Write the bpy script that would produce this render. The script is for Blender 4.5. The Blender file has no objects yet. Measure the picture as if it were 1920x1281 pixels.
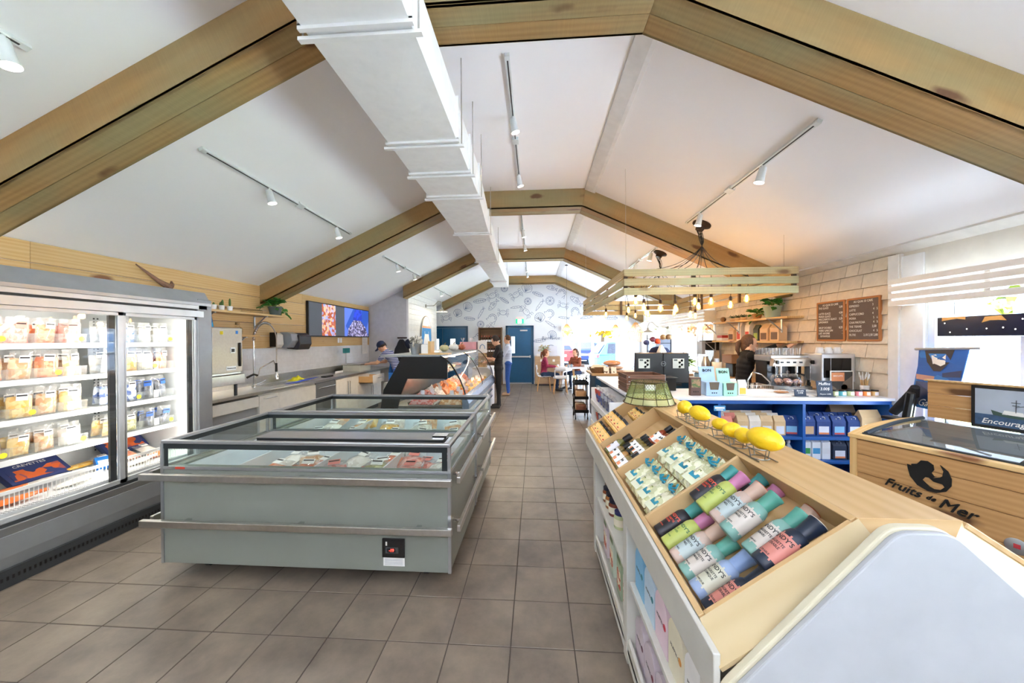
import bpy, bmesh, math, random
from math import sin, cos, pi, radians, sqrt
from mathutils import Vector, Matrix, noise
random.seed(7)
V = Vector
sc = bpy.context.scene
col = sc.collection
# ---------------------------------------------------------------- camera, light, exposure
CAMH = 1.619
def make_camera():
    yaw, pitch, roll = .0657, -.0056, .0059
    r0 = V((cos(yaw), sin(yaw), 0)); f0 = V((-sin(yaw), cos(yaw), 0)); up0 = V((0, 0, 1))
    fwd = f0*cos(pitch) + up0*sin(pitch); U = -f0*sin(pitch) + up0*cos(pitch)
    right = r0*cos(roll) - U*sin(roll); up = r0*sin(roll) + U*cos(roll)
    cd = bpy.data.cameras.new('camera'); cd.sensor_width = 36; cd.lens = 663.2/1920*36
    cd.clip_start = .05; cd.clip_end = 300
    c = bpy.data.objects.new('camera', cd); col.objects.link(c)
    m = Matrix((right, up, -fwd)).transposed().to_4x4(); m.translation = V((0, 0, CAMH))
    c.matrix_world = m
    sc.camera = c
make_camera()
sc.view_settings.view_transform = 'Standard'; sc.view_settings.look = 'None'
sc.view_settings.gamma = 1; sc.view_settings.use_curve_mapping = False
sc.view_settings.exposure = 1.12
w = bpy.data.worlds.new('sky'); sc.world = w; w.use_nodes = True
nt = w.node_tree; bg = nt.nodes['Background']
sky = nt.nodes.new('ShaderNodeTexSky'); sky.sky_type = 'NISHITA'; sky.sun_disc = False
sky.sun_elevation = radians(62); sky.sun_rotation = radians(200); sky.air_density = 1.0; sky.dust_density = 2.5; sky.ozone_density = .8
hs = nt.nodes.new('ShaderNodeHueSaturation'); hs.inputs['Saturation'].default_value = .55
nt.links.new(sky.outputs[0], hs.inputs['Color']); nt.links.new(hs.outputs[0], bg.inputs[0])
bg.inputs[1].default_value = 1.0
def sun():
    l = bpy.data.lights.new('sun', 'SUN'); l.energy = 50.0; l.angle = .01; l.color = (.8, .91, 1.0)
    o = bpy.data.objects.new('sun', l); col.objects.link(o)
    d = V((-.38, .12, .9)).normalized(); o.rotation_euler = d.to_track_quat('Z', 'Y').to_euler()
sun()
def portal(loc, rot, sx, sy):
    l = bpy.data.lights.new('window_portal', 'AREA'); l.shape = 'RECTANGLE'; l.size = sx; l.size_y = sy
    l.cycles.is_portal = True
    o = bpy.data.objects.new('window_portal', l); col.objects.link(o); o.location = loc; o.rotation_euler = rot
sc.cycles.use_denoising = True
sc.cycles.max_bounces = 7; sc.cycles.diffuse_bounces = 5; sc.cycles.glossy_bounces = 3
sc.cycles.transmission_bounces = 4; sc.cycles.transparent_max_bounces = 20
sc.cycles.caustics_reflective = False; sc.cycles.caustics_refractive = False
sc.cycles.sample_clamp_indirect = 10
# ---------------------------------------------------------------- materials
MATS = {}
def new_mat(name):
    m = bpy.data.materials.new(name); m.use_nodes = True
    return m, m.node_tree.nodes, m.node_tree.links, m.node_tree.nodes['Principled BSDF']
def P(name, c, rough=.5, metal=0, nz=None, bump=None, em=None, var=0, spec=None, coat=0, sheen=0):
    """plain procedural material: colour, optional noise mottling nz=(scale,amount), bump=(scale,strength), per-object value variation"""
    if name in MATS: return MATS[name]
    m, N, L, b = new_mat(name)
    c4 = (*c, 1)
    b.inputs['Roughness'].default_value = rough; b.inputs['Metallic'].default_value = metal
    if spec is not None: b.inputs['Specular IOR Level'].default_value = spec
    if coat: b.inputs['Coat Weight'].default_value = coat
    tc = N.new('ShaderNodeTexCoord')
    sock = None
    nz = nz or (9, .05)
    n = N.new('ShaderNodeTexNoise'); n.inputs['Scale'].default_value = nz[0]; n.inputs['Detail'].default_value = 4
    L.new(tc.outputs['Object'], n.inputs['Vector'])
    mr = N.new('ShaderNodeMapRange'); mr.inputs['From Min'].default_value = .3; mr.inputs['From Max'].default_value = .7
    mr.inputs['To Min'].default_value = 1-nz[1]; mr.inputs['To Max'].default_value = 1+nz[1]
    L.new(n.outputs['Fac'], mr.inputs['Value'])
    h = N.new('ShaderNodeHueSaturation'); h.inputs['Color'].default_value = c4
    if var:
        oi = N.new('ShaderNodeObjectInfo'); m2 = N.new('ShaderNodeMapRange')
        m2.inputs['To Min'].default_value = 1-var; m2.inputs['To Max'].default_value = 1+var
        L.new(oi.outputs['Random'], m2.inputs['Value'])
        mu = N.new('ShaderNodeMath'); mu.operation = 'MULTIPLY'; L.new(mr.outputs[0], mu.inputs[0]); L.new(m2.outputs[0], mu.inputs[1])
        L.new(mu.outputs[0], h.inputs['Value'])
    else: L.new(mr.outputs[0], h.inputs['Value'])
    L.new(h.outputs[0], b.inputs['Base Color'])
    if bump:
        n2 = N.new('ShaderNodeTexNoise'); n2.inputs['Scale'].default_value = bump[0]; n2.inputs['Detail'].default_value = 3
        L.new(tc.outputs['Object'], n2.inputs['Vector'])
        bp = N.new('ShaderNodeBump'); bp.inputs['Strength'].default_value = bump[1]; bp.inputs['Distance'].default_value = .01
        L.new(n2.outputs['Fac'], bp.inputs['Height']); L.new(bp.outputs[0], b.inputs['Normal'])
    if em:
        b.inputs['Emission Color'].default_value = (*em[0], 1); b.inputs['Emission Strength'].default_value = em[1]
    MATS[name] = m; return m
def WOOD(name, light, dark, knot=None, rough=.55, saw=0, green=None, gs=1.0, knots=1.0):
    """boards: grain runs along the board's own X; knots are small dark ovals"""
    if name in MATS: return MATS[name]
    m, N, L, b = new_mat(name)
    b.inputs['Roughness'].default_value = rough
    tc = N.new('ShaderNodeTexCoord'); oi = N.new('ShaderNodeObjectInfo')
    off = N.new('ShaderNodeVectorMath'); off.operation = 'SCALE'; off.inputs['Scale'].default_value = 23.7
    cmb = N.new('ShaderNodeCombineXYZ')
    for i in range(3): L.new(oi.outputs['Random'], cmb.inputs[i])
    L.new(cmb.outputs[0], off.inputs[0])
    add = N.new('ShaderNodeVectorMath'); L.new(tc.outputs['Object'], add.inputs[0]); L.new(off.outputs[0], add.inputs[1])
    mp = N.new('ShaderNodeMapping'); mp.inputs['Scale'].default_value = (.9*gs, 9*gs, 9*gs); L.new(add.outputs[0], mp.inputs[0])
    n1 = N.new('ShaderNodeTexNoise'); n1.inputs['Scale'].default_value = 1.6; n1.inputs['Detail'].default_value = 5; n1.inputs['Distortion'].default_value = .6
    L.new(mp.outputs[0], n1.inputs['Vector'])
    wv = N.new('ShaderNodeTexWave'); wv.bands_direction = 'Y'; wv.inputs['Scale'].default_value = 1.1; wv.inputs['Distortion'].default_value = 5
    wv.inputs['Detail'].default_value = 2.5; wv.inputs['Detail Scale'].default_value = 1.2
    L.new(mp.outputs[0], wv.inputs['Vector'])
    mx = N.new('ShaderNodeMix'); mx.data_type = 'RGBA'; mx.inputs[6].default_value = (*light, 1); mx.inputs[7].default_value = (*dark, 1)
    ad = N.new('ShaderNodeMath'); ad.operation = 'MULTIPLY_ADD'; ad.inputs[1].default_value = .45
    L.new(wv.outputs['Fac'], ad.inputs[0])
    ml = N.new('ShaderNodeMath'); ml.operation = 'MULTIPLY'; ml.inputs[1].default_value = .7; L.new(n1.outputs['Fac'], ml.inputs[0]); L.new(ml.outputs[0], ad.inputs[2])
    L.new(ad.outputs[0], mx.inputs[0])
    cur = mx.outputs[2]
    if green:
        ng = N.new('ShaderNodeTexNoise'); ng.inputs['Scale'].default_value = .8; ng.inputs['Detail'].default_value = 3
        mg = N.new('ShaderNodeMapping'); mg.inputs['Scale'].default_value = (1.2, 3, 3); L.new(add.outputs[0], mg.inputs[0]); L.new(mg.outputs[0], ng.inputs['Vector'])
        rg = N.new('ShaderNodeMapRange'); rg.inputs['From Min'].default_value = .4; rg.inputs['From Max'].default_value = .65; L.new(ng.outputs['Fac'], rg.inputs['Value'])
        m3 = N.new('ShaderNodeMix'); m3.data_type = 'RGBA'; m3.inputs[7].default_value = (*green, 1)
        mm = N.new('ShaderNodeMath'); mm.operation = 'MULTIPLY'; mm.inputs[1].default_value = .65; L.new(rg.outputs[0], mm.inputs[0])
        L.new(mm.outputs[0], m3.inputs[0]); L.new(cur, m3.inputs[6]); cur = m3.outputs[2]
    if knot:
        vm = N.new('ShaderNodeMapping'); vm.inputs['Scale'].default_value = (1.7*knots, 5*knots, 5*knots); L.new(add.outputs[0], vm.inputs[0])
        nn = N.new('ShaderNodeTexNoise'); nn.inputs['Scale'].default_value = 6; L.new(add.outputs[0], nn.inputs['Vector'])
        va = N.new('ShaderNodeVectorMath'); va.operation = 'MULTIPLY_ADD'; va.inputs[1].default_value = (.25, .25, .25)
        L.new(nn.outputs['Color'], va.inputs[0]); L.new(vm.outputs[0], va.inputs[2])
        vo = N.new('ShaderNodeTexVoronoi'); vo.inputs['Scale'].default_value = .8; vo.inputs['Randomness'].default_value = 1; L.new(va.outputs[0], vo.inputs['Vector'])
        rk = N.new('ShaderNodeMapRange'); rk.inputs['From Min'].default_value = .085; rk.inputs['From Max'].default_value = .17; rk.inputs['To Min'].default_value = .9; rk.inputs['To Max'].default_value = 0
        L.new(vo.outputs['Distance'], rk.inputs['Value'])
        m4 = N.new('ShaderNodeMix'); m4.data_type = 'RGBA'; m4.inputs[7].default_value = (*knot, 1)
        L.new(rk.outputs[0], m4.inputs[0]); L.new(cur, m4.inputs[6]); cur = m4.outputs[2]
    if saw:
        ms = N.new('ShaderNodeMapping'); ms.inputs['Scale'].default_value = (60, 2, 2); L.new(add.outputs[0], ms.inputs[0])
        ns = N.new('ShaderNodeTexNoise'); ns.inputs['Scale'].default_value = 2; ns.inputs['Detail'].default_value = 2; L.new(ms.outputs[0], ns.inputs['Vector'])
        m5 = N.new('ShaderNodeMapRange'); m5.inputs['To Min'].default_value = 1-saw; m5.inputs['To Max'].default_value = 1+saw; L.new(ns.outputs['Fac'], m5.inputs['Value'])
        h5 = N.new('ShaderNodeHueSaturation'); L.new(cur, h5.inputs['Color']); L.new(m5.outputs[0], h5.inputs['Value']); cur = h5.outputs[0]
    h = N.new('ShaderNodeHueSaturation'); L.new(cur, h.inputs['Color'])
    m6 = N.new('ShaderNodeMapRange'); m6.inputs['To Min'].default_value = .9; m6.inputs['To Max'].default_value = 1.1; L.new(oi.outputs['Random'], m6.inputs['Value'])
    L.new(m6.outputs[0], h.inputs['Value']); L.new(h.outputs[0], b.inputs['Base Color'])
    bp = N.new('ShaderNodeBump'); bp.inputs['Strength'].default_value = .15; bp.inputs['Distance'].default_value = .003; L.new(ad.outputs[0], bp.inputs['Height']); L.new(bp.outputs[0], b.inputs['Normal'])
    MATS[name] = m; return m
def GLASS(name, tint=(1, 1, 1), refl=.08, op=0.0, col_=(1, 1, 1)):
    """thin clear pane: see-through with a little mirror, op = how milky"""
    if name in MATS: return MATS[name]
    m, N, L, b = new_mat(name); N.remove(b)
    out = N['Material Output']
    t = N.new('ShaderNodeBsdfTransparent'); t.inputs[0].default_value = (*tint, 1)
    g = N.new('ShaderNodeBsdfGlossy'); g.inputs['Roughness'].default_value = .02
    lw = N.new('ShaderNodeLayerWeight'); lw.inputs[0].default_value = .25
    mr = N.new('ShaderNodeMapRange'); mr.inputs['To Min'].default_value = refl; mr.inputs['To Max'].default_value = .7
    L.new(lw.outputs['Facing'], mr.inputs['Value'])
    pw = N.new('ShaderNodeMath'); pw.operation = 'POWER'; pw.inputs[1].default_value = 1.6; L.new(mr.outputs[0], pw.inputs[0])
    mx = N.new('ShaderNodeMixShader'); L.new(pw.outputs[0], mx.inputs[0]); L.new(t.outputs[0], mx.inputs[1]); L.new(g.outputs[0], mx.inputs[2])
    cur = mx
    if op:
        d = N.new('ShaderNodeBsdfPrincipled'); d.inputs['Base Color'].default_value = (*col_, 1); d.inputs['Roughness'].default_value = .25
        m2 = N.new('ShaderNodeMixShader'); m2.inputs[0].default_value = op; L.new(mx.outputs[0], m2.inputs[1]); L.new(d.outputs[0], m2.inputs[2]); cur = m2
    L.new(cur.outputs[0], out.inputs[0])
    MATS[name] = m; return m
def EM(name, c, s):
    if name in MATS: return MATS[name]
    m, N, L, b = new_mat(name)
    b.inputs['Base Color'].default_value = (*c, 1); b.inputs['Emission Color'].default_value = (*c, 1); b.inputs['Emission Strength'].default_value = s
    MATS[name] = m; return m
def PRINT(name, c1, c2, scale=20, thr=.5, rough=.6, em=0, c3=None):
    """flat print: a noise-shaped two or three colour picture"""
    if name in MATS: return MATS[name]
    m, N, L, b = new_mat(name)
    tc = N.new('ShaderNodeTexCoord'); v = N.new('ShaderNodeTexVoronoi'); v.inputs['Scale'].default_value = scale
    oi = N.new('ShaderNodeObjectInfo'); ad = N.new('ShaderNodeVectorMath'); L.new(tc.outputs['Object'], ad.inputs[0]); L.new(oi.outputs['Random'], ad.inputs[1])
    L.new(ad.outputs[0], v.inputs['Vector'])
    r = N.new('ShaderNodeValToRGB'); r.color_ramp.elements[0].color = (*c1, 1); r.color_ramp.elements[0].position = max(0, thr-.15)
    r.color_ramp.elements[1].color = (*c2, 1); r.color_ramp.elements[1].position = min(1, thr+.15)
    if c3:
        e = r.color_ramp.elements.new(min(.99, thr+.3)); e.color = (*c3, 1)
    sx = N.new('ShaderNodeSeparateColor'); L.new(v.outputs['Color'], sx.inputs[0]); L.new(sx.outputs[0], r.inputs[0])
    L.new(r.outputs[0], b.inputs['Base Color']); b.inputs['Roughness'].default_value = rough
    if em: L.new(r.outputs[0], b.inputs['Emission Color']); b.inputs['Emission Strength'].default_value = em
    MATS[name] = m; return m
def S(h, a=None):
    """sRGB hex -> linear rgb"""
    r = [int(h[i:i+2], 16)/255 for i in (0, 2, 4)]
    return tuple(x/12.92 if x <= .04045 else ((x+.055)/1.055)**2.4 for x in r)
# ---------------------------------------------------------------- object helpers
WORLD = {}
def thing(name, label, cat, loc=(0, 0, 0), rz=0, group=None, kind=None, world=False):
    o = bpy.data.objects.new(name, None); col.objects.link(o); o.empty_display_size = .05
    o.location = loc; o.rotation_euler = (0, 0, rz)
    if label: o['label'] = label
    if cat: o['category'] = cat
    if group: o['group'] = group
    if kind: o['kind'] = kind
    if world:
        WORLD[o.name] = (Matrix.Translation(V(loc)) @ Matrix.Rotation(rz, 4, 'Z')).inverted()
    return o
def tag(o, label, cat, group=None, kind=None):
    if label: o['label'] = label
    if cat: o['category'] = cat
    if group: o['group'] = group
    if kind: o['kind'] = kind
    return o
def root_inv(p):
    while p is not None:
        if p.name in WORLD: return WORLD[p.name]
        p = p.parent
    return None
def link(name, me, parent=None):
    o = bpy.data.objects.new(name, me); col.objects.link(o)
    if parent is not None: o.parent = parent
    return o
def dup(root, loc=None, rz=None, label=None, group=None, rot=None, scale=None):
    def cp(o, par):
        c = o.copy(); col.objects.link(c)
        if par is not None: c.parent = par; c.matrix_parent_inverse = o.matrix_parent_inverse
        for ch in KIDS.get(o.name, []): cp(ch, c)
        return c
    c = cp(root, None)
    if loc is not None: c.location = loc
    if rz is not None: c.rotation_euler = (0, 0, rz)
    if rot is not None: c.rotation_euler = rot
    if scale is not None: c.scale = (scale,)*3 if isinstance(scale, (int, float)) else scale
    if label: c['label'] = label
    if group: c['group'] = group
    return c
KIDS = {}
def reg(o):
    """remember a proto's children so that copies are cheap"""
    KIDS[o.name] = list(o.children)
    for c in o.children: reg(c)
    return o
class MB:
    def __init__(s): s.v = []; s.f = []; s.mi = []; s.cur = 0; s.M = None
    def mat(s, i): s.cur = i; return s
    def xf(s, M): s.M = M; return s
    def add(s, vs, fs):
        n = len(s.v)
        if s.M is not None: vs = [s.M @ V(p) for p in vs]
        s.v += [tuple(p) for p in vs]; s.f += [tuple(i+n for i in f) for f in fs]; s.mi += [s.cur]*len(fs)
        return s
    def box(s, x0, x1, y0, y1, z0, z1):
        return s.add([(x0,y0,z0),(x1,y0,z0),(x1,y1,z0),(x0,y1,z0),(x0,y0,z1),(x1,y0,z1),(x1,y1,z1),(x0,y1,z1)],
                     [(0,3,2,1),(4,5,6,7),(0,1,5,4),(1,2,6,5),(2,3,7,6),(3,0,4,7)])
    def quad(s, a, b, c, d): return s.add([a, b, c, d], [(0, 1, 2, 3)])
    def prism(s, poly, ax, a, b):
        """poly: 2D outline; ax: the axis it is extruded along ('x': poly is (y,z), 'y': (x,z), 'z': (x,y))"""
        def p(q, t): return {'x': (t, q[0], q[1]), 'y': (q[0], t, q[1]), 'z': (q[0], q[1], t)}[ax]
        n = len(poly)
        return s.add([p(q, a) for q in poly]+[p(q, b) for q in poly],
                     [tuple(range(n))[::-1], tuple(range(n, 2*n))]+[(i, (i+1) % n, n+(i+1) % n, n+i) for i in range(n)])
    def tube(s, pts, r, n=8, closed=False, caps=True):
        pts = [V(p) for p in pts]; m = len(pts); rs = r if isinstance(r, (list, tuple)) else [r]*m
        vs = []; fs = []; prev = None
        for i, p in enumerate(pts):
            if closed: t = pts[(i+1) % m]-pts[i-1]
            else: t = pts[min(i+1, m-1)]-pts[max(i-1, 0)]
            if t.length < 1e-9: t = V((0, 0, 1))
            t.normalize()
            if prev is None:
                a = V((0, 0, 1)) if abs(t.z) < .9 else V((1, 0, 0)); u = t.cross(a).normalized()
            else:
                u = prev-t*prev.dot(t); u = u.normalized() if u.length > 1e-6 else t.orthogonal().normalized()
            prev = u; w_ = t.cross(u)
            for k in range(n):
                an = 2*pi*k/n; vs.append(p+(u*cos(an)+w_*sin(an))*rs[i])
        mm = m if closed else m-1
        for i in range(mm):
            for k in range(n):
                a = i*n+k; b = i*n+(k+1) % n; j = ((i+1) % m)*n
                fs.append((a, b, j+(k+1) % n, j+k))
        if caps and not closed:
            fs.append(tuple(range(n))[::-1]); fs.append(tuple(range((m-1)*n, m*n)))
        return s.add(vs, fs)
    def cyl(s, p0, p1, r0, r1=None, n=16): return s.tube([p0, p1], [r0, r0 if r1 is None else r1], n)
    def lathe(s, prof, c=(0, 0, 0), n=20, sx=1, sy=1, ax='z', caps=True):
        """prof: [(r,z),...] turned about the vertical through c"""
        vs = []; fs = []; m = len(prof)
        for r, z in prof:
            for k in range(n):
                an = 2*pi*k/n; x, y = r*cos(an)*sx, r*sin(an)*sy
                vs.append({'z': (c[0]+x, c[1]+y, c[2]+z), 'x': (c[0]+z, c[1]+x, c[2]+y), 'y': (c[0]+x, c[1]+z, c[2]-y)}[ax])
        for i in range(m-1):
            for k in range(n): fs.append((i*n+k, i*n+(k+1) % n, (i+1)*n+(k+1) % n, (i+1)*n+k))
        if caps:
            if prof[0][0] > 1e-5: fs.append(tuple(range(n))[::-1])
            if prof[-1][0] > 1e-5: fs.append(tuple(range((m-1)*n, m*n)))
        return s.add(vs, fs)
    def ball(s, c, r, n=12, m=8):
        r = r if isinstance(r, (tuple, list)) else (r, r, r)
        vs = []; fs = []
        for i in range(m+1):
            th = pi*i/m
            for k in range(n):
                an = 2*pi*k/n; vs.append((c[0]+r[0]*sin(th)*cos(an), c[1]+r[1]*sin(th)*sin(an), c[2]-r[2]*cos(th)))
        for i in range(m):
            for k in range(n): fs.append((i*n+k, i*n+(k+1) % n, (i+1)*n+(k+1) % n, (i+1)*n+k))
        return s.add(vs, fs)
    def build(s, name, mats, parent=None, smooth=False, bevel=0, seg=2, label=None, cat=None, kind=None, group=None, local=False, angle=None, origin=None):
        me = bpy.data.meshes.new(name)
        vs = s.v
        inv = None if local else root_inv(parent)
        if inv is not None: vs = [inv @ V(p) for p in vs]
        og = V((0, 0, 0))
        if origin is not None:
            og = V(origin) if inv is None else inv @ V(origin)
            vs = [V(p)-og for p in vs]
        elif parent is None and cat:      # a one-mesh thing: put its origin at its base
            xs = [p[0] for p in vs]; ys = [p[1] for p in vs]; zs = [p[2] for p in vs]
            og = V(((min(xs)+max(xs))/2, (min(ys)+max(ys))/2, min(zs))); vs = [V(p)-og for p in vs]
        me.from_pydata([tuple(p) for p in vs], [], s.f)
        mats = mats if isinstance(mats, (list, tuple)) else [mats]
        for m in mats: me.materials.append(m)
        if len(mats) > 1: me.polygons.foreach_set('material_index', s.mi)
        if smooth: me.shade_smooth() if smooth is True and angle is None else me.shade_smooth()
        me.update()
        bm = bmesh.new(); bm.from_mesh(me); bmesh.ops.remove_doubles(bm, verts=bm.verts, dist=1e-6); bmesh.ops.recalc_face_normals(bm, faces=bm.faces); bm.to_mesh(me); bm.free()
        if smooth:
            me.shade_smooth()
            try: me.set_sharp_from_angle(angle=radians(40 if angle is None else angle))
            except Exception: pass
        o = link(name, me, parent); o.location = og
        if bevel:
            b = o.modifiers.new('bevel', 'BEVEL'); b.width = bevel; b.segments = seg; b.limit_method = 'ANGLE'; b.angle_limit = radians(40)
        if label: o['label'] = label
        if cat: o['category'] = cat
        if kind: o['kind'] = kind
        if group: o['group'] = group
        return o
PLK = {}
def plank(name, p0, p1, nrm, wd, th, mat, parent=None, bevel=.003, **kw):
    """a board from p0 to p1 (centre line of its outer face); nrm is the outward direction of that face; own X runs along it"""
    p0, p1 = V(p0), V(p1); X = (p1-p0); Ln = X.length; X.normalize(); Z = V(nrm); Z = (Z-X*Z.dot(X)).normalized(); Y = Z.cross(X)
    key = (round(Ln, 3), round(wd, 3), round(th, 3), mat.name, bevel)
    if key in PLK: me = PLK[key]
    else:
        b = MB().box(0, Ln, -wd/2, wd/2, -th, 0); me = bpy.data.meshes.new(name); me.from_pydata(b.v, [], b.f); me.materials.append(mat); PLK[key] = me
        if bevel:
            bm = bmesh.new(); bm.from_mesh(me); bmesh.ops.bevel(bm, geom=bm.edges[:], offset=min(bevel, th*.3), segments=1, affect='EDGES'); bm.to_mesh(me); bm.free()
    o = link(name, me, parent)
    M = Matrix((X, Y, Z)).transposed().to_4x4(); M.translation = p0
    inv = root_inv(parent)
    if inv is not None: M = inv @ M
    o.matrix_basis = M
    for k, v in kw.items(): o[k] = v
    return o
TXT = {}
def text(s, size, loc, right, up, mat, parent=None, name='lettering', ext=.001, shear=0, off=0, align='LEFT', sx=1, world_parent=True):
    key = (s, size, ext, shear, off, align, sx, mat.name)
    if key not in TXT:
        cu = bpy.data.curves.new(name, 'FONT'); cu.body = s; cu.size = size; cu.extrude = ext; cu.shear = shear; cu.offset = off
        cu.align_x = align; cu.align_y = 'CENTER'; cu.resolution_u = 2
        to = bpy.data.objects.new('t', cu); col.objects.link(to)
        dg = bpy.context.evaluated_depsgraph_get(); me = bpy.data.meshes.new_from_object(to.evaluated_get(dg))
        bpy.data.objects.remove(to); me.name = name
        if sx != 1:
            for v in me.vertices: v.co.x *= sx
        me.materials.clear(); me.materials.append(mat); TXT[key] = me
    o = link(name, TXT[key], parent)
    X = V(right).normalized(); Y = V(up); Y = (Y-X*Y.dot(X)).normalized(); Z = X.cross(Y)
    M = Matrix((X, Y, Z)).transposed().to_4x4(); M.translation = V(loc)
    inv = root_inv(parent)
    if inv is not None and world_parent: M = inv @ M
    o.matrix_basis = M
    return o
def spot(loc, target, power, size=80, blend=.6, color=(1, .93, .82), r=.03):
    l = bpy.data.lights.new('track_spot_light', 'SPOT'); l.energy = power; l.spot_size = radians(size); l.spot_blend = blend; l.color = color; l.shadow_soft_size = r
    o = bpy.data.objects.new('track_spot_light', l); col.objects.link(o); o.location = loc
    o.rotation_euler = (V(target)-V(loc)).to_track_quat('-Z', 'Y').to_euler(); return o
def point(loc, power, color=(1, .8, .55), r=.03):
    l = bpy.data.lights.new('bulb_light', 'POINT'); l.energy = power; l.color = color; l.shadow_soft_size = r
    o = bpy.data.objects.new('bulb_light', l); col.objects.link(o); o.location = loc; return o
def area(loc, direction, sx, sy, power, color=(1, 1, 1)):
    l = bpy.data.lights.new('strip_light', 'AREA'); l.shape = 'RECTANGLE'; l.size = sx; l.size_y = sy; l.energy = power; l.color = color
    o = bpy.data.objects.new('strip_light', l); col.objects.link(o); o.location = loc
    o.rotation_euler = V(direction).to_track_quat('-Z', 'Y').to_euler(); return o
ORD = ['first', 'second', 'third', 'fourth', 'fifth', 'sixth', 'seventh', 'eighth', 'ninth', 'tenth', 'eleventh', 'twelfth', 'thirteenth', 'fourteenth', 'fifteenth', 'sixteenth', 'seventeenth', 'eighteenth', 'nineteenth', 'twentieth']
# shared materials
white = P('white_paint', S('ecebe9'), .6); ceilm = P('ceiling_paint', S('fdfdff'), .8, nz=(3, .01))
offwhite = P('off_white_laminate', S('e6e4dd'), .35); blackp = P('black_plastic', S('141414'), .35)
blackm = P('black_metal', S('1a1a1c'), .3, .6); steel = P('brushed_steel', S('c8c6c2'), .28, 1, nz=(30, .06)); chrome = P('chrome', S('dcdcdc'), .12, 1)
alu = P('aluminium', S('b9bcc0'), .35, .9); darkgrey = P('dark_grey_metal', S('4a4d50'), .45, .3)
pine = WOOD('pine_plank', S('e2c38c'), S('cfa465'), S('7a4526'), .5)
beamw = WOOD('stained_beam', S('b08c58'), S('947140'), S('5a3418'), .6, saw=.12, green=S('8a8a66'), gs=.8)
ply = WOOD('birch_plywood', S('d2b283'), S('bf9b68'), None, .45, gs=.55)
maple = WOOD('pale_plywood', S('d6c29b'), S('c8b187'), None, .4, gs=.5)
cedar = WOOD('cedar_board', S('cfa26c'), S('b88952'), S('5e3a1e'), .5)
# ---------------------------------------------------------------- the room
XL, XR, YB, YF = -4.4, 3.75, 12.87, -2.2
ZS, ZC = 2.5, 3.88                       # wall top, flat ceiling
KX0, KX1 = -1.42, .77                    # kinks of the vault
SL = (ZC-ZS)/(XR-KX1); SLL = (ZC-ZS)/(KX0-XL)
def ceil_z(x): return ZC if KX0 <= x <= KX1 else (ZC-(x-KX1)*SL if x > KX1 else ZC-(KX0-x)*SLL)
# floor: grout slab with ceramic tiles set in it
TS = 1/3
grout = P('grout', S('4c443d'), .9); 
def tile_mat():
    m, N, L, b = new_mat('ceramic_tile'); MATS['ceramic_tile'] = m
    tc = N.new('ShaderNodeTexCoord'); oi = N.new('ShaderNodeObjectInfo')
    geo = N.new('ShaderNodeNewGeometry')
    n = N.new('ShaderNodeTexNoise'); n.inputs['Scale'].default_value = 3.2; n.inputs['Detail'].default_value = 6; n.inputs['Roughness'].default_value = .65
    L.new(geo.outputs['Position'], n.inputs['Vector'])
    r = N.new('ShaderNodeValToRGB'); r.color_ramp.elements[0].position = .33; r.color_ramp.elements[0].color = (*S('645a50'), 1)
    r.color_ramp.elements[1].position = .68; r.color_ramp.elements[1].color = (*S('86796a'), 1); L.new(n.outputs['Fac'], r.inputs[0])
    h = N.new('ShaderNodeHueSaturation'); mr = N.new('ShaderNodeMapRange'); mr.inputs['To Min'].default_value = .93; mr.inputs['To Max'].default_value = 1.07
    L.new(oi.outputs['Random'], mr.inputs['Value']); L.new(mr.outputs[0], h.inputs['Value']); L.new(r.outputs[0], h.inputs['Color']); L.new(h.outputs[0], b.inputs['Base Color'])
    n2 = N.new('ShaderNodeTexNoise'); n2.inputs['Scale'].default_value = 60; n2.inputs['Detail'].default_value = 2; L.new(geo.outputs['Position'], n2.inputs['Vector'])
    m2 = N.new('ShaderNodeMapRange'); m2.inputs['To Min'].default_value = .27; m2.inputs['To Max'].default_value = .42; L.new(n2.outputs['Fac'], m2.inputs['Value']); L.new(m2.outputs[0], b.inputs['Roughness'])
    return m
tilem = tile_mat()
fl = MB().box(XL-.2, XR+.2, YF-.2, YB+.2, -.1, -.003).build('floor', grout, kind='structure')
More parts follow.
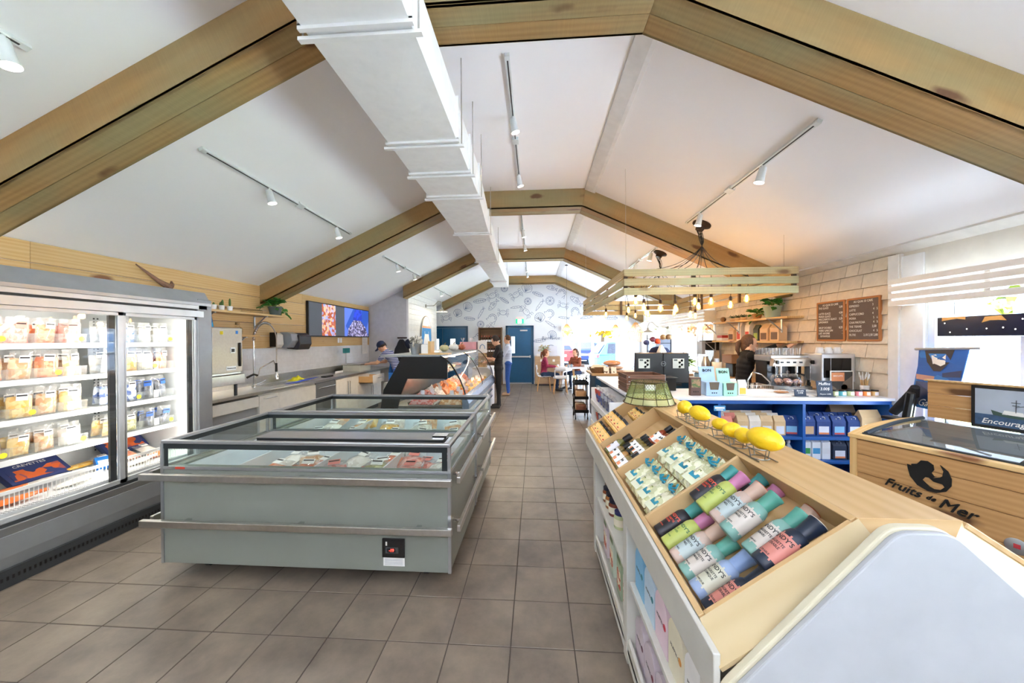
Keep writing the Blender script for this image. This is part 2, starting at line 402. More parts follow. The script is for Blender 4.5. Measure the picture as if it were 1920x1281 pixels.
def tiles():
    x0, y0 = -.415*TS, 8.545*TS
    me = bpy.data.meshes.new('tile'); b = MB().box(.003, TS-.003, .003, TS-.003, -.006, 0)
    me.from_pydata(b.v, [], b.f); me.materials.append(tilem)
    bm = bmesh.new(); bm.from_mesh(me); bmesh.ops.bevel(bm, geom=[e for e in bm.edges if all(v.co.z > -.001 for v in e.verts)], offset=.0015, segments=1, affect='EDGES'); bm.to_mesh(me); bm.free()
    big = []; rest = MB()
    c0 = int((XL-x0)/TS)-1; c1 = int((XR-x0)/TS)+1; r0 = int((YF-y0)/TS)-1; r1 = int((YB-y0)/TS)+1
    for r in range(r0, r1+1):
        for c in range(c0, c1+1):
            x, y = x0+c*TS, y0+r*TS
            if x > XR or x+TS < XL or y > YB or y+TS < YF: continue
            cx, cy = x+TS/2, y+TS/2
            d = cy*cos(.0657)-cx*sin(.0657)
            vis = d > .9 and abs((cx*cos(.0657)+cy*sin(.0657))/d) < 1.5 and cy > 1.55
            hid = (-2.35 < cx < -.75 and cy > 2.5 and cy < 4.3) or (cx > .6 and cy < 8) or (cx < -3.6) or (cx > 1.4 and cy < 7.2) or (cx < -1.3 and cy > 4)
            key = d if vis and not hid else 99+abs(d)
            big.append((key, x, y))
    big.sort()
    for i, (k, x, y) in enumerate(big):
        if i < 300 and k < 50:
            o = link('tile', me, fl); o.location = (x, y, 0)
        else: rest.box(max(x+.003, XL), min(x+TS-.003, XR), y+.003, y+TS-.003, -.006, 0)
    rest.build('tile_field', tilem, fl, kind='stuff')
tiles()
# walls
wl = MB().box(XL-.12, XL, YF, YB, 0, ZS).build('wall_left', white, kind='structure')
wb = MB()
W2 = (.98, 3.02, 0.04, 2.0)              # back window x0,x1,z0,z1
D1 = (-3.32, -2.52); D2 = (-1.03, -.10)
def back_wall():
    y0, y1 = YB, YB+.15
    top = lambda x: ceil_z(x)
    for x0, x1, z0 in [(XL-.1, W2[0], 0), (W2[1], XR+.1, 0)]:
        xs = [x0]+[k for k in (XL, KX0, KX1, XR) if x0 < k < x1]+[x1]
        wb.prism([(x0, 0), (x1, 0)]+[(x, top(min(max(x, XL), XR))) for x in xs[::-1]], 'y', y0, y1)
    wb.prism([(W2[0], W2[3]), (W2[1], W2[3]), (W2[1], top(W2[1])), (W2[0], top(W2[0]))], 'y', y0, y1)
    wb.box(W2[0], W2[1], y0, y1, 0, W2[2])
    return wb.build('wall_back', P('wallpaper_ground', S('dfe4ec'), .7, nz=(2, .02)), kind='structure')
wback = back_wall()
# right wall with three openings
OW = [(-1.9, 3.66, .55, 2.12), (7.72, 10.1, .75, 2.06), (10.5, 12.7, .05, 2.06)]
def right_wall():
    b = MB(); ys = [YF]+[v for o in OW for v in (o[0], o[1])]+[YB+.15]
    for i in range(0, len(ys), 2): b.box(XR, XR+.15, ys[i], ys[i+1], 0, ZS+.02)
    for a, c, z0, z1 in OW: b.box(XR, XR+.15, a, c, 0, z0); b.box(XR, XR+.15, a, c, z1, ZS+.02)
    return b.build('wall_right', P('wall_cream', S('e3dfd8'), .7), kind='structure')
wr = right_wall()
# front wall, behind the camera: solid, with an open gable band added to light the ceiling
def front_wall():
    b = MB(); 
    b.box(XL-.1, 3.3, YF-.15, YF, 0, 2.4); b.box(3.2, XR+.15, YF-.15, YF, 0, ZS); b.box(XL, XR, YF-.15, YF, 0, .3)
    b.box(XL-.1, XR+.1, YF-.15, YF, 2.3, 2.85); b.prism([(XL-.1, 2.42), (-3.4, 2.42), (-3.4, ceil_z(-3.4)), (XL-.1, ZS)], 'y', YF-.15, YF); b.prism([(XR+.1, 2.42), (3.2, 2.42), (3.2, ceil_z(3.2)), (XR+.1, ZS)], 'y', YF-.15, YF)
    for x in (-2.1, -.7, .7, 2.0): b.prism([(x-.04, 2.42), (x+.04, 2.42), (x+.04, ceil_z(x+.04)), (x-.04, ceil_z(x-.04))], 'y', YF-.15, YF)
    for x in (): b.box(x-.05, x+.05, YF-.15, YF, .3, 2.4)
    return b.build('wall_front', white, kind='structure')
front_wall()
cb = MB()
for (xa, xb) in ((XL-.15, KX0), (KX0, KX1), (KX1, XR+.15)):
    za, zb = (ceil_z(xa) if xa >= XL else ZS-.15*SLL), (ceil_z(xb) if xb <= XR else ZS-.15*SL)
    cb.prism([(xa, za), (xb, zb), (xb, zb+.15), (xa, za+.15)], 'y', YF-.15, YB+.15)
cl = cb.build('ceiling', ceilm, kind='structure')
# rounded white strips along the right kink and at the right wall head
tk = MB(); tk.prism([(KX1-.02, ZC-.001), (KX1+.14, ZC-.068), (KX1+.135, ZC-.082), (KX1+.1, ZC-.074), (KX1-.02, ZC-.02)], 'y', YF, YB); tk.build('trim_1', white, kind='structure')
tk = MB(); tk.prism([(XR, ZS-.02), (XR-.12, ZS+.035), (XR-.115, ZS+.055), (XR, ZS+.02)], 'y', YF, YB); tk.build('trim_2', white, kind='structure')
# beams: boards boxed round the rafters, one frame after another
def beam(n, y0, y1, dz, lab):
    root = thing('trim_%d' % n, None, None, (0, y0, ZC), kind='structure', world=True)
    root['label'] = lab
    t = .02
    xl, xr = XL, XR
    if n == 5: xl = -3.35
    if n == 6: xl = -3.35
    segs = [((xl, ceil_z(xl)), (KX0, ZC)), ((KX0, ZC), (KX1, ZC)), ((KX1, ZC), (xr, ceil_z(xr)))]
    for (a, b) in segs:
        d = V((b[0]-a[0], 0, b[1]-a[1])).normalized(); nn = V((d.z, 0, -d.x))        # downwards normal
        # mitred board outlines as prisms in local frames
        A = V((a[0], 0, a[1])); B = V((b[0], 0, b[1]))
        def mit(p, other, k):
            # offset of the point p by dz along normal, corrected so that neighbouring boards meet
            if p == (KX0, ZC): bis = (V((0, 0, -1))+V((SLL, 0, -1)).normalized())
            elif p == (KX1, ZC): bis = (V((0, 0, -1))+V((-SL, 0, -1)).normalized())
            else: return V((p[0], 0, p[1]))+V((0, 0, -1))*(k/abs(nn.z))
            bis.normalize(); return V((p[0], 0, p[1]))+bis*(k/bis.dot(nn))
        A2, B2 = mit(a, b, dz), mit(b, a, dz)
        for yy, s in ((y0, 1), (y1, -1)):
            o = frame_board('beam_board', [A, B, B2, A2], yy, yy+s*t, d, root)
        w2 = (y1-y0)/2
        for k in range(2):
            ya, yb = y0+k*w2+(.0015 if k else .0), y0+(k+1)*w2-(0 if k else .0015)
            A3, B3 = mit(a, b, dz-t), mit(b, a, dz-t)
            frame_board('beam_board', [A3, B3, B2, A2], ya, yb, d, root)
def frame_board(name, quad, ya, yb, d, parent):
    """a mitred board given by its outline in the x-z plane and its y extent; own X along d"""
    o0 = quad[0].copy(); o0.y = ya
    X = d; Y = V((0, 1, 0)); Z = X.cross(Y)
    M = Matrix((X, Y, Z)).transposed().to_4x4(); M.translation = o0; Mi = M.inverted()
    vs = [Mi @ V((q.x, y, q.z)) for y in (ya, yb) for q in quad]
    me = bpy.data.meshes.new(name); me.from_pydata([tuple(v) for v in vs], [], [(0, 1, 2, 3), (7, 6, 5, 4), (0, 4, 5, 1), (1, 5, 6, 2), (2, 6, 7, 3), (3, 7, 4, 0)])
    me.materials.append(beamw)
    bm = bmesh.new(); bm.from_mesh(me); bmesh.ops.recalc_face_normals(bm, faces=bm.faces); bmesh.ops.bevel(bm, geom=bm.edges[:], offset=.002, segments=1, affect='EDGES'); bm.to_mesh(me); bm.free()
    o = link(name, me, parent); inv = root_inv(parent); o.matrix_basis = inv @ M
    return o
beam(3, 2.08, 2.38, .27, 'nearest boxed pine beam crossing the ceiling'); beam(4, 5.37, 5.68, .27, 'second boxed pine beam crossing the ceiling')
beam(5, 8.8, 9.08, .27, 'third boxed pine beam crossing the ceiling'); beam(6, 12.58, 12.86, .27, 'boxed pine beam against the patterned back wall')
# left wall cladding: pine boards above, glazed tile below
lw = thing('trim_7', 'knotty pine boards cladding the left wall', None, (XL, 0, 1.5), kind='structure', world=True)
zz = [1.5, 1.70, 1.905, 2.11, 2.315, 2.5]
for i in range(5):
    y = -2.0; k = 0
    while y < 9.08:
        ln = random.choice((2.4, 3.0, 3.6)); e = min(9.08, y+ln)
        plank('pine_board', (XL+.02, y+.001, (zz[i]+zz[i+1])/2), (XL+.02, e-.001, (zz[i]+zz[i+1])/2), (1, 0, 0), zz[i+1]-zz[i]-.004, .018, pine, lw, bevel=.003)
        y = e
b = MB(); gl = P('glazed_white_tile', S('eef0f4'), .12, spec=.6)
z = .95; r = 0
while z < 1.49:
    y = 3.55-(.075 if r % 2 else 0)
    while y < 9.07:
        b.box(XL, XL+.008, max(3.5, y)+.001, min(9.07, y+.15)-.001, z+.001, min(z+.075, 1.499)-.001); y += .15
    z += .075; r += 1
tw = b.build('tile_splashback', gl, wl, kind='stuff')
# the cold-room block: grey face towards us, white shiplap along its side
YG, XG = 9.1, -3.35
wg = MB().prism([(XL, 0), (XG, 0), (XG, ceil_z(XG)), (XL, ZS)], 'y', YG, YG+.12).build('wall_kitchen_end', P('wall_grey', S('c9c7c6'), .7), kind='structure')
ws = MB().box(XG-.12, XG, YG+.12, 11.8, 0, ceil_z(XG)).build('wall_shiplap', white, kind='structure')
k = 0; z = 0
shl = P('shiplap_board', S('f0efec'), .5, var=.03)
while z < ceil_z(XG)-.02:
    h = min(.145, ceil_z(XG)-z)
    plank('shiplap_board', (XG+.016, YG, z+h/2), (XG+.016, 11.8, z+h/2), (1, 0, 0), h-.006, .016, shl, ws, bevel=.002); z += .145
MB().box(XG-.02, XG+.03, YG-.012, YG+.03, 0, ceil_z(XG)-.01).build('trim_8', white, kind='structure')
# shingled wall behind the coffee bar: tapered shakes in courses
def shingles():
    root = thing('trim_9', 'cream cedar shingles in courses on the wall behind the coffee bar', None, (XR, 3.95, 0), kind='structure', world=True)
    m = P('shingle_cream', S('e2d6c3'), .7, nz=(14, .06), var=.06, bump=(60, .2))
    MB().box(XR-.012, XR, 3.94, 7.58, .0, ZS-.02).build('backing', P('shingle_gap', S('8f8574'), .8), root)
    z = .6; r = 0; cnt = 0; cache = {}
    while z < ZS-.03:
        y = 3.99; h = min(.158, ZS-.02-z)
        while y < 7.58:
            wdt = random.choice((.17, .21, .25, .3, .34)); e = min(7.58, y+wdt)
            key = (round(e-y, 3), round(h, 3))
            if key not in cache:
                me = bpy.data.meshes.new('shingle'); W_, H_ = e-y-.007, h-.004
                me.from_pydata([(-.034, 0, 0), (-.034, W_, 0), (-.006, W_, H_), (-.006, 0, H_), (0, 0, 0), (0, W_, 0), (0, W_, H_), (0, 0, H_)], [], [(0, 1, 2, 3), (7, 6, 5, 4), (0, 4, 5, 1), (1, 5, 6, 2), (2, 6, 7, 3), (3, 7, 4, 0)])
                me.materials.append(m); cache[key] = me
            o = link('shingle', cache[key], root); o.location = V((XR-.01, y, z))-V((XR, 3.95, 0)); cnt += 1
            y = e
        z += .158; r += 1
    MB().box(XR-.035, XR, 3.88, 3.99, 0, ZS-.03).build('corner_board', white, root, bevel=.004)
shingles()
MB().box(XR-.02, XR-.002, 3.66, 3.88, 0, 2.44).build('trim_10', P('jamb_white', S('eef1f5'), .5), kind='structure', bevel=.003)
MB().box(XR-.03, XR, 3.86, 3.885, 1.9, 2.47).build('trim_11', white, kind='structure')
# windows
glass = GLASS('window_glass', (.97, .99, 1), .05)
fw = P('window_frame_white', S('f2f4f7'), .4)
def window(n, axis, pos, a, b_, z0, z1, mulls, label, rails=()):
    r = thing('window_%d' % n, label, None, (pos, a, z0) if axis == 'x' else (a, pos, z0), kind='structure', world=True)
    t = .06
    def bx(u0, u1, d0, d1, h0, h1, nm, mat):
        q = MB().box(pos+d0, pos+d1, u0, u1, h0, h1) if axis == 'x' else MB().box(u0, u1, pos+d0, pos+d1, h0, h1)
        return q.build(nm, mat, r, bevel=.004)
    bx(a, b_, .02, .1, z0, z0+t, 'sill', fw); bx(a, b_, .02, .1, z1-t, z1, 'head', fw)
    bx(a, a+t, .02, .1, z0+t, z1-t, 'jamb', fw); bx(b_-t, b_, .02, .1, z0+t, z1-t, 'jamb', fw)
    for m in mulls: bx(m-.04, m+.04, .02, .1, z0+t, z1-t, 'mullion', fw)
    for h in rails: bx(a+t, b_-t, .03, .09, h-.02, h+.02, 'rail', fw)
    es = [a+t]+[v for m in mulls for v in (m-.04, m+.04)]+[b_-t]
    for i in range(0, len(es), 2):
        q = MB().box(pos+.055, pos+.061, es[i], es[i+1], z0+t, z1-t) if axis == 'x' else MB().box(es[i], es[i+1], pos+.055, pos+.061, z0+t, z1-t)
        q.build('pane', glass, r)
    return r
window(1, 'x', XR, OW[0][0], OW[0][1], OW[0][2], OW[0][3], [.1, 1.55, 2.97], 'large right-hand shop window beside the wooden freezer')
window(2, 'y', YB, W2[0], W2[1], W2[2], W2[3], [1.6, 2.07, 2.93], 'back wall window behind the cafe table')
window(3, 'x', XR, OW[1][0], OW[1][1], OW[1][2], OW[1][3], [8.5, 9.3], 'rear right window beyond the coffee shelves')
window(4, 'x', XR, OW[2][0], OW[2][1], OW[2][2], OW[2][3], [11.2, 12.0], 'furthest right window in the back corner')
# louvred pelmets over the windows: flat white boards one above another
def pelmet(n, y0, y1, zs, xo, label):
    r = thing('slatted_pelmet', label, 'pelmet', (XR, y0, zs[0]), group='slatted pelmets over the windows', world=True)
    m = P('pelmet_board', S('efece8'), .5)
    for z in zs: plank('slat', (xo, y0, z), (xo, y1, z), (-1, 0, 0), .052, .02, m, r)
    y = y0+.5
    while y < y1: 
        MB().box(xo+.02, XR, y-.02, y+.02, zs[0]-.02, zs[0]+.005).build('bracket', m, r)
        MB().box(xo+.02, xo+.03, y-.02, y+.02, zs[0], zs[-1]).build('hanger', m, r); y += 1.1
    MB().box(xo+.02, XR, y0, y0+.02, zs[0]-.02, zs[-1]+.02).build('end_board', m, r)
    MB().box(xo+.02, XR, y1-.02, y1, zs[0]-.02, zs[-1]+.02).build('end_board', m, r)
    return r
pelmet(1, -1.9, 3.76, [1.952, 2.022, 2.092, 2.162], 3.5, 'white slatted pelmet over the large right-hand window')
pelmet(2, 7.62, 10.3, [1.975, 2.045, 2.115, 2.185], 3.5, 'white slatted pelmet over the rear right window')
pelmet(3, 10.4, 12.8, [1.975, 2.045, 2.115], 3.55, 'white slatted pelmet over the window in the back right corner')
r = thing('slatted_pelmet', 'short white slatted pelmet over the back wall window', 'pelmet', (2, YB, 1.95), group='slatted pelmets over the windows', world=True)
for z in (1.93, 1.99, 2.05): plank('slat', (.93, YB-.14, z), (3.05, YB-.14, z), (0, -1, 0), .04, .02, P('pelmet_board', (1, 1, 1)), r)
for x in (.93, 3.03): MB().box(x, x+.02, YB-.12, YB, 1.9, 2.07).build('end_board', MATS['pelmet_board'], r)
# back doors
navy = P('door_blue', S('0d5480'), .35); lite = EM('lite_daylight_glow', (.85, .93, 1), .55)  # door panes glow in place of daylight behind the glass
def door(n, x0, x1, lites, label, bar=None, dbl=False):
    y = YB; r = thing('door_%d' % n, label, None, (x0, y, 0), kind='structure', world=True)
    fr = MB().box(x0-.07, x0, y-.03, y, 0, 2.12).box(x1, x1+.07, y-.03, y, 0, 2.12).box(x0-.07, x1+.07, y-.03, y, 2.05, 2.12)
    fr.build('door_frame', P('door_frame_blue', S('0a4468'), .4), r, bevel=.004)
    spans = [(x0, (x0+x1)/2), ((x0+x1)/2, x1)] if dbl else [(x0, x1)]
    for a, b_ in spans: MB().box(a+.004, b_-.004, y-.02, y, .02, 2.045).build('door_leaf', navy, r, bevel=.003)
    for (a, b_, z0, z1) in lites:
        MB().box(a-.02, b_+.02, y-.028, y-.018, z0-.02, z1+.02).build('lite_frame', P('door_frame_blue', (0, 0, 0)), r)
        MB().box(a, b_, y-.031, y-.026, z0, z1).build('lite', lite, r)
    if bar:
        MB().box(bar[0], bar[1], y-.09, y-.05, .97, 1.02).build('push_bar', steel, r, bevel=.004)
        MB().box(bar[0], bar[0]+.06, y-.08, y-.02, .9, 1.1).build('latch_case', steel, r, bevel=.004)
        MB().box(bar[1]-.04, bar[1], y-.08, y-.02, .95, 1.04).build('latch_case', steel, r, bevel=.004)
        MB().box(x1-.42, x1-.15, y-.06, y-.02, 1.92, 1.97).build('closer', alu, r)
        MB().box(x0+.03, x1-.02, y-.035, y-.018, .03, .055).build('kick_strip', alu, r)
    return r
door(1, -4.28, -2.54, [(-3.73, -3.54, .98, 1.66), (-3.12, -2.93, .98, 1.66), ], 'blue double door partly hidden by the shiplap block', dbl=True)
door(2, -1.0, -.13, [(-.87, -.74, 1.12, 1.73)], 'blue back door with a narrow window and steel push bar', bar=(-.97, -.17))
# skirting
MB().box(-2.45, W2[0], YB-.012, YB, 0, .09).build('baseboard_back', navy if False else white, kind='structure')
# ---------------------------------------------------------------- wrapped goods
clearp = GLASS('clear_plastic', (.97, .98, .98), .05, .08, (.9, .92, .92))
filmp = GLASS('bag_film', (1, 1, 1), .08, .1, (.93, .93, .91))
paper = P('white_label', S('f3f2ee'), .6); blacki = P('black_ink', S('17181a'), .5); yellow_tag = P('yellow_sticker', S('f4de2a'), .5)
def food(name, a, b, sc=38): return PRINT(name, a, b, sc, .5, .4)
F_OR = food('orange_seafood', S('e8702e'), S('f0a877')); F_YE = food('yellow_seafood', S('e0a838'), S('f2d488')); F_TAN = food('tan_seafood', S('c98d52'), S('e4c095'))
F_PK = food('pink_seafood', S('dd6f5c'), S('edb0a0')); F_GR = food('green_seafood', S('a9a45a'), S('dcd9a6')); F_DK = food('dark_mussels', S('23262e'), S('5b6272'), 30)
F_WH = food('white_fish', S('e4ddd0'), S('fbf7ee')); F_BL = food('blue_mussel_bag', S('1d4f9d'), S('c9d4e6'), 26); F_SAL = food('salmon', S('e2742f'), S('f3a06a'), 14)
def bag_mesh(w, h, d, seed, top=.18, lump=.25):
    rnd = random.Random(seed); nu, nv = 8, 9; vs = []; fs = []
    for side in (1, -1):
        for j in range(nv+1):
            v = j/nv
            for i in range(nu+1):
                u = i/nu*2-1
                e = (1-abs(u)**3)*(1-(2*v-1)**6)
                if v > 1-top: e *= .35
                t = d/2*e*(1+lump*noise.noise(V((u*1.7+seed, v*3, side))))
                pin = 1-.1*(1 if v > 1-top else 0)*abs(u)
                vs.append((u*w/2*pin+.006*noise.noise(V((seed, v*6, 0))), side*t, v*h+.008*noise.noise(V((u*3, seed, side)))*(1 if v > .9 else 0)))
    n = (nu+1)*(nv+1)
    for s in (0, 1):
        for j in range(nv):
            for i in range(nu):
                a = s*n+j*(nu+1)+i; q = (a, a+1, a+nu+2, a+nu+1); fs.append(q if s else q[::-1])
    return vs, fs
def make_bag(mats, seed, w=.16, h=.22, d=.06, lab=None, bar=True, name='sealed_bag', window=.45):
    """a sealed bag: film with the food filling its lower part and a printed label"""
    t = thing(name, None, None)
    vs, fs = bag_mesh(w, h, d, seed)
    b = MB().add(vs, fs); b.build('film', filmp, t, smooth=True, local=True)
    vs, fs = bag_mesh(w*.93, h*.72, d*.9, seed+1.3, top=.02, lump=.5)
    b = MB().add([(x, y, z+.004) for x, y, z in vs], fs); b.build('contents', mats, t, smooth=True, local=True)
    if lab:
        b = MB().box(-w*.2, w*.24, -d*.5-.004, -d*.5-.002, h*.6, h*.84); b.build('label', lab, t, local=True)
        if bar: MB().box(-w*.18, w*.2, -d*.5-.0055, -d*.5-.004, h*.74, h*.79).build('printed_bar', blacki, t, local=True)
    return reg(t)
B_OR = make_bag(F_OR, 1, lab=paper); B_YE = make_bag(F_YE, 2, lab=paper); B_TAN = make_bag(F_TAN, 3, lab=paper); B_PK = make_bag(F_PK, 4, lab=P('pink_label', S('ee8f84'), .6))
B_GR = make_bag(F_GR, 5, lab=paper); B_DK = make_bag(F_DK, 6, lab=P('blue_label', S('2c5fb3'), .5)); B_WH = make_bag(F_WH, 8, lab=paper); B_BL = make_bag(F_BL, 9, lab=paper)
PROTOS = [B_OR, B_YE, B_TAN, B_PK, B_GR, B_DK, B_WH, B_BL]
def make_bin():
    b = MB(); w0, w1, l, h, t = .064, .07, .34, .085, .002
    b.prism([(-w0, 0), (w0, 0), (w1, h), (w1-t, h), (w0-t, t), (-w0+t, t), (-w1+t, h), (-w1, h)], 'x', -l, 0)
    b.add([(0, -w0, 0), (0, w0, 0), (0, w1, h), (0, -w1, h)], [(0, 1, 2, 3)]); b.add([(-l, -w0, 0), (-l, w0, 0), (-l, w1, h), (-l, -w1, h)], [(0, 1, 2, 3)])
    b.box(-.002, .003, -w1, w1, h-.004, h+.001)
    return b.build('storage_bin', clearp, None, local=True)
bin0 = make_bin()
# ---------------------------------------------------------------- upright display cooler with sliding glass doors
CX = -3.5
cool = thing('display_cooler', 'tall grey display cooler with lit shelves behind sliding glass doors', 'cooler', (CX-.4, 2.25, 0), world=True)
cw = P('cooler_white', S('dcdedd'), .4); cg = P('cooler_grey', S('9a9da0'), .35, .3); cdk = P('cooler_charcoal', S('3c3f41'), .4, .2)
b = MB()
b.box(-4.36, -4.33, .9, 3.6, .1, 2.08); b.box(-4.33, CX-.05, .9, .94, .1, 2.08); b.box(-4.33, CX-.05, 3.5, 3.6, .1, 2.08); b.box(-4.33, CX-.05, .94, 3.5, .1, .42); b.box(-4.33, CX-.05, .94, 3.5, 1.9, 2.08)
b.build('cabinet', cw, cool)
MB().box(CX-.06, CX+.0, 3.46, 3.62, .1, 2.06).build('end_post', cg, cool, bevel=.01)
b = MB(); b.prism([(CX-.3, 2.08), (CX-.3, 2.17), (CX-.06, 2.14), (CX+.01, 2.02), (CX+.01, 1.99), (CX-.05, 1.99), (CX-.05, 2.08)], 'y', .9, 3.6); b.build('canopy', alu, cool, bevel=.004)
MB().box(CX-.05, CX+.0, .9, 3.56, 1.955, 1.99).build('upper_rail', P('cooler_light', S('d5d8da'), .3, .5), cool)
MB().box(CX-.05, CX-.015, .9, 3.56, 1.935, 1.956).build('rail_slot', cdk, cool)
MB().box(CX-.04, CX+.005, .9, 3.52, 1.87, 1.935).build('door_head', MATS['cooler_light'], cool, bevel=.003)
MB().box(CX-.05, CX+.01, .9, 3.6, .34, .395).build('lower_rail', alu, cool, bevel=.003)
MB().box(CX-.045, CX-.005, .9, 3.6, .395, .42).build('rail_slot', cdk, cool)
MB().prism([(CX-.05, .12), (CX+.0, .12), (CX+.012, .2), (CX+.012, .34), (CX-.05, .34)], 'y', .9, 3.6).build('base_panel', P('cooler_base', S('8b8d8d'), .4, .2), cool, bevel=.003)
b = MB(); b.box(CX-.3, CX+.02, .9, 3.6, 0, .12); b.build('kick_plate', cdk, cool)
b = MB(); y = .95
while y < 3.56: b.box(CX+.02, CX+.0215, y, y+.011, .05, .075); y += .026
b.build('vent_slots', blackp, cool, kind='stuff')
for (ya, yb, xo) in ((.95, 2.8, 0), (2.78, 3.48, -.012)):
    d = MB(); xa, xb = CX-.03+xo, CX-.005+xo
    d.box(xa, xb, ya, ya+.045, .42, 1.87).box(xa, xb, yb-.045, yb, .42, 1.87).box(xa, xb, ya, yb, .42, .455).box(xa, xb, ya, yb, 1.84, 1.87)
    dd = d.build('glass_door', P('cooler_light', (1, 1, 1)), cool, bevel=.003)
    MB().box(CX-.02+xo, CX-.016+xo, ya+.04, yb-.04, .45, 1.845).build('pane', GLASS('cooler_glass', (1, 1, 1), .05), dd)
    MB().box(xa-.02, xa, yb-.09, yb-.045, .45, 1.84).build('gasket', cdk, dd)
led = EM('cooler_led', (1, .96, .86), 4.2)
MB().box(CX-.13, CX-.1, .96, 3.46, 1.862, 1.88).build('light_tube', led, cool)
MB().box(CX-.12, CX-.1, 2.77, 2.79, .5, 1.84).build('light_tube', led, cool)
MB().box(CX-.1, CX-.085, 3.46, 3.475, .5, 1.84).build('light_tube', led, cool)
area((CX-.1, 2.2, 1.85), (-.6, 0, -1), .04, 2.4, 9, (1, .96, .88))
area((CX-.09, 2.76, 1.15), (-.8, -.6, 0), .04, 1.3, 3, (1, .96, .88)); area((CX-.09, 3.44, 1.15), (-.8, -.6, 0), .04, 1.3, 3, (1, .96, .88)); area((CX-.09, 2.82, 1.15), (-.8, .6, 0), .04, 1.3, 2.2, (1, .96, .88))
LV = [1.60, 1.335, 1.05, .77]
for z in LV:
    s = MB().box(-4.3, -3.74, .95, 3.49, z-.018, z).box(-3.745, -3.735, .95, 3.49, z-.03, z+.012).build('shelf', cw, cool, bevel=.002)
    MB().box(-4.3, -3.8, .95, 3.49, z-.03, z-.018).build('shelf_bracket', P('cooler_inner', S('dfe3e4'), .4), s)
MB().box(-4.33, -3.56, .94, 3.5, .42, .47).build('floor_grille', cw, cool)
b = MB()
for y_ in (2.3, 2.33, 3.2, 3.23):
    z = .55
    while z < 1.85: b.box(-4.33, -4.326, y_-.006, y_+.006, z, z+.014); z += .03
b.build('slotted_upright', cdk, cool, kind='stuff')
# wire fence along the bottom well
b = MB(); xr = -3.62
b.box(xr-.004, xr+.004, .96, 3.49, .575, .6); y = .97
while y < 3.48: b.box(xr-.002, xr+.002, y, y+.004, .47, .58); y += .024
b.build('wire_fence', P('white_wire', S('f2f2ee'), .4), cool, kind='stuff')
b = MB()
for x in (-3.6, -3.585, -3.57):
    y = .97
    while y < 3.48: b.box(x, x+.006, y, y+.012, .4701, .4715); y += .022
b.build('drain_slots', cdk, cool, kind='stuff')
rowname = ['top', 'second', 'third', 'fourth']
mixL = [[B_OR, B_PK, B_OR, B_PK], [B_OR, B_TAN, B_OR, B_TAN], [B_YE, B_YE, B_TAN, B_YE], [B_TAN, B_YE, B_TAN, B_WH]]
mixR = [[B_WH, B_BL, B_WH, B_WH], [B_WH, B_YE, B_WH, B_OR], [B_BL, B_BL, B_DK, B_DK], [B_YE, B_GR, B_DK, B_DK]]
cname = {B_OR.name: 'orange', B_PK.name: 'pink', B_TAN.name: 'tan', B_YE.name: 'yellow', B_WH.name: 'white', B_BL.name: 'blue and white', B_GR.name: 'greenish', B_DK.name: 'dark'}
for side, mix, y0 in (('left', mixL, 2.745-.595), ('right', mixR, 2.865)):
    for r, z in enumerate(LV):
        for k in range(4):
            y = y0+.074+k*.1485
            bn = bin0 if (side == 'left' and r == 0 and k == 0) else bin0.copy()
            if bn is not bin0: col.objects.link(bn)
            bn.location = (-3.77, y, z+.001)
            tag(bn, 'clear plastic bin, %s from left, %s shelf, %s cooler door' % (ORD[k], rowname[r], side), 'storage bin', 'clear bins in the cooler')
            if (r+k) % 3 == 0:
                st = MB().add([(-.0, 0, 0)], []); 
                MB().lathe([(.02, 0), (.02, .001)], n=14, ax='x').build('price_sticker', yellow_tag, bn, local=True).location = (.004, .035, .045)
            p = mix[r][k]
            for q in range(2):
                hh = {0: .92, 1: 1.0, 2: 1.0, 3: .86}[r]
                o = dup(p, (-3.83-.1*q, y+random.uniform(-.008, .008), z+.006), label='%s %s bag, %s bin from left, %s shelf, %s cooler door' % (('front', 'rear')[q], cname[p.name], ORD[k], rowname[r], side), group='frozen bags in the cooler bins',
                        rot=(random.uniform(-.1, .1), random.uniform(-.06, .06), pi/2+random.uniform(-.25, .25)), scale=(.82, .95, hh))
                o['category'] = 'bag'
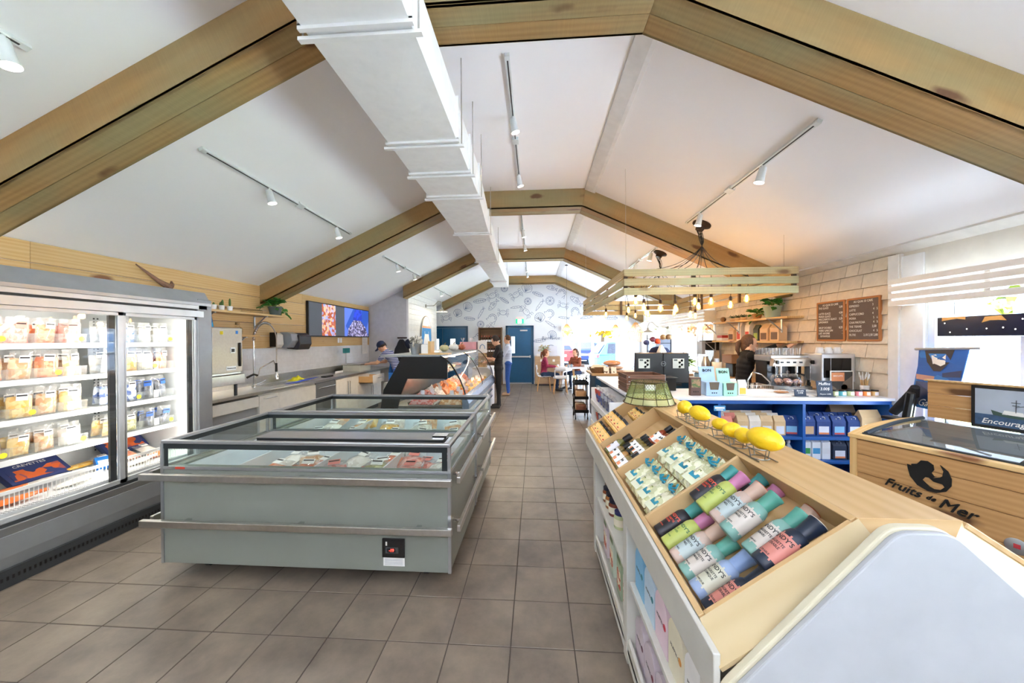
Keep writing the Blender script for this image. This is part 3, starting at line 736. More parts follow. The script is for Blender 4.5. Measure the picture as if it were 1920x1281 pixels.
# bottom well: fillets lying down, printed boxes leaning
def fillet(seed, L_, W_, mat, name='fish_fillet'):
    vs = []; fs = []; nx, ny = 12, 8
    for i in range(nx+1):
        u = i/nx
        hw = W_/2*(sin(pi*min(1, u*1.15+.02))**.6 if u < .85 else (1-u)/.15*.55+.1)
        for j in range(ny):
            a = 2*pi*j/ny; vs.append((u*L_, hw*cos(a), .014+.014*sin(a)*(1+.2*noise.noise(V((u*4, j, seed))))))
    for i in range(nx):
        for j in range(ny): fs.append((i*ny+j, i*ny+(j+1) % ny, (i+1)*ny+(j+1) % ny, (i+1)*ny+j))
    fs.append(tuple(range(ny))); fs.append(tuple(range(nx*ny, (nx+1)*ny))[::-1])
    return MB().add(vs, fs)
bw = []
for i, (x, y, rz, m, L_, lab) in enumerate([(-3.75, 2.1, 1.35, F_SAL, .34, 'bright orange salmon fillet at the front of the cooler well'), (-3.95, 2.15, 1.2, F_SAL, .3, 'salmon fillet behind the front one in the cooler well'),
        (-3.72, 2.5, 1.6, F_WH, .3, 'pale fish fillet in film beside the salmon'), (-3.92, 2.42, 1.2, F_WH, .36, 'long white fish fillet in the middle of the cooler well'), (-3.75, 2.95, 1.5, F_WH, .3, 'white fillet below the right cooler door'),
        (-3.78, 3.2, 1.7, F_OR, .22, 'orange fillet pack below the right cooler door'), (-4.05, 2.75, 1.4, F_YE, .3, 'yellowish fillet at the back of the cooler well')]):
    o = fillet(i, L_, .13, m).build('fish_fillet', m, None, smooth=True, local=True); o.location = (x, y, .472+.03*(i in (1, 3, 6))); o.rotation_euler = (.0, -.08, rz)
    tag(o, lab, 'fish fillet', 'fillets in the cooler well')
def carton(name, w, h, d, faces, label, loc, rot, grp=None, words=None):
    t = thing(name, label, 'box', loc, group=grp); t.rotation_euler = rot
    MB().box(-w/2, w/2, -d/2, d/2, 0, h).build('carton', faces[0], t, local=True, bevel=.002)
    MB().box(-w*.42, w*.42, -d/2-.0012, -d/2, h*.12, h*.62).build('printed_picture', faces[1], t, local=True)
    if words: text(words, h*.17, (0, -d/2-.0015, h*.8), (1, 0, 0), (0, 0, 1), paper, t, 'lettering', .0003, align='CENTER', world_parent=False)
    return t
navyc = P('navy_carton', S('25366f'), .4); bluec = P('blue_carton', S('1672c4'), .4); pic1 = PRINT('fried_fish_picture', S('d9632a'), S('2f3c72'), 22, .45)
carton('fish_box', .36, .22, .045, (navyc, pic1), 'navy box with orange fried fish picture leaning in left cooler well', (-4.02, 2.63, .5), (-.95, 0, pi/2), words='CREVETTES')
carton('fish_box', .16, .11, .05, (bluec, paper), 'small bright blue box lying behind the centre cooler post', (-3.82, 2.93, .5), (-.9, 0, pi/2-.4))
carton('fish_box', .36, .24, .045, (navyc, pic1), 'navy box with a dark seafood picture at right end of cooler well', (-4.1, 3.3, .52), (-.8, 0, pi/2), words='HOMARD')
for k in range(3):
    o = dup((B_TAN, B_OR, B_WH)[k], (-3.85, 2.98+.17*k, .5), label='%s bag lying flat in the cooler well right of the centre post' % ('tan', 'orange', 'white')[k], group='frozen bags in the cooler bins', rot=(-1.2, 0, pi/2), scale=.85); o['category'] = 'bag'
# ---------------------------------------------------------------- kitchen run along the left wall
KF = -3.78
def cab(y0, y1, name, label, doors=(), drawers=(), zt=.885, top_apron=None, body=offwhite):
    t = thing(name, label, 'cabinet', (XL+.3, (y0+y1)/2, 0), world=True)
    MB().box(XL+.01, KF-.02, y0+.002, y1-.002, .1, zt).build('body', body, t)
    MB().box(XL+.01, KF-.08, y0+.002, y1-.002, 0, .1).build('plinth', cdk, t)
    for (a, b_, z0, z1, hy) in doors:
        d = MB().box(KF-.02, KF, a+.003, b_-.003, z0, z1).build('door', offwhite, t, bevel=.002)
        if hy is not None: MB().tube([(KF, hy, z1-.07), (KF+.03, hy, z1-.07), (KF+.03, hy, z1-.33), (KF, hy, z1-.33)], .006, 6).build('handle', chrome, d, smooth=True)
    for (a, b_, z0, z1) in drawers:
        d = MB().box(KF-.02, KF, a+.003, b_-.003, z0, z1).build('drawer', offwhite, t, bevel=.002); m_ = (a+b_)/2; q = (b_-a)*.3
        MB().tube([(KF, m_-q, z1-.045), (KF+.03, m_-q, z1-.045), (KF+.03, m_+q, z1-.045), (KF, m_+q, z1-.045)], .006, 6).build('handle', chrome, d, smooth=True)
    return t
t = thing('sink_table', 'steel framed table with white apron beside the display cooler', 'table', (XL+.3, 4.2, 0), world=True)
MB().box(XL+.01, KF, 3.66, 4.6, .72, .86).build('apron', offwhite, t, bevel=.003); MB().box(KF-.06, KF-.02, 3.68, 4.58, .1, .72).build('panel', P('grey_panel', S('8f9294'), .5), t)
for y in (3.7, 4.55):
    MB().cyl((KF-.1, y, 0), (KF-.1, y, .72), .02).build('leg', steel, t, smooth=True); MB().cyl((XL+.1, y, 0), (XL+.1, y, .72), .02).build('leg', steel, t, smooth=True)
cab(4.61, 4.98, 'drawer_cabinet', 'narrow white drawer unit under the steel worktop', drawers=[(4.61, 4.98, .6, .86), (4.61, 4.98, .34, .59), (4.61, 4.98, .11, .33)])
cab(4.98, 5.86, 'sink_cabinet', 'wide white sink cabinet with small round pulls', doors=[(4.98, 5.42, .11, .6, None), (5.42, 5.86, .11, .6, None), (4.98, 5.86, .62, .86, None)])
t = thing('dishwasher', 'grey dishwasher set under the steel worktop', 'dishwasher', (XL+.3, 6.17, 0), world=True)
MB().box(XL+.01, KF-.02, 5.87, 6.46, .1, .885).build('body', darkgrey, t); MB().box(KF-.02, KF, 5.875, 6.455, .12, .88).build('door', P('dishwasher_front', S('83878a'), .35, .4), t, bevel=.004)
MB().tube([(KF, 5.93, .78), (KF+.035, 5.93, .79), (KF+.035, 6.4, .79), (KF, 6.4, .78)], .009, 8).build('handle', chrome, t, smooth=True)
cab(6.48, 7.32, 'base_cabinet', 'white two-door cabinet right of the dishwasher', doors=[(6.48, 6.9, .11, .87, 6.86), (6.9, 7.32, .11, .87, 6.94)])
t = cab(7.33, 8.45, 'base_cabinet', 'white cabinet with one drawer pulled open, behind staff member', doors=[(7.33, 7.9, .11, .66, 7.86), (7.9, 8.45, .11, .66, 7.94)])
d = MB().box(KF+.3, KF+.32, 7.36, 7.9, .69, .87).build('drawer', offwhite, t, bevel=.002)
MB().box(KF-.02, KF+.3, 7.38, 7.39, .7, .84).box(KF-.02, KF+.3, 7.87, 7.88, .7, .84).box(KF-.02, KF+.3, 7.38, 7.88, .7, .71).build('drawer_box', P('drawer_pine', S('cfa36a'), .6), d)
MB().tube([(KF+.32, 7.5, .8), (KF+.35, 7.5, .8), (KF+.35, 7.76, .8), (KF+.32, 7.76, .8)], .006, 6).build('handle', chrome, d, smooth=True)
# steel worktop with sink, upstand
t = thing('steel_worktop', 'long brushed steel worktop with sink and upstand along left wall', 'worktop', (XL+.3, 6, .9), world=True)
b = MB(); b.box(XL+.01, KF+.03, 3.66, 5.1, .89, .93); b.box(XL+.01, KF+.03, 5.8, 9.08, .89, .93); b.box(KF-.05, KF+.03, 5.1, 5.8, .89, .93); b.box(XL+.01, XL+.12, 5.1, 5.8, .89, .93)
b.build('top', steel, t, bevel=.004)
b = MB(); b.box(XL+.12, KF-.05, 5.1, 5.8, .7, .71).box(XL+.12, XL+.125, 5.1, 5.8, .71, .93).box(KF-.055, KF-.05, 5.1, 5.8, .71, .93).box(XL+.12, KF-.05, 5.1, 5.105, .71, .93).box(XL+.12, KF-.05, 5.795, 5.8, .71, .93)
b.build('sink_bowl', steel, t)
MB().box(XL+.009, XL+.03, 3.66, 9.08, .93, 1.06).build('upstand', steel, t, bevel=.003)
# spray tap
t = thing('spray_tap', 'chrome spring-neck spray tap standing at the sink', 'tap', (-4.2, 5.02, .93), world=True)
MB().lathe([(.03, 0), (.03, .015), (.014, .03), (.014, .06)], (-4.2, 5.02, .93), 14).build('base', chrome, t, smooth=True)
MB().tube([(-4.2, 5.02, .95), (-4.2, 5.02, 1.62)], .012, 10).build('riser', chrome, t, smooth=True)
arc = [V((-4.2, 5.02+.235*(1-cos(a)), 1.62+.28*sin(a))) for a in [pi*i/28 for i in range(29)]]
hel = []
for i in range(280):
    u = i/279*.62; p = arc[int(u*28)].lerp(arc[min(28, int(u*28)+1)], u*28-int(u*28)); a = i/279*2*pi*26
    tt = (arc[min(28, int(u*28)+1)]-arc[int(u*28)]).normalized(); n1 = V((1, 0, 0)); n2 = tt.cross(n1)
    hel.append(p+(n1*cos(a)+n2*sin(a))*.02)
MB().tube(hel, .004, 5).build('spring', chrome, t, smooth=True)
MB().tube(arc+[V((-4.2, 5.49, 1.4)), V((-4.2, 5.48, 1.22))], .009, 8).build('hose', steel, t, smooth=True)
MB().tube([(-4.2, 5.48, 1.26), (-4.2, 5.48, 1.12)], [.016, .02], 10).build('spray_grip', blackp, t, smooth=True)
MB().lathe([(.012, .12), (.03, .06), (.035, .0), (0, 0)], (-4.2, 5.48, 1.0), 14).build('spray_head', chrome, t, smooth=True)
MB().tube([(-4.2, 5.02, 1.06), (-4.2, 5.1, 1.09), (-4.2, 5.14, 1.2), (-4.2, 5.42, 1.3), (-4.2, 5.45, 1.24)], .009, 8).build('side_spout', chrome, t, smooth=True)
MB().tube([(-4.2, 5.02, .96), (-4.14, 5.1, .99), (-4.12, 5.15, 1.02)], .007, 6).build('lever', chrome, t, smooth=True)
# steamer on a stand
t = thing('countertop_steamer', 'stainless cabinet steamer with black latch standing by the cooler', 'steamer', (-4.05, 4.1, .93), world=True)
MB().box(XL+.1, -3.78, 3.75, 4.31, 1.2, 1.79).build('cabinet', steel, t, bevel=.008)
d = MB().box(-3.78, -3.75, 3.77, 4.3, 1.23, 1.78).build('door', P('steamer_door', S('a39c90'), .35, 1, nz=(40, .05)), t, bevel=.006)
MB().box(-3.75, -3.73, 4.245, 4.265, 1.3, 1.6).build('latch_bar', blackp, d, bevel=.004); MB().box(-3.751, -3.746, 4.12, 4.19, 1.47, 1.54).build('latch_plate', alu, d); MB().box(-3.747, -3.742, 4.135, 4.175, 1.485, 1.525).build('latch_hole', blackp, d)
MB().box(-3.751, -3.747, 4.06, 4.2, 1.26, 1.31).build('name_plate', alu, d)
text('Steamcook', .028, (-3.7465, 4.07, 1.285), (0, 1, 0), (0, 0, 1), blacki, d)
MB().box(-3.751, -3.748, 3.78, 3.88, 1.5, 1.76).build('notice', paper, d); MB().box(-3.751, -3.748, 3.98, 4.02, 1.7, 1.74).build('sticker', yellow_tag, d); MB().box(-3.751, -3.748, 4.2, 4.235, 1.71, 1.75).build('sticker', bluec, d)
MB().box(XL+.1, -3.74, 3.72, 4.33, 1.08, 1.2).build('drip_tray', steel, t, bevel=.005)
for x in (-4.2, -3.8):
    for y in (3.8, 4.25): MB().cyl((x, y, .93), (x, y, 1.08), .018).build('leg', darkgrey, t, smooth=True)
MB().tube([(-3.75, 4.36, 1.14), (-3.7, 4.42, 1.18), (-3.7, 4.48, 1.16)], .014, 8).build('valve_handle', blackp, t, smooth=True)
# shelves with brackets
def wall_shelf(y0, y1, z, x0, x1, label, mat, brk, side=1, cat='shelf'):
    t = thing('wall_shelf', label, cat, ((x0+x1)/2, (y0+y1)/2, z), world=True)
    plank('shelf_board', ((x0+x1)/2, y0, z), ((x0+x1)/2, y1, z), (0, 0, 1), abs(x1-x0), .03, mat, t)
    for y in brk:
        xw = x0 if side == 1 else x1; s = side
        MB().box(min(xw, xw+s*.012), max(xw, xw+s*.012), y-.012, y+.012, z-.23, z-.03).box(min(xw, xw+s*.22), max(xw, xw+s*.22), y-.012, y+.012, z-.042, z-.03).tube([(xw+s*.01, y, z-.2), (xw+s*.19, y, z-.038)], .009, 6).build('bracket', alu, t)
    return t
wall_shelf(3.7, 5.58, 2.035, XL+.02, XL+.27, 'upper pine shelf on the plank wall, left of the television', pine, [4.35, 5.25])
wall_shelf(4.45, 5.1, 1.71, XL+.02, XL+.24, 'short lower pine shelf over the sink', pine, [4.85])
def cactus(loc, h, n, label, pw=.035):
    t = thing('potted_cactus', label, 'plant', loc, group='small cacti in white pots'); 
    MB().lathe([(pw*.8, 0), (pw, .07), (pw*.9, .07), (pw*.85, .06)], n=16).build('pot', white, t, smooth=True, local=True)
    g = P('cactus_green', S('5c7a3c'), .7, nz=(40, .2))
    for k in range(n):
        a = k*2.2; r = .014*(n > 1); hh = h*(1-.22*k)
        MB().ball((r*cos(a), r*sin(a), .06+hh/2), (.014, .014, hh/2+.01), 10, 8).build('stem', g, t, smooth=True, local=True)
    return t
cactus((-4.25, 4.42, 2.036), .03, 1, 'small round cactus in a white pot, leftmost of three'); cactus((-4.25, 4.54, 2.036), .08, 3, 'branched cactus in a white pot, middle of three'); cactus((-4.25, 4.67, 2.036), .11, 1, 'tall cactus in a white pot, rightmost of three')
# wire tray, driftwood
t = thing('wire_tray', 'low dark wire tray on the upper kitchen shelf', 'tray', (-4.27, 4.98, 2.036), world=True)
b = MB()
for z in (2.04, 2.085): b.tube([(-4.36, 4.78, z), (-4.18, 4.78, z), (-4.18, 5.17, z), (-4.36, 5.17, z)], .003, 5, closed=True)
for i in range(20): b.tube([(-4.18, 4.78+.0205*i, 2.04), (-4.18, 4.78+.0205*i, 2.085)], .0015, 4)
for i in range(9): b.tube([(-4.36+.0225*i, 4.78, 2.04), (-4.36+.0225*i, 5.17, 2.04)], .0015, 4)
b.build('wire', P('old_wire', S('4d4b30'), .6, .5), t)
b = MB(); dw = P('driftwood', S('8d6a55'), .8, nz=(12, .3))
b.tube([(-4.34, 3.86, 2.036), (-4.33, 3.87, 2.16), (-4.3, 3.9, 2.26), (-4.34, 3.8, 2.33), (-4.36, 3.6, 2.47)], [.02, .03, .045, .022, .006], 8); b.tube([(-4.3, 3.9, 2.25), (-4.33, 3.96, 2.3), (-4.33, 3.95, 2.34)], [.03, .022, .008], 7); b.tube([(-4.32, 3.87, 2.12), (-4.28, 3.8, 2.05), (-4.26, 3.78, 2.036)], [.018, .016, .01], 6)
b.build('driftwood_branch', dw, None, smooth=True, label='bare reddish driftwood branch standing on the upper kitchen shelf', cat='driftwood')
def leaf_mesh(L_=.09, W_=.05, fold=.012, droop=.02):
    vs = []; fs = []; n = 6
    for i in range(n+1):
        u = i/n; w_ = W_/2*sin(pi*min(1, u*.95+.03))**.7*(1-.25*u); z = -droop*u*u
        vs += [(u*L_, -w_, z+fold), (u*L_, 0, z), (u*L_, w_, z+fold)]
    for i in range(n):
        for j in range(2): a = i*3+j; fs.append((a, a+1, a+4, a+3))
    return vs, fs
def leafy(name, label, loc, pot, potm, nleaf, spread, hgt, droopers=0, leafm=None, L_=.09, W_=.055, cat='plant', seed=1, group=None, up=.5, big=False):
    """a pot with stems; each large leaf is a part of its own when big, else the leaves are one part"""
    rnd = random.Random(seed); t = thing(name, label, cat, loc, group=group)
    MB().lathe([(pot[0]*.72, 0), (pot[0], pot[1]), (pot[0]*1.04, pot[1]), (pot[0]*1.04, pot[1]*.93), (pot[0]*.9, pot[1]*.92), (0.001, pot[1]*.86)], n=20).build('pot', potm, t, smooth=True, local=True)
    lv, lf = leaf_mesh(L_, W_); me = None
    st = MB(); allb = MB()
    for k in range(nleaf):
        a = rnd.uniform(0, 2*pi); el = rnd.uniform(.1, 1.3)*up*2; r = rnd.uniform(.3, 1)*spread
        if k < droopers: p = V((cos(a)*spread*1.2, sin(a)*spread*1.2, pot[1]+rnd.uniform(-.13, .02))); el = -.6
        else: p = V((cos(a)*r*.7, sin(a)*r*.7, pot[1]+hgt*rnd.uniform(.15, 1)*(1.1-.5*r/spread)))
        st.tube([(0, 0, pot[1]*.85), (p.x*.5, p.y*.5, max(pot[1], p.z)*.9+.02), tuple(p)], .0025, 4)
        M = Matrix.Translation(p) @ Matrix.Rotation(a+rnd.uniform(-.5, .5), 4, 'Z') @ Matrix.Rotation(-el*.5+rnd.uniform(-.3, .4), 4, 'Y') @ Matrix.Rotation(rnd.uniform(-.5, .5), 4, 'X') @ Matrix.Scale(rnd.uniform(.7, 1.25), 4)
        if big:
            if me is None:
                me = bpy.data.meshes.new('leaf'); me.from_pydata(lv, [], lf); me.materials.append(leafm); me.shade_smooth()
            o = link('leaf', me, t); o.matrix_basis = M
        else: allb.xf(M).add(lv, lf)
    if not big: allb.build('foliage', leafm, t, smooth=True, local=True, kind='stuff')
    st.build('stems', P('stem_green', S('6f8f45'), .6), t, local=True)
    return t
leafg = P('leaf_green', S('3f8a35'), .45, nz=(20, .25), var=.2); leafl = P('leaf_lime', S('8fb93f'), .5, nz=(20, .2), var=.15)
leafy('potted_pothos', 'trailing green pothos in a dark pot at the end of the upper kitchen shelf', (-4.17, 5.43, 2.036), (.1, .13), P('dark_pot', S('54605c'), .6), 60, .13, .14, 12, leafg, .1, .065, seed=3, big=True)
leafy('small_herb_pot', 'little green plant half hidden behind the steamer picture', (-4.1, 3.8, 1.79), (.04, .05), P('dark_pot', (0, 0, 0)), 14, .05, .06, 0, leafg, .04, .025, seed=5)
t = thing('picture_panel', 'small square blue underwater picture leaning on top of the steamer', 'picture', (-4.0, 4.0, 1.79)); t.rotation_euler = (-.18, 0, pi/2)
MB().box(-.15, .15, -.01, .01, 0, .2).build('panel', P('dark_edge', S('12324f'), .4), t, local=True)
MB().box(-.145, .145, -.012, -.01, .005, .195).build('printed_picture', PRINT('undersea_picture', S('0c7ac6'), S('3fb5ee'), 7, .5), t, local=True)
MB().prism([(-.07, .1), (0, .12), (.09, .07), (.05, .05), (.02, .085), (-.05, .07)], 'y', -.0135, -.012).build('diver_shape', P('navy_ink', S('0a2744'), .5), t, local=True)
b = MB().lathe([(.05, 0), (.062, .02), (.062, .09), (.03, .12), (.03, .15), (.034, .15)], n=18)
t = thing('apothecary_jar', 'clear glass jar holding shells on the short kitchen shelf', 'jar', (-4.24, 4.78, 1.711)); b.build('glass', GLASS('jar_glass', (.93, .95, .92), .12), t, smooth=True, local=True)
MB().lathe([(.026, .14), (.026, .175), (0, .175)], n=14).build('cork', P('cork', S('b08a5a'), .8), t, smooth=True, local=True); MB().lathe([(.05, .005), (.055, .055), (0, .065)], n=14).build('shells', PRINT('shell_fill', S('8a7a5c'), S('e0d7c0'), 60), t, local=True)
# dispensers
t = thing('soap_dispenser', 'white soap dispenser on the plank wall', 'dispenser', (XL+.08, 5.66, 1.52), world=True)
MB().prism([(XL+.02, 1.52), (XL+.1, 1.5), (XL+.14, 1.56), (XL+.13, 1.72), (XL+.09, 1.75), (XL+.02, 1.75)], 'y', 5.58, 5.74).build('case', offwhite, t, bevel=.01); MB().box(XL+.02, XL+.14, 5.57, 5.582, 1.52, 1.76).build('side_plate', blackp, t)
t = thing('towel_dispenser', 'black and grey paper towel dispenser on the plank wall', 'dispenser', (XL+.1, 6.05, 1.46), world=True)
MB().prism([(XL+.02, 1.5), (XL+.16, 1.5), (XL+.24, 1.62), (XL+.22, 1.74), (XL+.14, 1.77), (XL+.02, 1.77)], 'y', 5.8, 5.98).build('side_case', P('smoke_grey', S('9a9ea4'), .3), t, bevel=.01)
MB().prism([(XL+.02, 1.48), (XL+.22, 1.46), (XL+.27, 1.56), (XL+.26, 1.7), (XL+.18, 1.76), (XL+.02, 1.76)], 'y', 5.96, 6.3).build('front_case', P('dispenser_black', S('29272e'), .25), t, bevel=.015)
# television
t = thing('television', 'wide wall television showing a lobster dish and a heap of shellfish', 'television', (XL+.05, 7.73, 1.7), world=True)
MB().box(XL+.02, XL+.07, 6.5, 8.97, 1.7, 2.39).build('case', blackp, t, bevel=.004)
MB().box(XL+.07, XL+.073, 6.52, 8.95, 1.72, 2.37).build('screen', EM('screen_grey', S('4b5058'), .35), t)
MB().box(XL+.073, XL+.0745, 6.93, 7.42, 1.72, 2.37).build('picture', PRINT('lobster_picture', S('b4562e'), S('98a9e0'), 17, .5, .3, .4, S('e8b48c')), t)
MB().box(XL+.073, XL+.0745, 7.78, 8.93, 1.72, 2.37).build('picture', PRINT('sky_blue_picture', S('2b55b8'), S('5d7bd8'), 2, .5, .3, .35), t)
MB().prism([(7.9, 1.72), (8.9, 1.72), (8.75, 1.95), (8.5, 2.12), (8.2, 2.12), (7.95, 1.9)], 'x', XL+.0745, XL+.076).build('shellfish_heap_picture', PRINT('mussel_heap_picture', S('352c55'), S('9a95c4'), 30, .5, .3, .35, S('c9c4e6')), t)
MB().prism([(8.15, 2.1), (8.25, 2.36), (8.55, 2.36), (8.6, 2.1)], 'x', XL+.0745, XL+.0765).build('fisher_picture', PRINT('oilskin_picture', S('233bb8'), S('2f4bd6'), 9, .5, .3, .35), t)
t = thing('power_outlet', 'white double outlet plate under the television', 'outlet', (XL+.02, 7.65, 1.58), world=True)
for y in (7.58, 7.68): MB().box(XL+.02, XL+.028, y, y+.07, 1.57, 1.68).build('plate', white, t, bevel=.002)
t = thing('notice_sheet', 'pale paper notice hanging at the corner below the television', 'notice', (XL+.02, 8.9, 1.3), world=True)
MB().box(XL+.02, XL+.023, 8.7, 8.98, 1.28, 1.7).build('sheet', paper, t)
for i in range(9): MB().box(XL+.023, XL+.0236, 8.73, 8.94, 1.32+.04*i, 1.324+.04*i).build('printed_line', P('grey_ink', S('a8a8b4'), .6), t)
# on the worktop
t = thing('counter_scale', 'white counter scale with a tall display at the end of the steel worktop', 'scale', (-4.0, 7.9, .93), world=True)
MB().box(-4.25, -3.85, 7.55, 8.05, .93, 1.07).build('body', P('scale_beige', S('d9d6c4'), .4), t, bevel=.01); MB().box(-4.27, -3.83, 7.53, 8.07, 1.08, 1.1).build('pan', steel, t, bevel=.003)
MB().cyl((-4.2, 7.6, 1.07), (-4.2, 7.6, 1.36), .014).build('pole', alu, t, smooth=True); MB().box(-4.22, -4.17, 7.5, 7.72, 1.34, 1.45).build('display', P('teal_display', S('2f8f96'), .3), t, bevel=.005)
t = thing('yellow_cloth', 'crumpled yellow cloth beside the sink', 'cloth', (-4.15, 5.9, .93))
vs = []; fs = []
for i in range(13):
    for j in range(9):
        u, v = i/12*2-1, j/8*2-1; e = max(0, 1-u*u)*max(0, 1-v*v); vs.append((v*.08, u*.17, .004+e*(.06+.05*noise.noise(V((u*3, v*3, 0))))))
for i in range(12):
    for j in range(8): a = i*9+j; fs.append((a, a+1, a+10, a+9))
MB().add(vs, fs).build('folds', P('yellow_cloth', S('e6dc22'), .8), t, smooth=True, local=True)
b = MB().prism([(5.35, .932), (5.6, .932), (6.15, .96), (5.9, .96)], 'x', -3.98, -3.9).build('blue_chopping_board', P('board_blue', S('1c46c9'), .4), None, label='bright blue board lying along the sink edge', cat='board')
t = thing('wrapped_parcel', 'pale paper parcel on the far part of the steel worktop', 'parcel', (-4.1, 7.15, .93)); vs, fs = bag_mesh(.3, .16, .08, 31, top=.1); MB().add([(y, x, z*.35) for x, y, z in vs], fs).build('wrap', paper, t, smooth=True, local=True)
b = MB().box(-4.0, -3.9, 6.35, 6.6, .93, .955).build('phone_cradle', blackp, None, label='small black device lying on the steel worktop', cat='device', bevel=.008)
# hooks, coat and cap on the grey wall
t = thing('hook_rail', 'dark hook rail screwed to the grey wall', 'hook rail', (-3.45, YG, 1.66), world=True)
MB().box(-3.62, -3.36, YG-.015, YG, 1.66, 1.7).build('rail', P('dark_wood', S('3b2a20'), .5), t)
for x in (-3.57, -3.49, -3.41): MB().tube([(x, YG-.015, 1.69), (x, YG-.05, 1.66), (x, YG-.06, 1.69)], .005, 6).build('hook', blackm, t, smooth=True)
def drape(pts, name, label, cat, mat, y, th=.12, nseed=0):
    """a hanging garment: outline widened by folds; pts = [(x_left,x_right,z)...] from the top down"""
    vs = []; fs = []; n = 17
    for (a, b_, z) in pts:
        for k in range(n):
            an = 2*pi*k/n; cx = (a+b_)/2; rx = (b_-a)/2*(1+.05*sin(5*an+z*9+nseed)); ry = th/2*(1+.3*sin(4*an+z*7)); vs.append((cx+rx*cos(an), y+ry*sin(an), z))
    for i in range(len(pts)-1):
        for k in range(n): fs.append((i*n+k, i*n+(k+1) % n, (i+1)*n+(k+1) % n, (i+1)*n+k))
    fs.append(tuple(range(n))[::-1]); fs.append(tuple(range((len(pts)-1)*n, len(pts)*n)))
    return MB().add(vs, fs).build(name, mat, None, smooth=True, label=label, cat=cat)
darkcloth = P('dark_cloth', S('14161c'), .85)
drape([(-3.52, -3.44, 1.64), (-3.58, -3.36, 1.56), (-3.66, -3.28, 1.4), (-3.7, -3.22, 1.15), (-3.66, -3.18, .9), (-3.5, -3.16, .7), (-3.42, -3.16, .5)], 'hanging_coat', 'black coat hanging from the hook rail', 'coat', darkcloth, YG-.09)
MB().ball((-3.3, YG-.08, 1.52), (.1, .07, .13), 14, 10).build('baseball_hat', P('navy_cloth', S('1a2338'), .85), None, smooth=True, label='navy hat hanging beside the black coat', cat='hat')
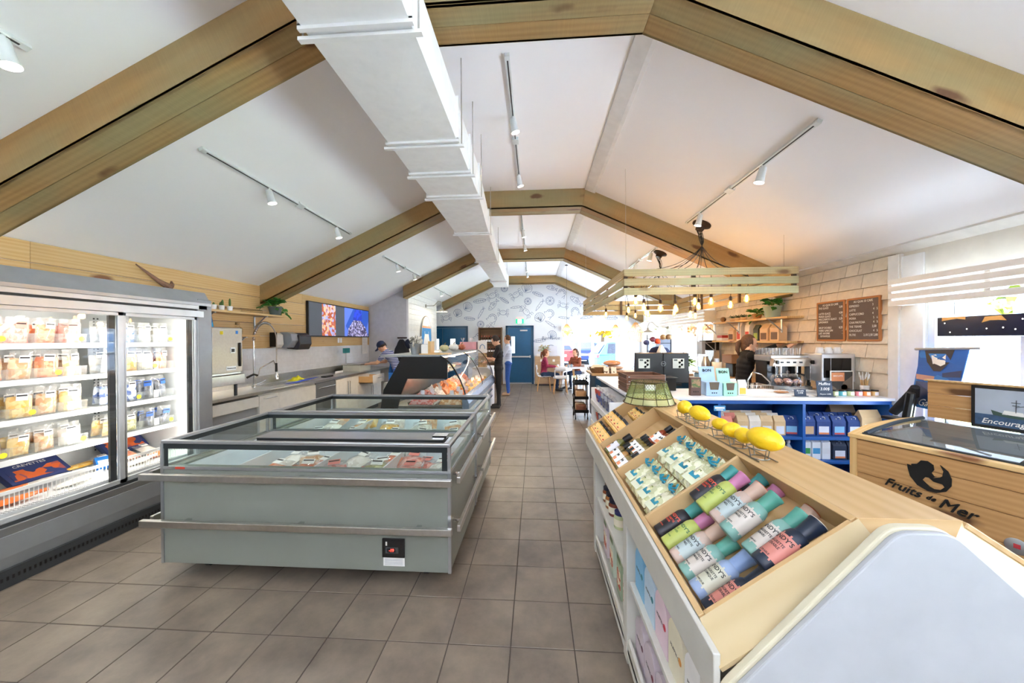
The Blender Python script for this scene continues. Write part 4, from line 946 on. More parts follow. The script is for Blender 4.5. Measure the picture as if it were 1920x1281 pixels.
# ---------------------------------------------------------------- island freezers
fz_body = P('freezer_grey', S('858980'), .4, nz=(6, .02)); fz_in = P('freezer_white', S('e3e9ec'), .4); fz_glass = GLASS('freezer_glass', (.93, .98, .97), .09)
FX0, FX1 = -2.56, -.56
def freezer(y0, y1, label, panel=False):
    t = thing('island_freezer', label, 'freezer', ((FX0+FX1)/2, (y0+y1)/2, 0), world=True, group='glass-walled island freezers')
    b = MB(); w_ = .07; zt = .755
    b.box(FX0, FX1, y0, y0+w_, .1, zt).box(FX0, FX1, y1-w_, y1, .1, zt).box(FX0, FX0+w_, y0+w_, y1-w_, .1, zt).box(FX1-w_, FX1, y0+w_, y1-w_, .1, zt).box(FX0+w_, FX1-w_, y0+w_, y1-w_, .1, .4)
    body = b.build('body', fz_body, t, bevel=.004)
    i = MB(); i.box(FX0+w_, FX1-w_, y0+w_, y1-w_, .4, .5); e = .004
    i.box(FX0+w_, FX0+w_+e, y0+w_, y1-w_, .5, .74).box(FX1-w_-e, FX1-w_, y0+w_, y1-w_, .5, .74).box(FX0+w_, FX1-w_, y0+w_, y0+w_+e, .5, .74).box(FX0+w_, FX1-w_, y1-w_-e, y1-w_, .5, .74)
    i.build('liner', fz_in, t)
    MB().box(FX0-.004, FX1+.004, y0-.004, y0+.0, .745, .765).box(FX0-.004, FX1+.004, y1, y1+.004, .745, .765).box(FX1, FX1+.004, y0, y1, .745, .765).box(FX0-.004, FX0, y0, y1, .745, .765).build('rim_strip', alu, t)
    for (a, b_, c, d) in ((FX0, FX1, y0, y0+.01), (FX0, FX1, y1-.01, y1), (FX0, FX0+.01, y0+.01, y1-.01), (FX1-.01, FX1, y0+.01, y1-.01)):
        MB().box(a, b_, c, d, .765, .92).build('glass_side', fz_glass, t)
    dk = P('freezer_band', S('2c3335'), .35, .2)
    MB().box(FX0+.01, FX1-.01, y0-.001, y0+.0, .885, .925).box(FX1-.05, FX1-.015, y0-.001, y0, .765, .885).box(FX0+.015, FX0+.045, y0-.001, y0, .765, .885).box(FX0+.01, FX1-.01, y1-.013, y1-.011, .885, .925).box(FX0+.011, FX0+.013, y0, y1, .885, .925).build('printed_band', dk, t)
    f = MB(); q = .022
    f.box(FX0-.004, FX1+.004, y0-.006, y0+q, .92, .942).box(FX0-.004, FX1+.004, y1-q, y1+.006, .92, .942).box(FX0-.004, FX0+q, y0+q, y1-q, .92, .942).box(FX1-q, FX1+.004, y0+q, y1-q, .92, .942)
    f.build('top_frame', alu, t, bevel=.004)
    for (x, y) in ((FX0, y0), (FX1, y0), (FX0, y1), (FX1, y1)):
        MB().box(x-.008 if x == FX0 else x-.012, x+.012 if x == FX0 else x+.008, y-.006 if y == y0 else y-.014, y+.014 if y == y0 else y+.006, .1, .92).build('corner_post', alu, t)
    for z in (.715, .405):
        if panel: MB().box(FX0-.08, FX1+.03, y0-.085, y0-.055, z-.022, z+.022).build('bumper_bar', steel, t, bevel=.004)
        MB().box(FX1+.05, FX1+.075, y0-.02, y1-.03, z-.022, z+.022).build('bumper_bar', steel, t, bevel=.004)
        MB().box(FX0-.075, FX0-.05, y0-.02, y1-.03, z-.022, z+.022).build('bumper_bar', steel, t, bevel=.004)
        b = MB()
        for x in (FX0+.2, (FX0+FX1)/2, FX1-.2) if panel else (): b.box(x-.015, x+.015, y0-.058, y0, z-.006, z+.006)
        for y in (y0+.1, y1-.12): b.box(FX1, FX1+.055, y-.015, y+.015, z-.006, z+.006).box(FX0-.055, FX0, y-.015, y+.015, z-.006, z+.006)
        b.build('bumper_bracket', chrome, t, kind='stuff')
    for x in (FX0+.2, FX1-.2):
        for y in (y0+.15, y1-.15):
            MB().cyl((x-.015, y, .035), (x+.015, y, .035), .035, n=14).build('castor', blackp, t, smooth=True); MB().box(x-.025, x+.025, y-.03, y+.03, .05, .1).build('castor_plate', steel, t)
    MB().box(FX0+.15, FX1-.15, y0+.2, y1-.1, .06, .1).build('underside', P('underside_dark', S('2a2a2a'), .8), t)
    if panel:
        c = MB().box(-1.01, -.86, y0-.012, y0, .195, .32).build('control_panel', blackp, t, bevel=.004)
        MB().box(-.985, -.9, y0-.0135, y0-.012, .225, .265).build('display_frame', darkgrey, c); MB().box(-.975, -.915, y0-.0145, y0-.0135, .232, .258).build('display', blacki, c)
        text('-19', .026, (-.945, y0-.0148, .245), (1, 0, 0), (0, 0, 1), EM('red_digits', (1, .03, .02), 5), c, 'digits', align='CENTER')
        MB().box(-.985, -.975, y0-.0135, y0-.012, .275, .3).build('switch', offwhite, c)
        n_ = MB().box(-1.005, -.862, y0-.0015, y0, .135, .19).build('instruction_label', paper, t)
        b = MB()
        for k in range(5): b.box(-.995, -.875, y0-.002, y0-.0015, .143+.009*k, .1455+.009*k)
        b.build('printed_lines', P('grey_ink', (0, 0, 0)), n_)
        MB().box(FX0+.1, FX0+.17, y0-.0055, y0-.004, .748, .762).build('red_sticker', P('red_sticker', S('c8452f'), .5), t)
    return t
f1 = freezer(2.26, 3.22, 'nearest island freezer with glass walls and small red temperature display', True)
f2 = freezer(3.27, 4.30, 'second island freezer, between the near one and the curved deli case')
MB().box(-2.0, -.64, 2.41, 2.56, .897, .925).build('price_bar', P('bar_dark', S('2b2d2e'), .4), f1); MB().box(-2.0, -.64, 2.4, 2.57, .925, .931).build('bar_cover', alu, f1)
MB().box(-.72, -.62, 2.42, 2.5, .931, .95).build('clip', chrome, f1)
for x in (-2.2, -1.62, -1.1):
    MB().box(x-.004, x+.004, 2.34, 3.14, .5, .7).build('divider', fz_in, f1)
MB().box(-1.3, -1.29, 3.35, 4.22, .5, .7).build('divider', fz_in, f2); MB().box(-1.9, -1.89, 3.35, 4.22, .5, .7).build('divider', fz_in, f2)
MB().prism([(-2.42, .58), (-2.4, .575), (-2.28, .655), (-2.3, .66)], 'y', 3.13, 3.135).build('red_mark', P('red_sticker', (0, 0, 0)), f1)
def lay(proto, x, y, z, rz, lab, grp, sc_=1.0, tilt=0.12):
    o = dup(proto, (x, y, z), rot=(-pi/2+tilt, random.uniform(-.1, .1), rz), label=lab, group=grp, scale=sc_); o['category'] = 'bag'; return o
g1 = 'frozen bags in the near island freezer'; rnd = random.Random(4)
secs = [(-2.05, -1.75, [B_WH, B_WH, B_OR, B_OR, B_WH, B_TAN], 'left'), (-1.5, -1.2, [B_GR, B_WH, B_PK, B_GR, B_WH, B_OR], 'middle'), (-.98, -.76, [B_PK, B_PK, B_PK, B_WH, B_PK, B_PK], 'right')]
for (xa, xb, ps, nm) in secs:
    for k, p in enumerate(ps):
        i, j = k % 2, k//2
        lay(p, (xa, xb)[i]+rnd.uniform(-.02, .02), 2.38+j*.2, .53+.04*(j == 1)+.02*i, rnd.uniform(-.35, .35), '%s bag, %s section of near freezer, %s row, %s side' % (cname[p.name], nm, ('front', 'middle', 'back')[j], ('left', 'right')[i]), g1, 1.35)
        if j < 2: lay(ps[(k+2) % 6], (xa, xb)[i]+rnd.uniform(-.05, .05), 2.46+j*.22, .6, rnd.uniform(-.6, .6), 'upper %s bag, %s section of near freezer, %s row, %s side' % (cname[ps[(k+2) % 6].name], nm, ('front', 'middle')[j], ('left', 'right')[i]), g1, 1.2, .25)
for k in range(15):
    i, j = k % 5, k//5; p = [B_TAN, B_WH, B_TAN, B_YE, B_WH][(i+j) % 5]
    lay(p, -2.3+i*.36+rnd.uniform(-.03, .03), 3.5+j*.2, .56+.03*j, rnd.uniform(-.4, .4), '%s bag in second freezer, %s from left, %s row' % (cname[p.name], ORD[i], ('front', 'middle', 'back')[j]), 'frozen bags in the second island freezer', 1.3, .35)
# ---------------------------------------------------------------- deli case with curved glass
deli = thing('deli_case', 'long deli counter with curved glass, black near end and blue-steel base', 'display case', (-1.7, 6.6, 0), world=True)
DY0, DY1 = 5.0, 8.25; DXR, DXL = -1.0, -2.2
prof = [(-1.37, 1.38), (-1.3, 1.345), (-1.22, 1.27), (-1.15, 1.17), (-1.08, 1.04), (-1.03, .92), (-1.005, .82)]   # (x,z) of the bent glass
dkb = P('deli_black', S('0e0e10'), .3); dbl = P('deli_blue_steel', S('9fb3d4'), .25, .7)
MB().prism([(-2.1, .1), (DXR-.03, .1), (DXR-.03, .62), (-2.1, .62)], 'y', DY0+.03, DY1-.03).build('base', P('deli_base', S('c7cbd4'), .35, .3), deli)
MB().prism([(DXR-.05, .6), (DXR+.05, .62), (DXR+.05, .7), (DXR+.02, .78), (DXR-.05, .8)], 'y', DY0, DY1).build('bumper_ledge', dbl, deli, bevel=.004)
MB().box(-2.1, DXR-.08, DY0+.08, DY1-.08, 0, .1).build('plinth', P('deli_plinth', S('2b2d33'), .5), deli)
for z in (.3, .45): MB().box(DXR-.03, DXR-.005, DY0+.03, DY1-.03, z, z+.03).build('trim_strip', dbl, deli)
MB().box(-2.1, DXR-.03, DY0+.02, DY1-.02, .62, .66).build('deck', steel, deli)
MB().box(-2.25, -1.35, DY0, DY1, 1.375, 1.40).build('top_shelf', P('deli_top', S('8f9498'), .4, .5), deli, bevel=.003)
MB().box(-2.2, -2.15, DY0, DY1, .1, 1.0).build('staff_side', steel, deli)
MB().box(-1.95, -1.5, DY0+.1, DY1-.1, 1.06, 1.07).build('inner_shelf', GLASS('shelf_glass', (.95, 1, .98), .1, .1), deli)
# end panels; the black top band paints a dark reflection in the glass
ep = [(-2.25, .62), (-2.2, .9), (-1.92, 1.38), (-1.37, 1.38), (-1.3, 1.345), (-1.26, 1.31), (-1.26, 1.06), (-1.85, 1.06), (-1.95, .83), (-2.0, .62)]
MB().prism([(x, z) for x, z in ep], 'y', DY0-.01, DY0+.03).build('end_panel', dkb, deli, bevel=.004)
MB().prism([(-2.0, .62), (-1.95, .83), (-1.85, 1.06), (-1.26, 1.06), (-1.26, 1.31), (-1.22, 1.27), (-1.15, 1.17), (-1.08, 1.04), (-1.03, .92), (-1.005, .82), (-1.0, .62)], 'y', DY0, DY0+.008).build('end_glass', GLASS('deli_end_glass', (.96, .98, 1), .06), deli)
MB().prism([(-2.25, .1), (-2.25, .62), (DXR-.02, .62), (DXR-.02, .1)], 'y', DY0-.01, DY0+.03).build('end_base', dkb, deli)
def bent(y0, y1, name, mat, parent):
    vs = []; fs = []; P_ = [(-1.37, 1.38)]+prof[1:]
    for y in (y0, y1):
        for x, z in P_: vs.append((x, y, z))
    n = len(P_)
    for i in range(n-1): fs.append((i, i+1, n+i+1, n+i))
    return MB().add(vs, fs).build(name, mat, parent, smooth=True)
for a, b_ in ((DY0+.02, 6.6), (6.62, DY1-.02)): bent(a, b_, 'curved_glass', GLASS('deli_glass', (.96, .98, 1), .09), deli)
for y in (DY0+.005, 6.61, DY1-.01): MB().tube([(x+.004, y, z+.004) for x, z in prof]+[(-1.0, y, .76)], .012 if y < 5.1 else .008, 6).build('glass_rib', dkb, deli, smooth=True)
MB().prism([(-2.2, .62), (-2.2, 1.0), (-1.92, 1.38), (-1.37, 1.38)]+prof[1:]+[(-1.0, .62)], 'y', DY1-.012, DY1-.004).build('end_glass', MATS['deli_end_glass'], deli)
MB().box(-1.42, -1.38, DY0+.05, DY1-.05, 1.345, 1.37).build('light_tube', EM('deli_tube', (1, .78, .5), 2), deli)
area((-1.44, (DY0+DY1)/2, 1.34), (-.15, 0, -1), .05, DY1-DY0-.2, 22, (1, .8, .55))
MB().box(-1.0, -.985, 6.9, 7.3, .25, .5).build('posted_label', paper, deli)
# food trays in the deli
foods = [(F_TAN, 'breaded seafood'), (F_OR, 'orange shrimp'), (F_SAL, 'salmon pieces'), (F_PK, 'crab meat'), (F_YE, 'golden scallops'), (F_WH, 'white fish'), (F_OR, 'cooked lobster'), (F_SAL, 'smoked salmon')]
def mound(w, l, h, seed, mat):
    vs = []; fs = []; nx, ny = 9, 12
    for i in range(nx+1):
        for j in range(ny+1):
            u, v = i/nx*2-1, j/ny*2-1; e = (max(0, 1-u*u)*max(0, 1-v*v))**.4; vs.append((u*w/2, v*l/2, .01+e*h*(.8+.55*noise.noise(V((u*4, v*5, seed*3.1))))))
    for i in range(nx):
        for j in range(ny): a = i*(ny+1)+j; fs.append((a, a+ny+1, a+ny+2, a+1))
    return MB().add(vs, fs)
k = 0
for j in range(7):
    for i in range(2):
        m, nm = foods[(j*2+i*3) % 8]
        x, y = (-1.24, -1.68)[i], 5.27+j*.44
        t = thing('food_tray', 'tray of %s in deli case, %s row from near end, %s side' % (nm, ORD[j], ('glass', 'staff')[i]), 'food tray', (x, y, .661), group='trays of seafood in the deli case')
        MB().prism([(-.2, .04), (-.19, .0), (.19, 0), (.2, .04), (.195, .04), (.186, .005), (-.186, .005), (-.195, .04)], 'y', -.2, .2).build('tray', steel, t, local=True)
        mound(.36, .38, .16+.04*i, k, m).build('food', m, t, smooth=True, local=True)
        if i == 0 or j < 4:
            MB().box(-.03, .03, -.1, -.098, .13, .21).build('price_card', paper, t, local=True); MB().box(-.003, .003, -.099, -.095, .02, .14).build('card_pin', alu, t, local=True)
            MB().box(.08, .14, .02, .022, .13, .2).build('price_card', paper, t, local=True)
        k += 1
for j in range(5):
    t = thing('serving_bowl', 'white bowl of salad on the inner deli shelf, %s from near end' % ORD[j], 'bowl', (-1.7, 5.4+.55*j, 1.071), group='bowls on the inner deli shelf')
    MB().lathe([(.05, 0), (.1, .05), (.1, .055), (.09, .05)], n=16).build('bowl', white, t, smooth=True, local=True); mound(.16, .16, .05, j+20, F_GR).build('salad', (F_GR, F_OR, F_PK)[j % 3], t, smooth=True, local=True)
# things on the deli top
def pumpkin(loc, r, m, label):
    t = thing('pumpkin', label, 'pumpkin', loc, group='small pumpkins on the deli case'); vs = []; fs = []; n, mm = 24, 8
    for i in range(mm+1):
        th = pi*i/mm
        for k in range(n):
            a = 2*pi*k/n; rr = r*sin(th)*(1-.12*abs(sin(a*4))); vs.append((rr*cos(a), rr*sin(a), r*.75*(1-cos(th))*(1-.12*max(0, (i-mm/2)/mm*2)**3)))
    for i in range(mm):
        for k in range(n): fs.append((i*n+k, i*n+(k+1) % n, (i+1)*n+(k+1) % n, (i+1)*n+k))
    MB().add(vs, fs).build('shell', m, t, smooth=True, local=True); MB().tube([(0, 0, r*1.25), (.01, 0, r*1.6), (.03, 0, r*1.8)], [.014, .01, .008], 7).build('stalk', P('stalk', S('7d6a45'), .8), t, smooth=True, local=True)
pumpkin((-1.72, 6.6, 1.4), .09, P('pale_pumpkin', S('d5cf9c'), .5), 'pale yellow small pumpkin on the deli case'); pumpkin((-1.62, 6.95, 1.4), .1, P('white_pumpkin', S('e9e9e4'), .5), 'white small pumpkin on the deli case, middle of three')
pumpkin((-1.58, 7.5, 1.4), .09, P('rust_pumpkin', S('b5613f'), .5), 'rust orange small pumpkin on the deli case')
t = thing('pink_box', 'pink gift box with clear bows on the deli case', 'box', (-1.52, 7.95, 1.4)); MB().box(-.17, .2, -.1, .1, 0, .17).build('box', P('pink_card', S('e9aab0'), .5), t, local=True, bevel=.003); MB().box(.2, .202, -.1, .1, 0, .17).build('dark_side', P('maroon_card', S('5c2530'), .5), t, local=True)
for x in (-.12, .06):
    for a in range(5): MB().add([(x, 0, .17), (x+.05*cos(a*1.26), .04*sin(a*1.26), .27), (x+.05*cos(a*1.26+.6), .04*sin(a*1.26+.6), .25)], [(0, 1, 2)]).build('bow', GLASS('cello', (1, 1, 1), .2, .4, (1, .95, .97)), t, local=True)
def bucket(loc, label):
    t = thing('bucket_of_sachets', label, 'bucket', loc)
    MB().lathe([(.07, 0), (.1, .16), (.105, .165), (.098, .16), (.066, .01), (0, .01)], n=20).build('bucket', P('tin', S('b9bfc2'), .3, .8), t, smooth=True, local=True)
    rn = random.Random(5)
    for k in range(16):
        a = rn.uniform(0, 6.28); r = rn.uniform(0, .09); M = Matrix.Translation((r*cos(a), r*sin(a), .17+rn.uniform(-.02, .07))) @ Matrix.Rotation(rn.uniform(-1, 1), 4, 'X') @ Matrix.Rotation(a, 4, 'Z')
        vs, fs = bag_mesh(.08, .1, .02, k+40); MB().xf(M).add([(x, y, z-.04) for x, y, z in vs], fs).build('sachet', PRINT('sachet_print', S('9a978c'), S('e6e2d5'), 30), t, smooth=True, local=True)
    return t
bucket((-1.82, 5.3, 1.4), 'tin bucket full of small sachets on the near end of the deli case')
t = thing('wooden_rack', 'small wooden rack with papers on the near end of the deli case', 'rack', (-1.6, 5.32, 1.4)); MB().box(-.01, .03, -.1, .1, 0, .2).build('upright', pine, t, local=True); MB().box(-.12, -.01, -.09, .09, 0, .15).build('papers', paper, t, local=True, bevel=.004)
MB().box(-.14, .3, -.12, .12, 0, .015).build('board', pine, t, local=True)
t = thing('menu_stand', 'white card with a blue arch logo on a slatted wooden stand', 'sign', (-1.27, 8.45, 1.18)); MB().box(-.11, .11, -.02, .0, .12, .42).build('card', paper, t, local=True)
MB().tube([(-.06, -.022, .22), (-.05, -.022, .29), (0, -.022, .33), (.05, -.022, .29), (.06, -.022, .22)], .008, 5).build('printed_logo', P('logo_blue', S('2f7fb5'), .5), t, local=True)
for k in range(7): MB().box(-.1+.03*k, -.08+.03*k, -.015, .0, -.2, .12).build('slat', pine, t, local=True)
MB().box(-.11, .11, -.01, .04, -.22, -.18).build('foot', pine, t, local=True)
MB().box(-1.5, -1.05, 8.32, 9.0, .0, .96).build('service_counter', white, None, bevel=.01, label='low white service counter beyond the far end of the deli case', cat='counter')
t = thing('wall_sign', 'tall oval white sign with blue quay picture on the shiplap wall', 'sign', (XG+.03, 10.55, 1.65), world=True)
ov = [(10.55+.5*sin(a), 1.72+.62*cos(a)) for a in [2*pi*i/40 for i in range(40)]]
MB().prism(ov, 'x', XG+.016, XG+.06).build('board', white, t); rim = P('grey_edge', S('8f8d8c'), .5)
MB().tube([(XG+.05, y, z) for y, z in ov], .018, 6, closed=True).build('rim', rim, t, smooth=True)
def clipov(z0, z1, s=.93):
    q = []
    for i in range(9): z = z0+(z1-z0)*i/8; q.append((10.55+.5*s*sqrt(max(0, 1-((z-1.72)/(.62*s))**2)), z))
    return q+[(2*10.55-y, z) for y, z in q[::-1]]
MB().prism(clipov(1.98, 2.04), 'x', XG+.061, XG+.062).build('printed_horizon', P('coral', S('e79a7c'), .5), t)
MB().prism(clipov(1.5, 1.98), 'x', XG+.061, XG+.062).build('printed_sea', P('sign_blue', S('3f8ccb'), .5), t)
MB().prism([(10.15, 1.3), (10.36, 1.8), (10.74, 1.8), (10.95, 1.3)], 'x', XG+.062, XG+.0635).build('printed_quay', paper, t)
for y in (10.36, 10.73): MB().box(XG+.062, XG+.0635, y, y+.025, 1.8, 1.88).build('printed_post', paper, t)
text('AU QUAI 33', .13, (XG+.065, 10.55, 1.45), (0, 1, 0), (0, 0, 1), P('sign_ink', S('5d7384'), .5), t, align='CENTER')
MB().prism([(10.75, 2.03), (10.85, 2.03), (10.8, 2.12)], 'x', XG+.061, XG+.062).build('printed_lighthouse', MATS['coral'], t)
def gooseneck(name, label, base, tip, d, m, lit=True):
    """wall lamp: plate, swan neck and a bell shade"""
    t = thing(name, label, 'wall lamp', base, world=True); base, tip, d = V(base), V(tip), V(d)
    MB().cyl(base, base+d*.03, .05, n=16).build('wall_plate', m, t, smooth=True)
    mid = base+d*((tip-base).dot(d)*.55); L_ = (tip-base).dot(d)
    pts = [base, base+d*L_*.5, base+d*L_*.62+V((0, 0, .05)), base+d*L_*.78+V((0, 0, .14)), base+d*L_*.93+V((0, 0, .12)), tip+V((0, 0, .05)), tip]
    MB().tube(pts, .011, 8).build('swan_neck', m, t, smooth=True)
    MB().lathe([(.03, 0), (.035, -.05), (.06, -.07), (.16, -.12), (.165, -.13), (.155, -.125), (.05, -.08), (0, -.07)], tuple(tip), 22).build('shade', m, t, smooth=True)
    MB().ball((tip.x, tip.y, tip.z-.1), .032, 10, 8).build('bulb', EM('warm_bulb', (1, .75, .42), 18) if lit else offwhite, t, smooth=True)
    if lit: point((tip.x, tip.y, tip.z-.16), 7, (1, .8, .55))
gooseneck('swan_neck_lamp', 'cream swan-neck lamp over the oval sign', (XG+.016, 10.6, 2.66), (XG+.52, 10.6, 2.6), (1, 0, 0), P('lamp_cream', S('b8b2a4'), .5))
gooseneck('swan_neck_lamp', 'bronze swan-neck lamp on the window wall behind the till', (XR-.0, 10.3, 1.95), (XR-.55, 10.3, 1.93), (-1, 0, 0), P('lamp_bronze', S('9c8f7c'), .5), False)
# ---------------------------------------------------------------- sloping display island
IW = P('island_white', S('cdcbc3'), .4); LX, LZ, RX, RZ = .452, .84, .868, 1.13
sd = V((RX-LX, 0, RZ-LZ)); SLN = sd.length; sd.normalize(); sn = V((-sd.z, 0, sd.x))
def SP(u, y, off=0): return V((LX, y, LZ))+sd*(u*SLN)+sn*off
isl = thing('display_island', 'white framed island with sloping plywood bins and flat plywood top', 'display unit', (.95, 2, 0), world=True)
YS = [1.02, 1.557, 2.10, 2.62, 3.14]; t_ = .016
def slab(name, quad_off, y0, y1, mat, u0, u1, o0, o1, parent=isl, bevel=.0015):
    """a board in the slope frame from u0..u1, offset o0..o1, y0..y1"""
    c = [SP(u0, y0, o0), SP(u1, y0, o0), SP(u1, y0, o1), SP(u0, y0, o1)]
    X, Z = sd, sn; Y = V((0, 1, 0)); long_y = (y1-y0) > (u1-u0)*SLN
    pts = [(V(p).x, V(p).z) for p in c]
    og = SP(u0, y0, o0)
    if long_y: M = Matrix((Y, -X, Z)).transposed().to_4x4()
    else: M = Matrix((X, Y, Z)).transposed().to_4x4()
    M.translation = og; Mi = M.inverted()
    b = MB().prism(pts, 'y', y0, y1); me = bpy.data.meshes.new(name); me.from_pydata([tuple(Mi @ V(v)) for v in b.v], [], b.f); me.materials.append(mat)
    bm = bmesh.new(); bm.from_mesh(me); bmesh.ops.recalc_face_normals(bm, faces=bm.faces)
    if bevel: bmesh.ops.bevel(bm, geom=bm.edges[:], offset=bevel, segments=1, affect='EDGES')
    bm.to_mesh(me); bm.free()
    o = link(name, me, parent); o.matrix_basis = root_inv(parent) @ M; return o
BD = .095
slab('bin_floor', 0, YS[0], YS[4], ply, .0, 1.0, -BD-.012, -BD)
slab('front_lip', 0, YS[0]-.0, YS[4], ply, .0, .035, -BD, 0)
slab('back_board', 0, YS[0], YS[4], ply, .965, 1.0, -BD, 0)
for y in YS: slab('bin_divider', 0, y-t_/2, y+t_/2, ply, .036, .964, -BD, 0)
# flat top in three lengths, right-hand slope
for a, b_ in ((1.015, 1.9), (1.9, 2.52), (2.52, 3.14)): plank('top_board', (1.0, a, RZ), (1.0, b_-.003, RZ), (0, 0, 1), .262, .018, ply, isl, bevel=.0015)
rs = V((1.56-1.131, 0, LZ-RZ))
for a, b_ in ((1.0, 3.14),):
    plank('right_slope', ((1.131+1.56)/2, a, (RZ+LZ)/2), ((1.131+1.56)/2, b_, (RZ+LZ)/2), (.29, 0, .43), .52, .016, ply, isl)
def hip(name, q, n, mat):
    """a four-cornered board: its outer face q, thickness 15 mm inwards"""
    q = [V(p) for p in q]; n = V(n).normalized(); X = (q[1]-q[0]).normalized(); n = X.cross((q[2]-q[0])).normalized()*(1 if X.cross(q[2]-q[0]).dot(n) > 0 else -1); Y = n.cross(X)
    M = Matrix((X, Y, n)).transposed().to_4x4(); M.translation = q[0]; Mi = M.inverted(); me = bpy.data.meshes.new(name)
    me.from_pydata([tuple(Mi @ p) for p in q]+[tuple(Mi @ (p-n*.015)) for p in q], [], [(0, 1, 2, 3), (7, 6, 5, 4), (0, 4, 5, 1), (1, 5, 6, 2), (2, 6, 7, 3), (3, 7, 4, 0)]); me.materials.append(mat)
    bm = bmesh.new(); bm.from_mesh(me); bmesh.ops.recalc_face_normals(bm, faces=bm.faces); bm.to_mesh(me); bm.free()
    o = link(name, me, isl); o.matrix_basis = root_inv(isl) @ M
hip('end_slope', [(LX, 1.012, LZ), (RX, 1.012, RZ), (.85, .9, 1.082), (.45, .9, .803)], (-1, 0, 1), maple)
hip('right_end_slope', [(1.131, 1.015, RZ), (1.56, 1.015, LZ), (1.36, .9, .803), (.965, .9, 1.082)], (0, -1, 1), maple)
hip('top_end_board', [(.869, 1.013, RZ), (1.131, 1.013, RZ), (.965, .9, 1.082), (.85, .9, 1.082)], (0, 0, 1), ply)
# carcass
b = MB(); b.box(.437, .455, .905, 3.14, .708, .835); b.build('side_rail', IW, isl, bevel=.003)
MB().box(.455, 1.56, .9, 3.14, .70, .715).build('inner_deck', IW, isl)
for y in (2.655, 1.745, .91):
    MB().box(.437, .51, y, y+.07, .035, .71).build('leg', IW, isl, bevel=.003); MB().cyl((.475, y+.035, 0), (.475, y+.035, .035), .02, n=12).build('foot', blackp, isl)
    MB().box(1.49, 1.56, y, y+.07, .035, .71).build('leg', IW, isl, bevel=.003); MB().cyl((1.52, y+.035, 0), (1.52, y+.035, .035), .02, n=12).build('foot', blackp, isl)
MB().box(.45, 1.5, 1.815, 2.655, .425, .45).build('shelf', IW, isl, bevel=.003); MB().box(.45, 1.5, .93, 1.745, .415, .44).build('shelf', IW, isl, bevel=.003)
MB().box(.44, 1.56, .93, 2.70, .09, .115).box(.44, .455, .93, 2.70, .05, .16).build('bottom_shelf', IW, isl, bevel=.003)
MB().box(.98, .995, .93, 2.7, .115, .70).build('middle_panel', P('inner_grey', S('a8a69f'), .5), isl)
MB().box(1.545, 1.56, .905, 3.14, .05, .71).build('far_side_panel', IW, isl)
# end panel: white, house-shaped, rounded
def rp(poly, r, n=4):
    out = []
    for i, p in enumerate(poly):
        a, b_, c = V(poly[i-1]), V(p), V(poly[(i+1) % len(poly)]); d1 = (a-b_).normalized(); d2 = (c-b_).normalized()
        for k in range(n+1):
            t = k/n; q = b_+d1*r*(1-t)**2+d2*r*t**2; out.append((q.x, q.y))
    return out
pts = [(.30, .02), (1.72, .02), (1.72, .68), (1.125, .985), (.945, 1.172), (.83, 1.172), (.44, .775), (.30, .62)]
pts = rp([(.437, .02), (1.56, .02), (1.56, .60), (.945, 1.172), (.83, 1.172), (.45, .765)], .03)
MB().prism(pts, 'y', .862, .878).build('end_panel', P('panel_white', S('aeb0b3'), .45), isl, bevel=.004)
MB().prism([(x+(.006 if x > 1 else -.006), z+.005) for x, z in pts], 'y', .878, .9).build('panel_edge_band', P('cream_edge', S('cfc7ad'), .5), isl, bevel=.004)
# ---- bottles
def lie(o, u, y, off, tilt=0, roll=0, yaw=0):
    """lay an upright local object on the slope: its +Z points up the slope, its front (+Y) away from the board"""
    M = Matrix((sn.cross(sd)*1.0, sn, sd)).transposed()   # x = cross, y = normal, z = up the slope
    M = M.to_4x4() @ Matrix.Rotation(yaw, 4, 'Y') @ Matrix.Rotation(tilt, 4, 'X') @ Matrix.Rotation(roll, 4, 'Z')
    M.translation = SP(u, y, off); o.matrix_basis = M; return o
def ctext(s, size, r, zc, mat, parent, name='lettering', sx=1, up=True):
    """lettering wrapped round a cylinder of radius r, centred on the +Y side at height zc"""
    text(s, size, (0, 0, 0), (1, 0, 0), (0, 1, 0), mat, None, name, 0, align='CENTER', off=size*.02, sx=sx)
    o = [x for x in col.objects if x.name.startswith(name)][-1] if False else None
    key = (s, size, 0, 0, size*.02, 'CENTER', sx, mat.name); src = TXT[key]
    ck = ('c', s, size, r, zc, sx, mat.name)
    for x in list(src_users(src)): bpy.data.objects.remove(x)
    if ck not in TXT:
        me = src.copy()
        for v in me.vertices:
            a = -v.co.x/r; z = v.co.y+zc; v.co = V((sin(a)*(r+.0006), cos(a)*(r+.0006), z))
        TXT[ck] = me
    return link(name, TXT[ck], parent)
def src_users(me): return [x for x in col.objects if x.data == me]
def cpatch(parent, name, mat, r, z0, z1, a0, a1, n=10, e=.0004):
    vs = []; fs = []
    for i in range(n+1):
        a = a0+(a1-a0)*i/n
        vs += [(sin(a)*(r+e), cos(a)*(r+e), z0), (sin(a)*(r+e), cos(a)*(r+e), z1)]
    for i in range(n): fs.append((2*i, 2*i+1, 2*i+3, 2*i+2))
    return MB().add(vs, fs).build(name, mat, parent, local=True)
SD = lambda h: tuple(.68*q for q in S(h))
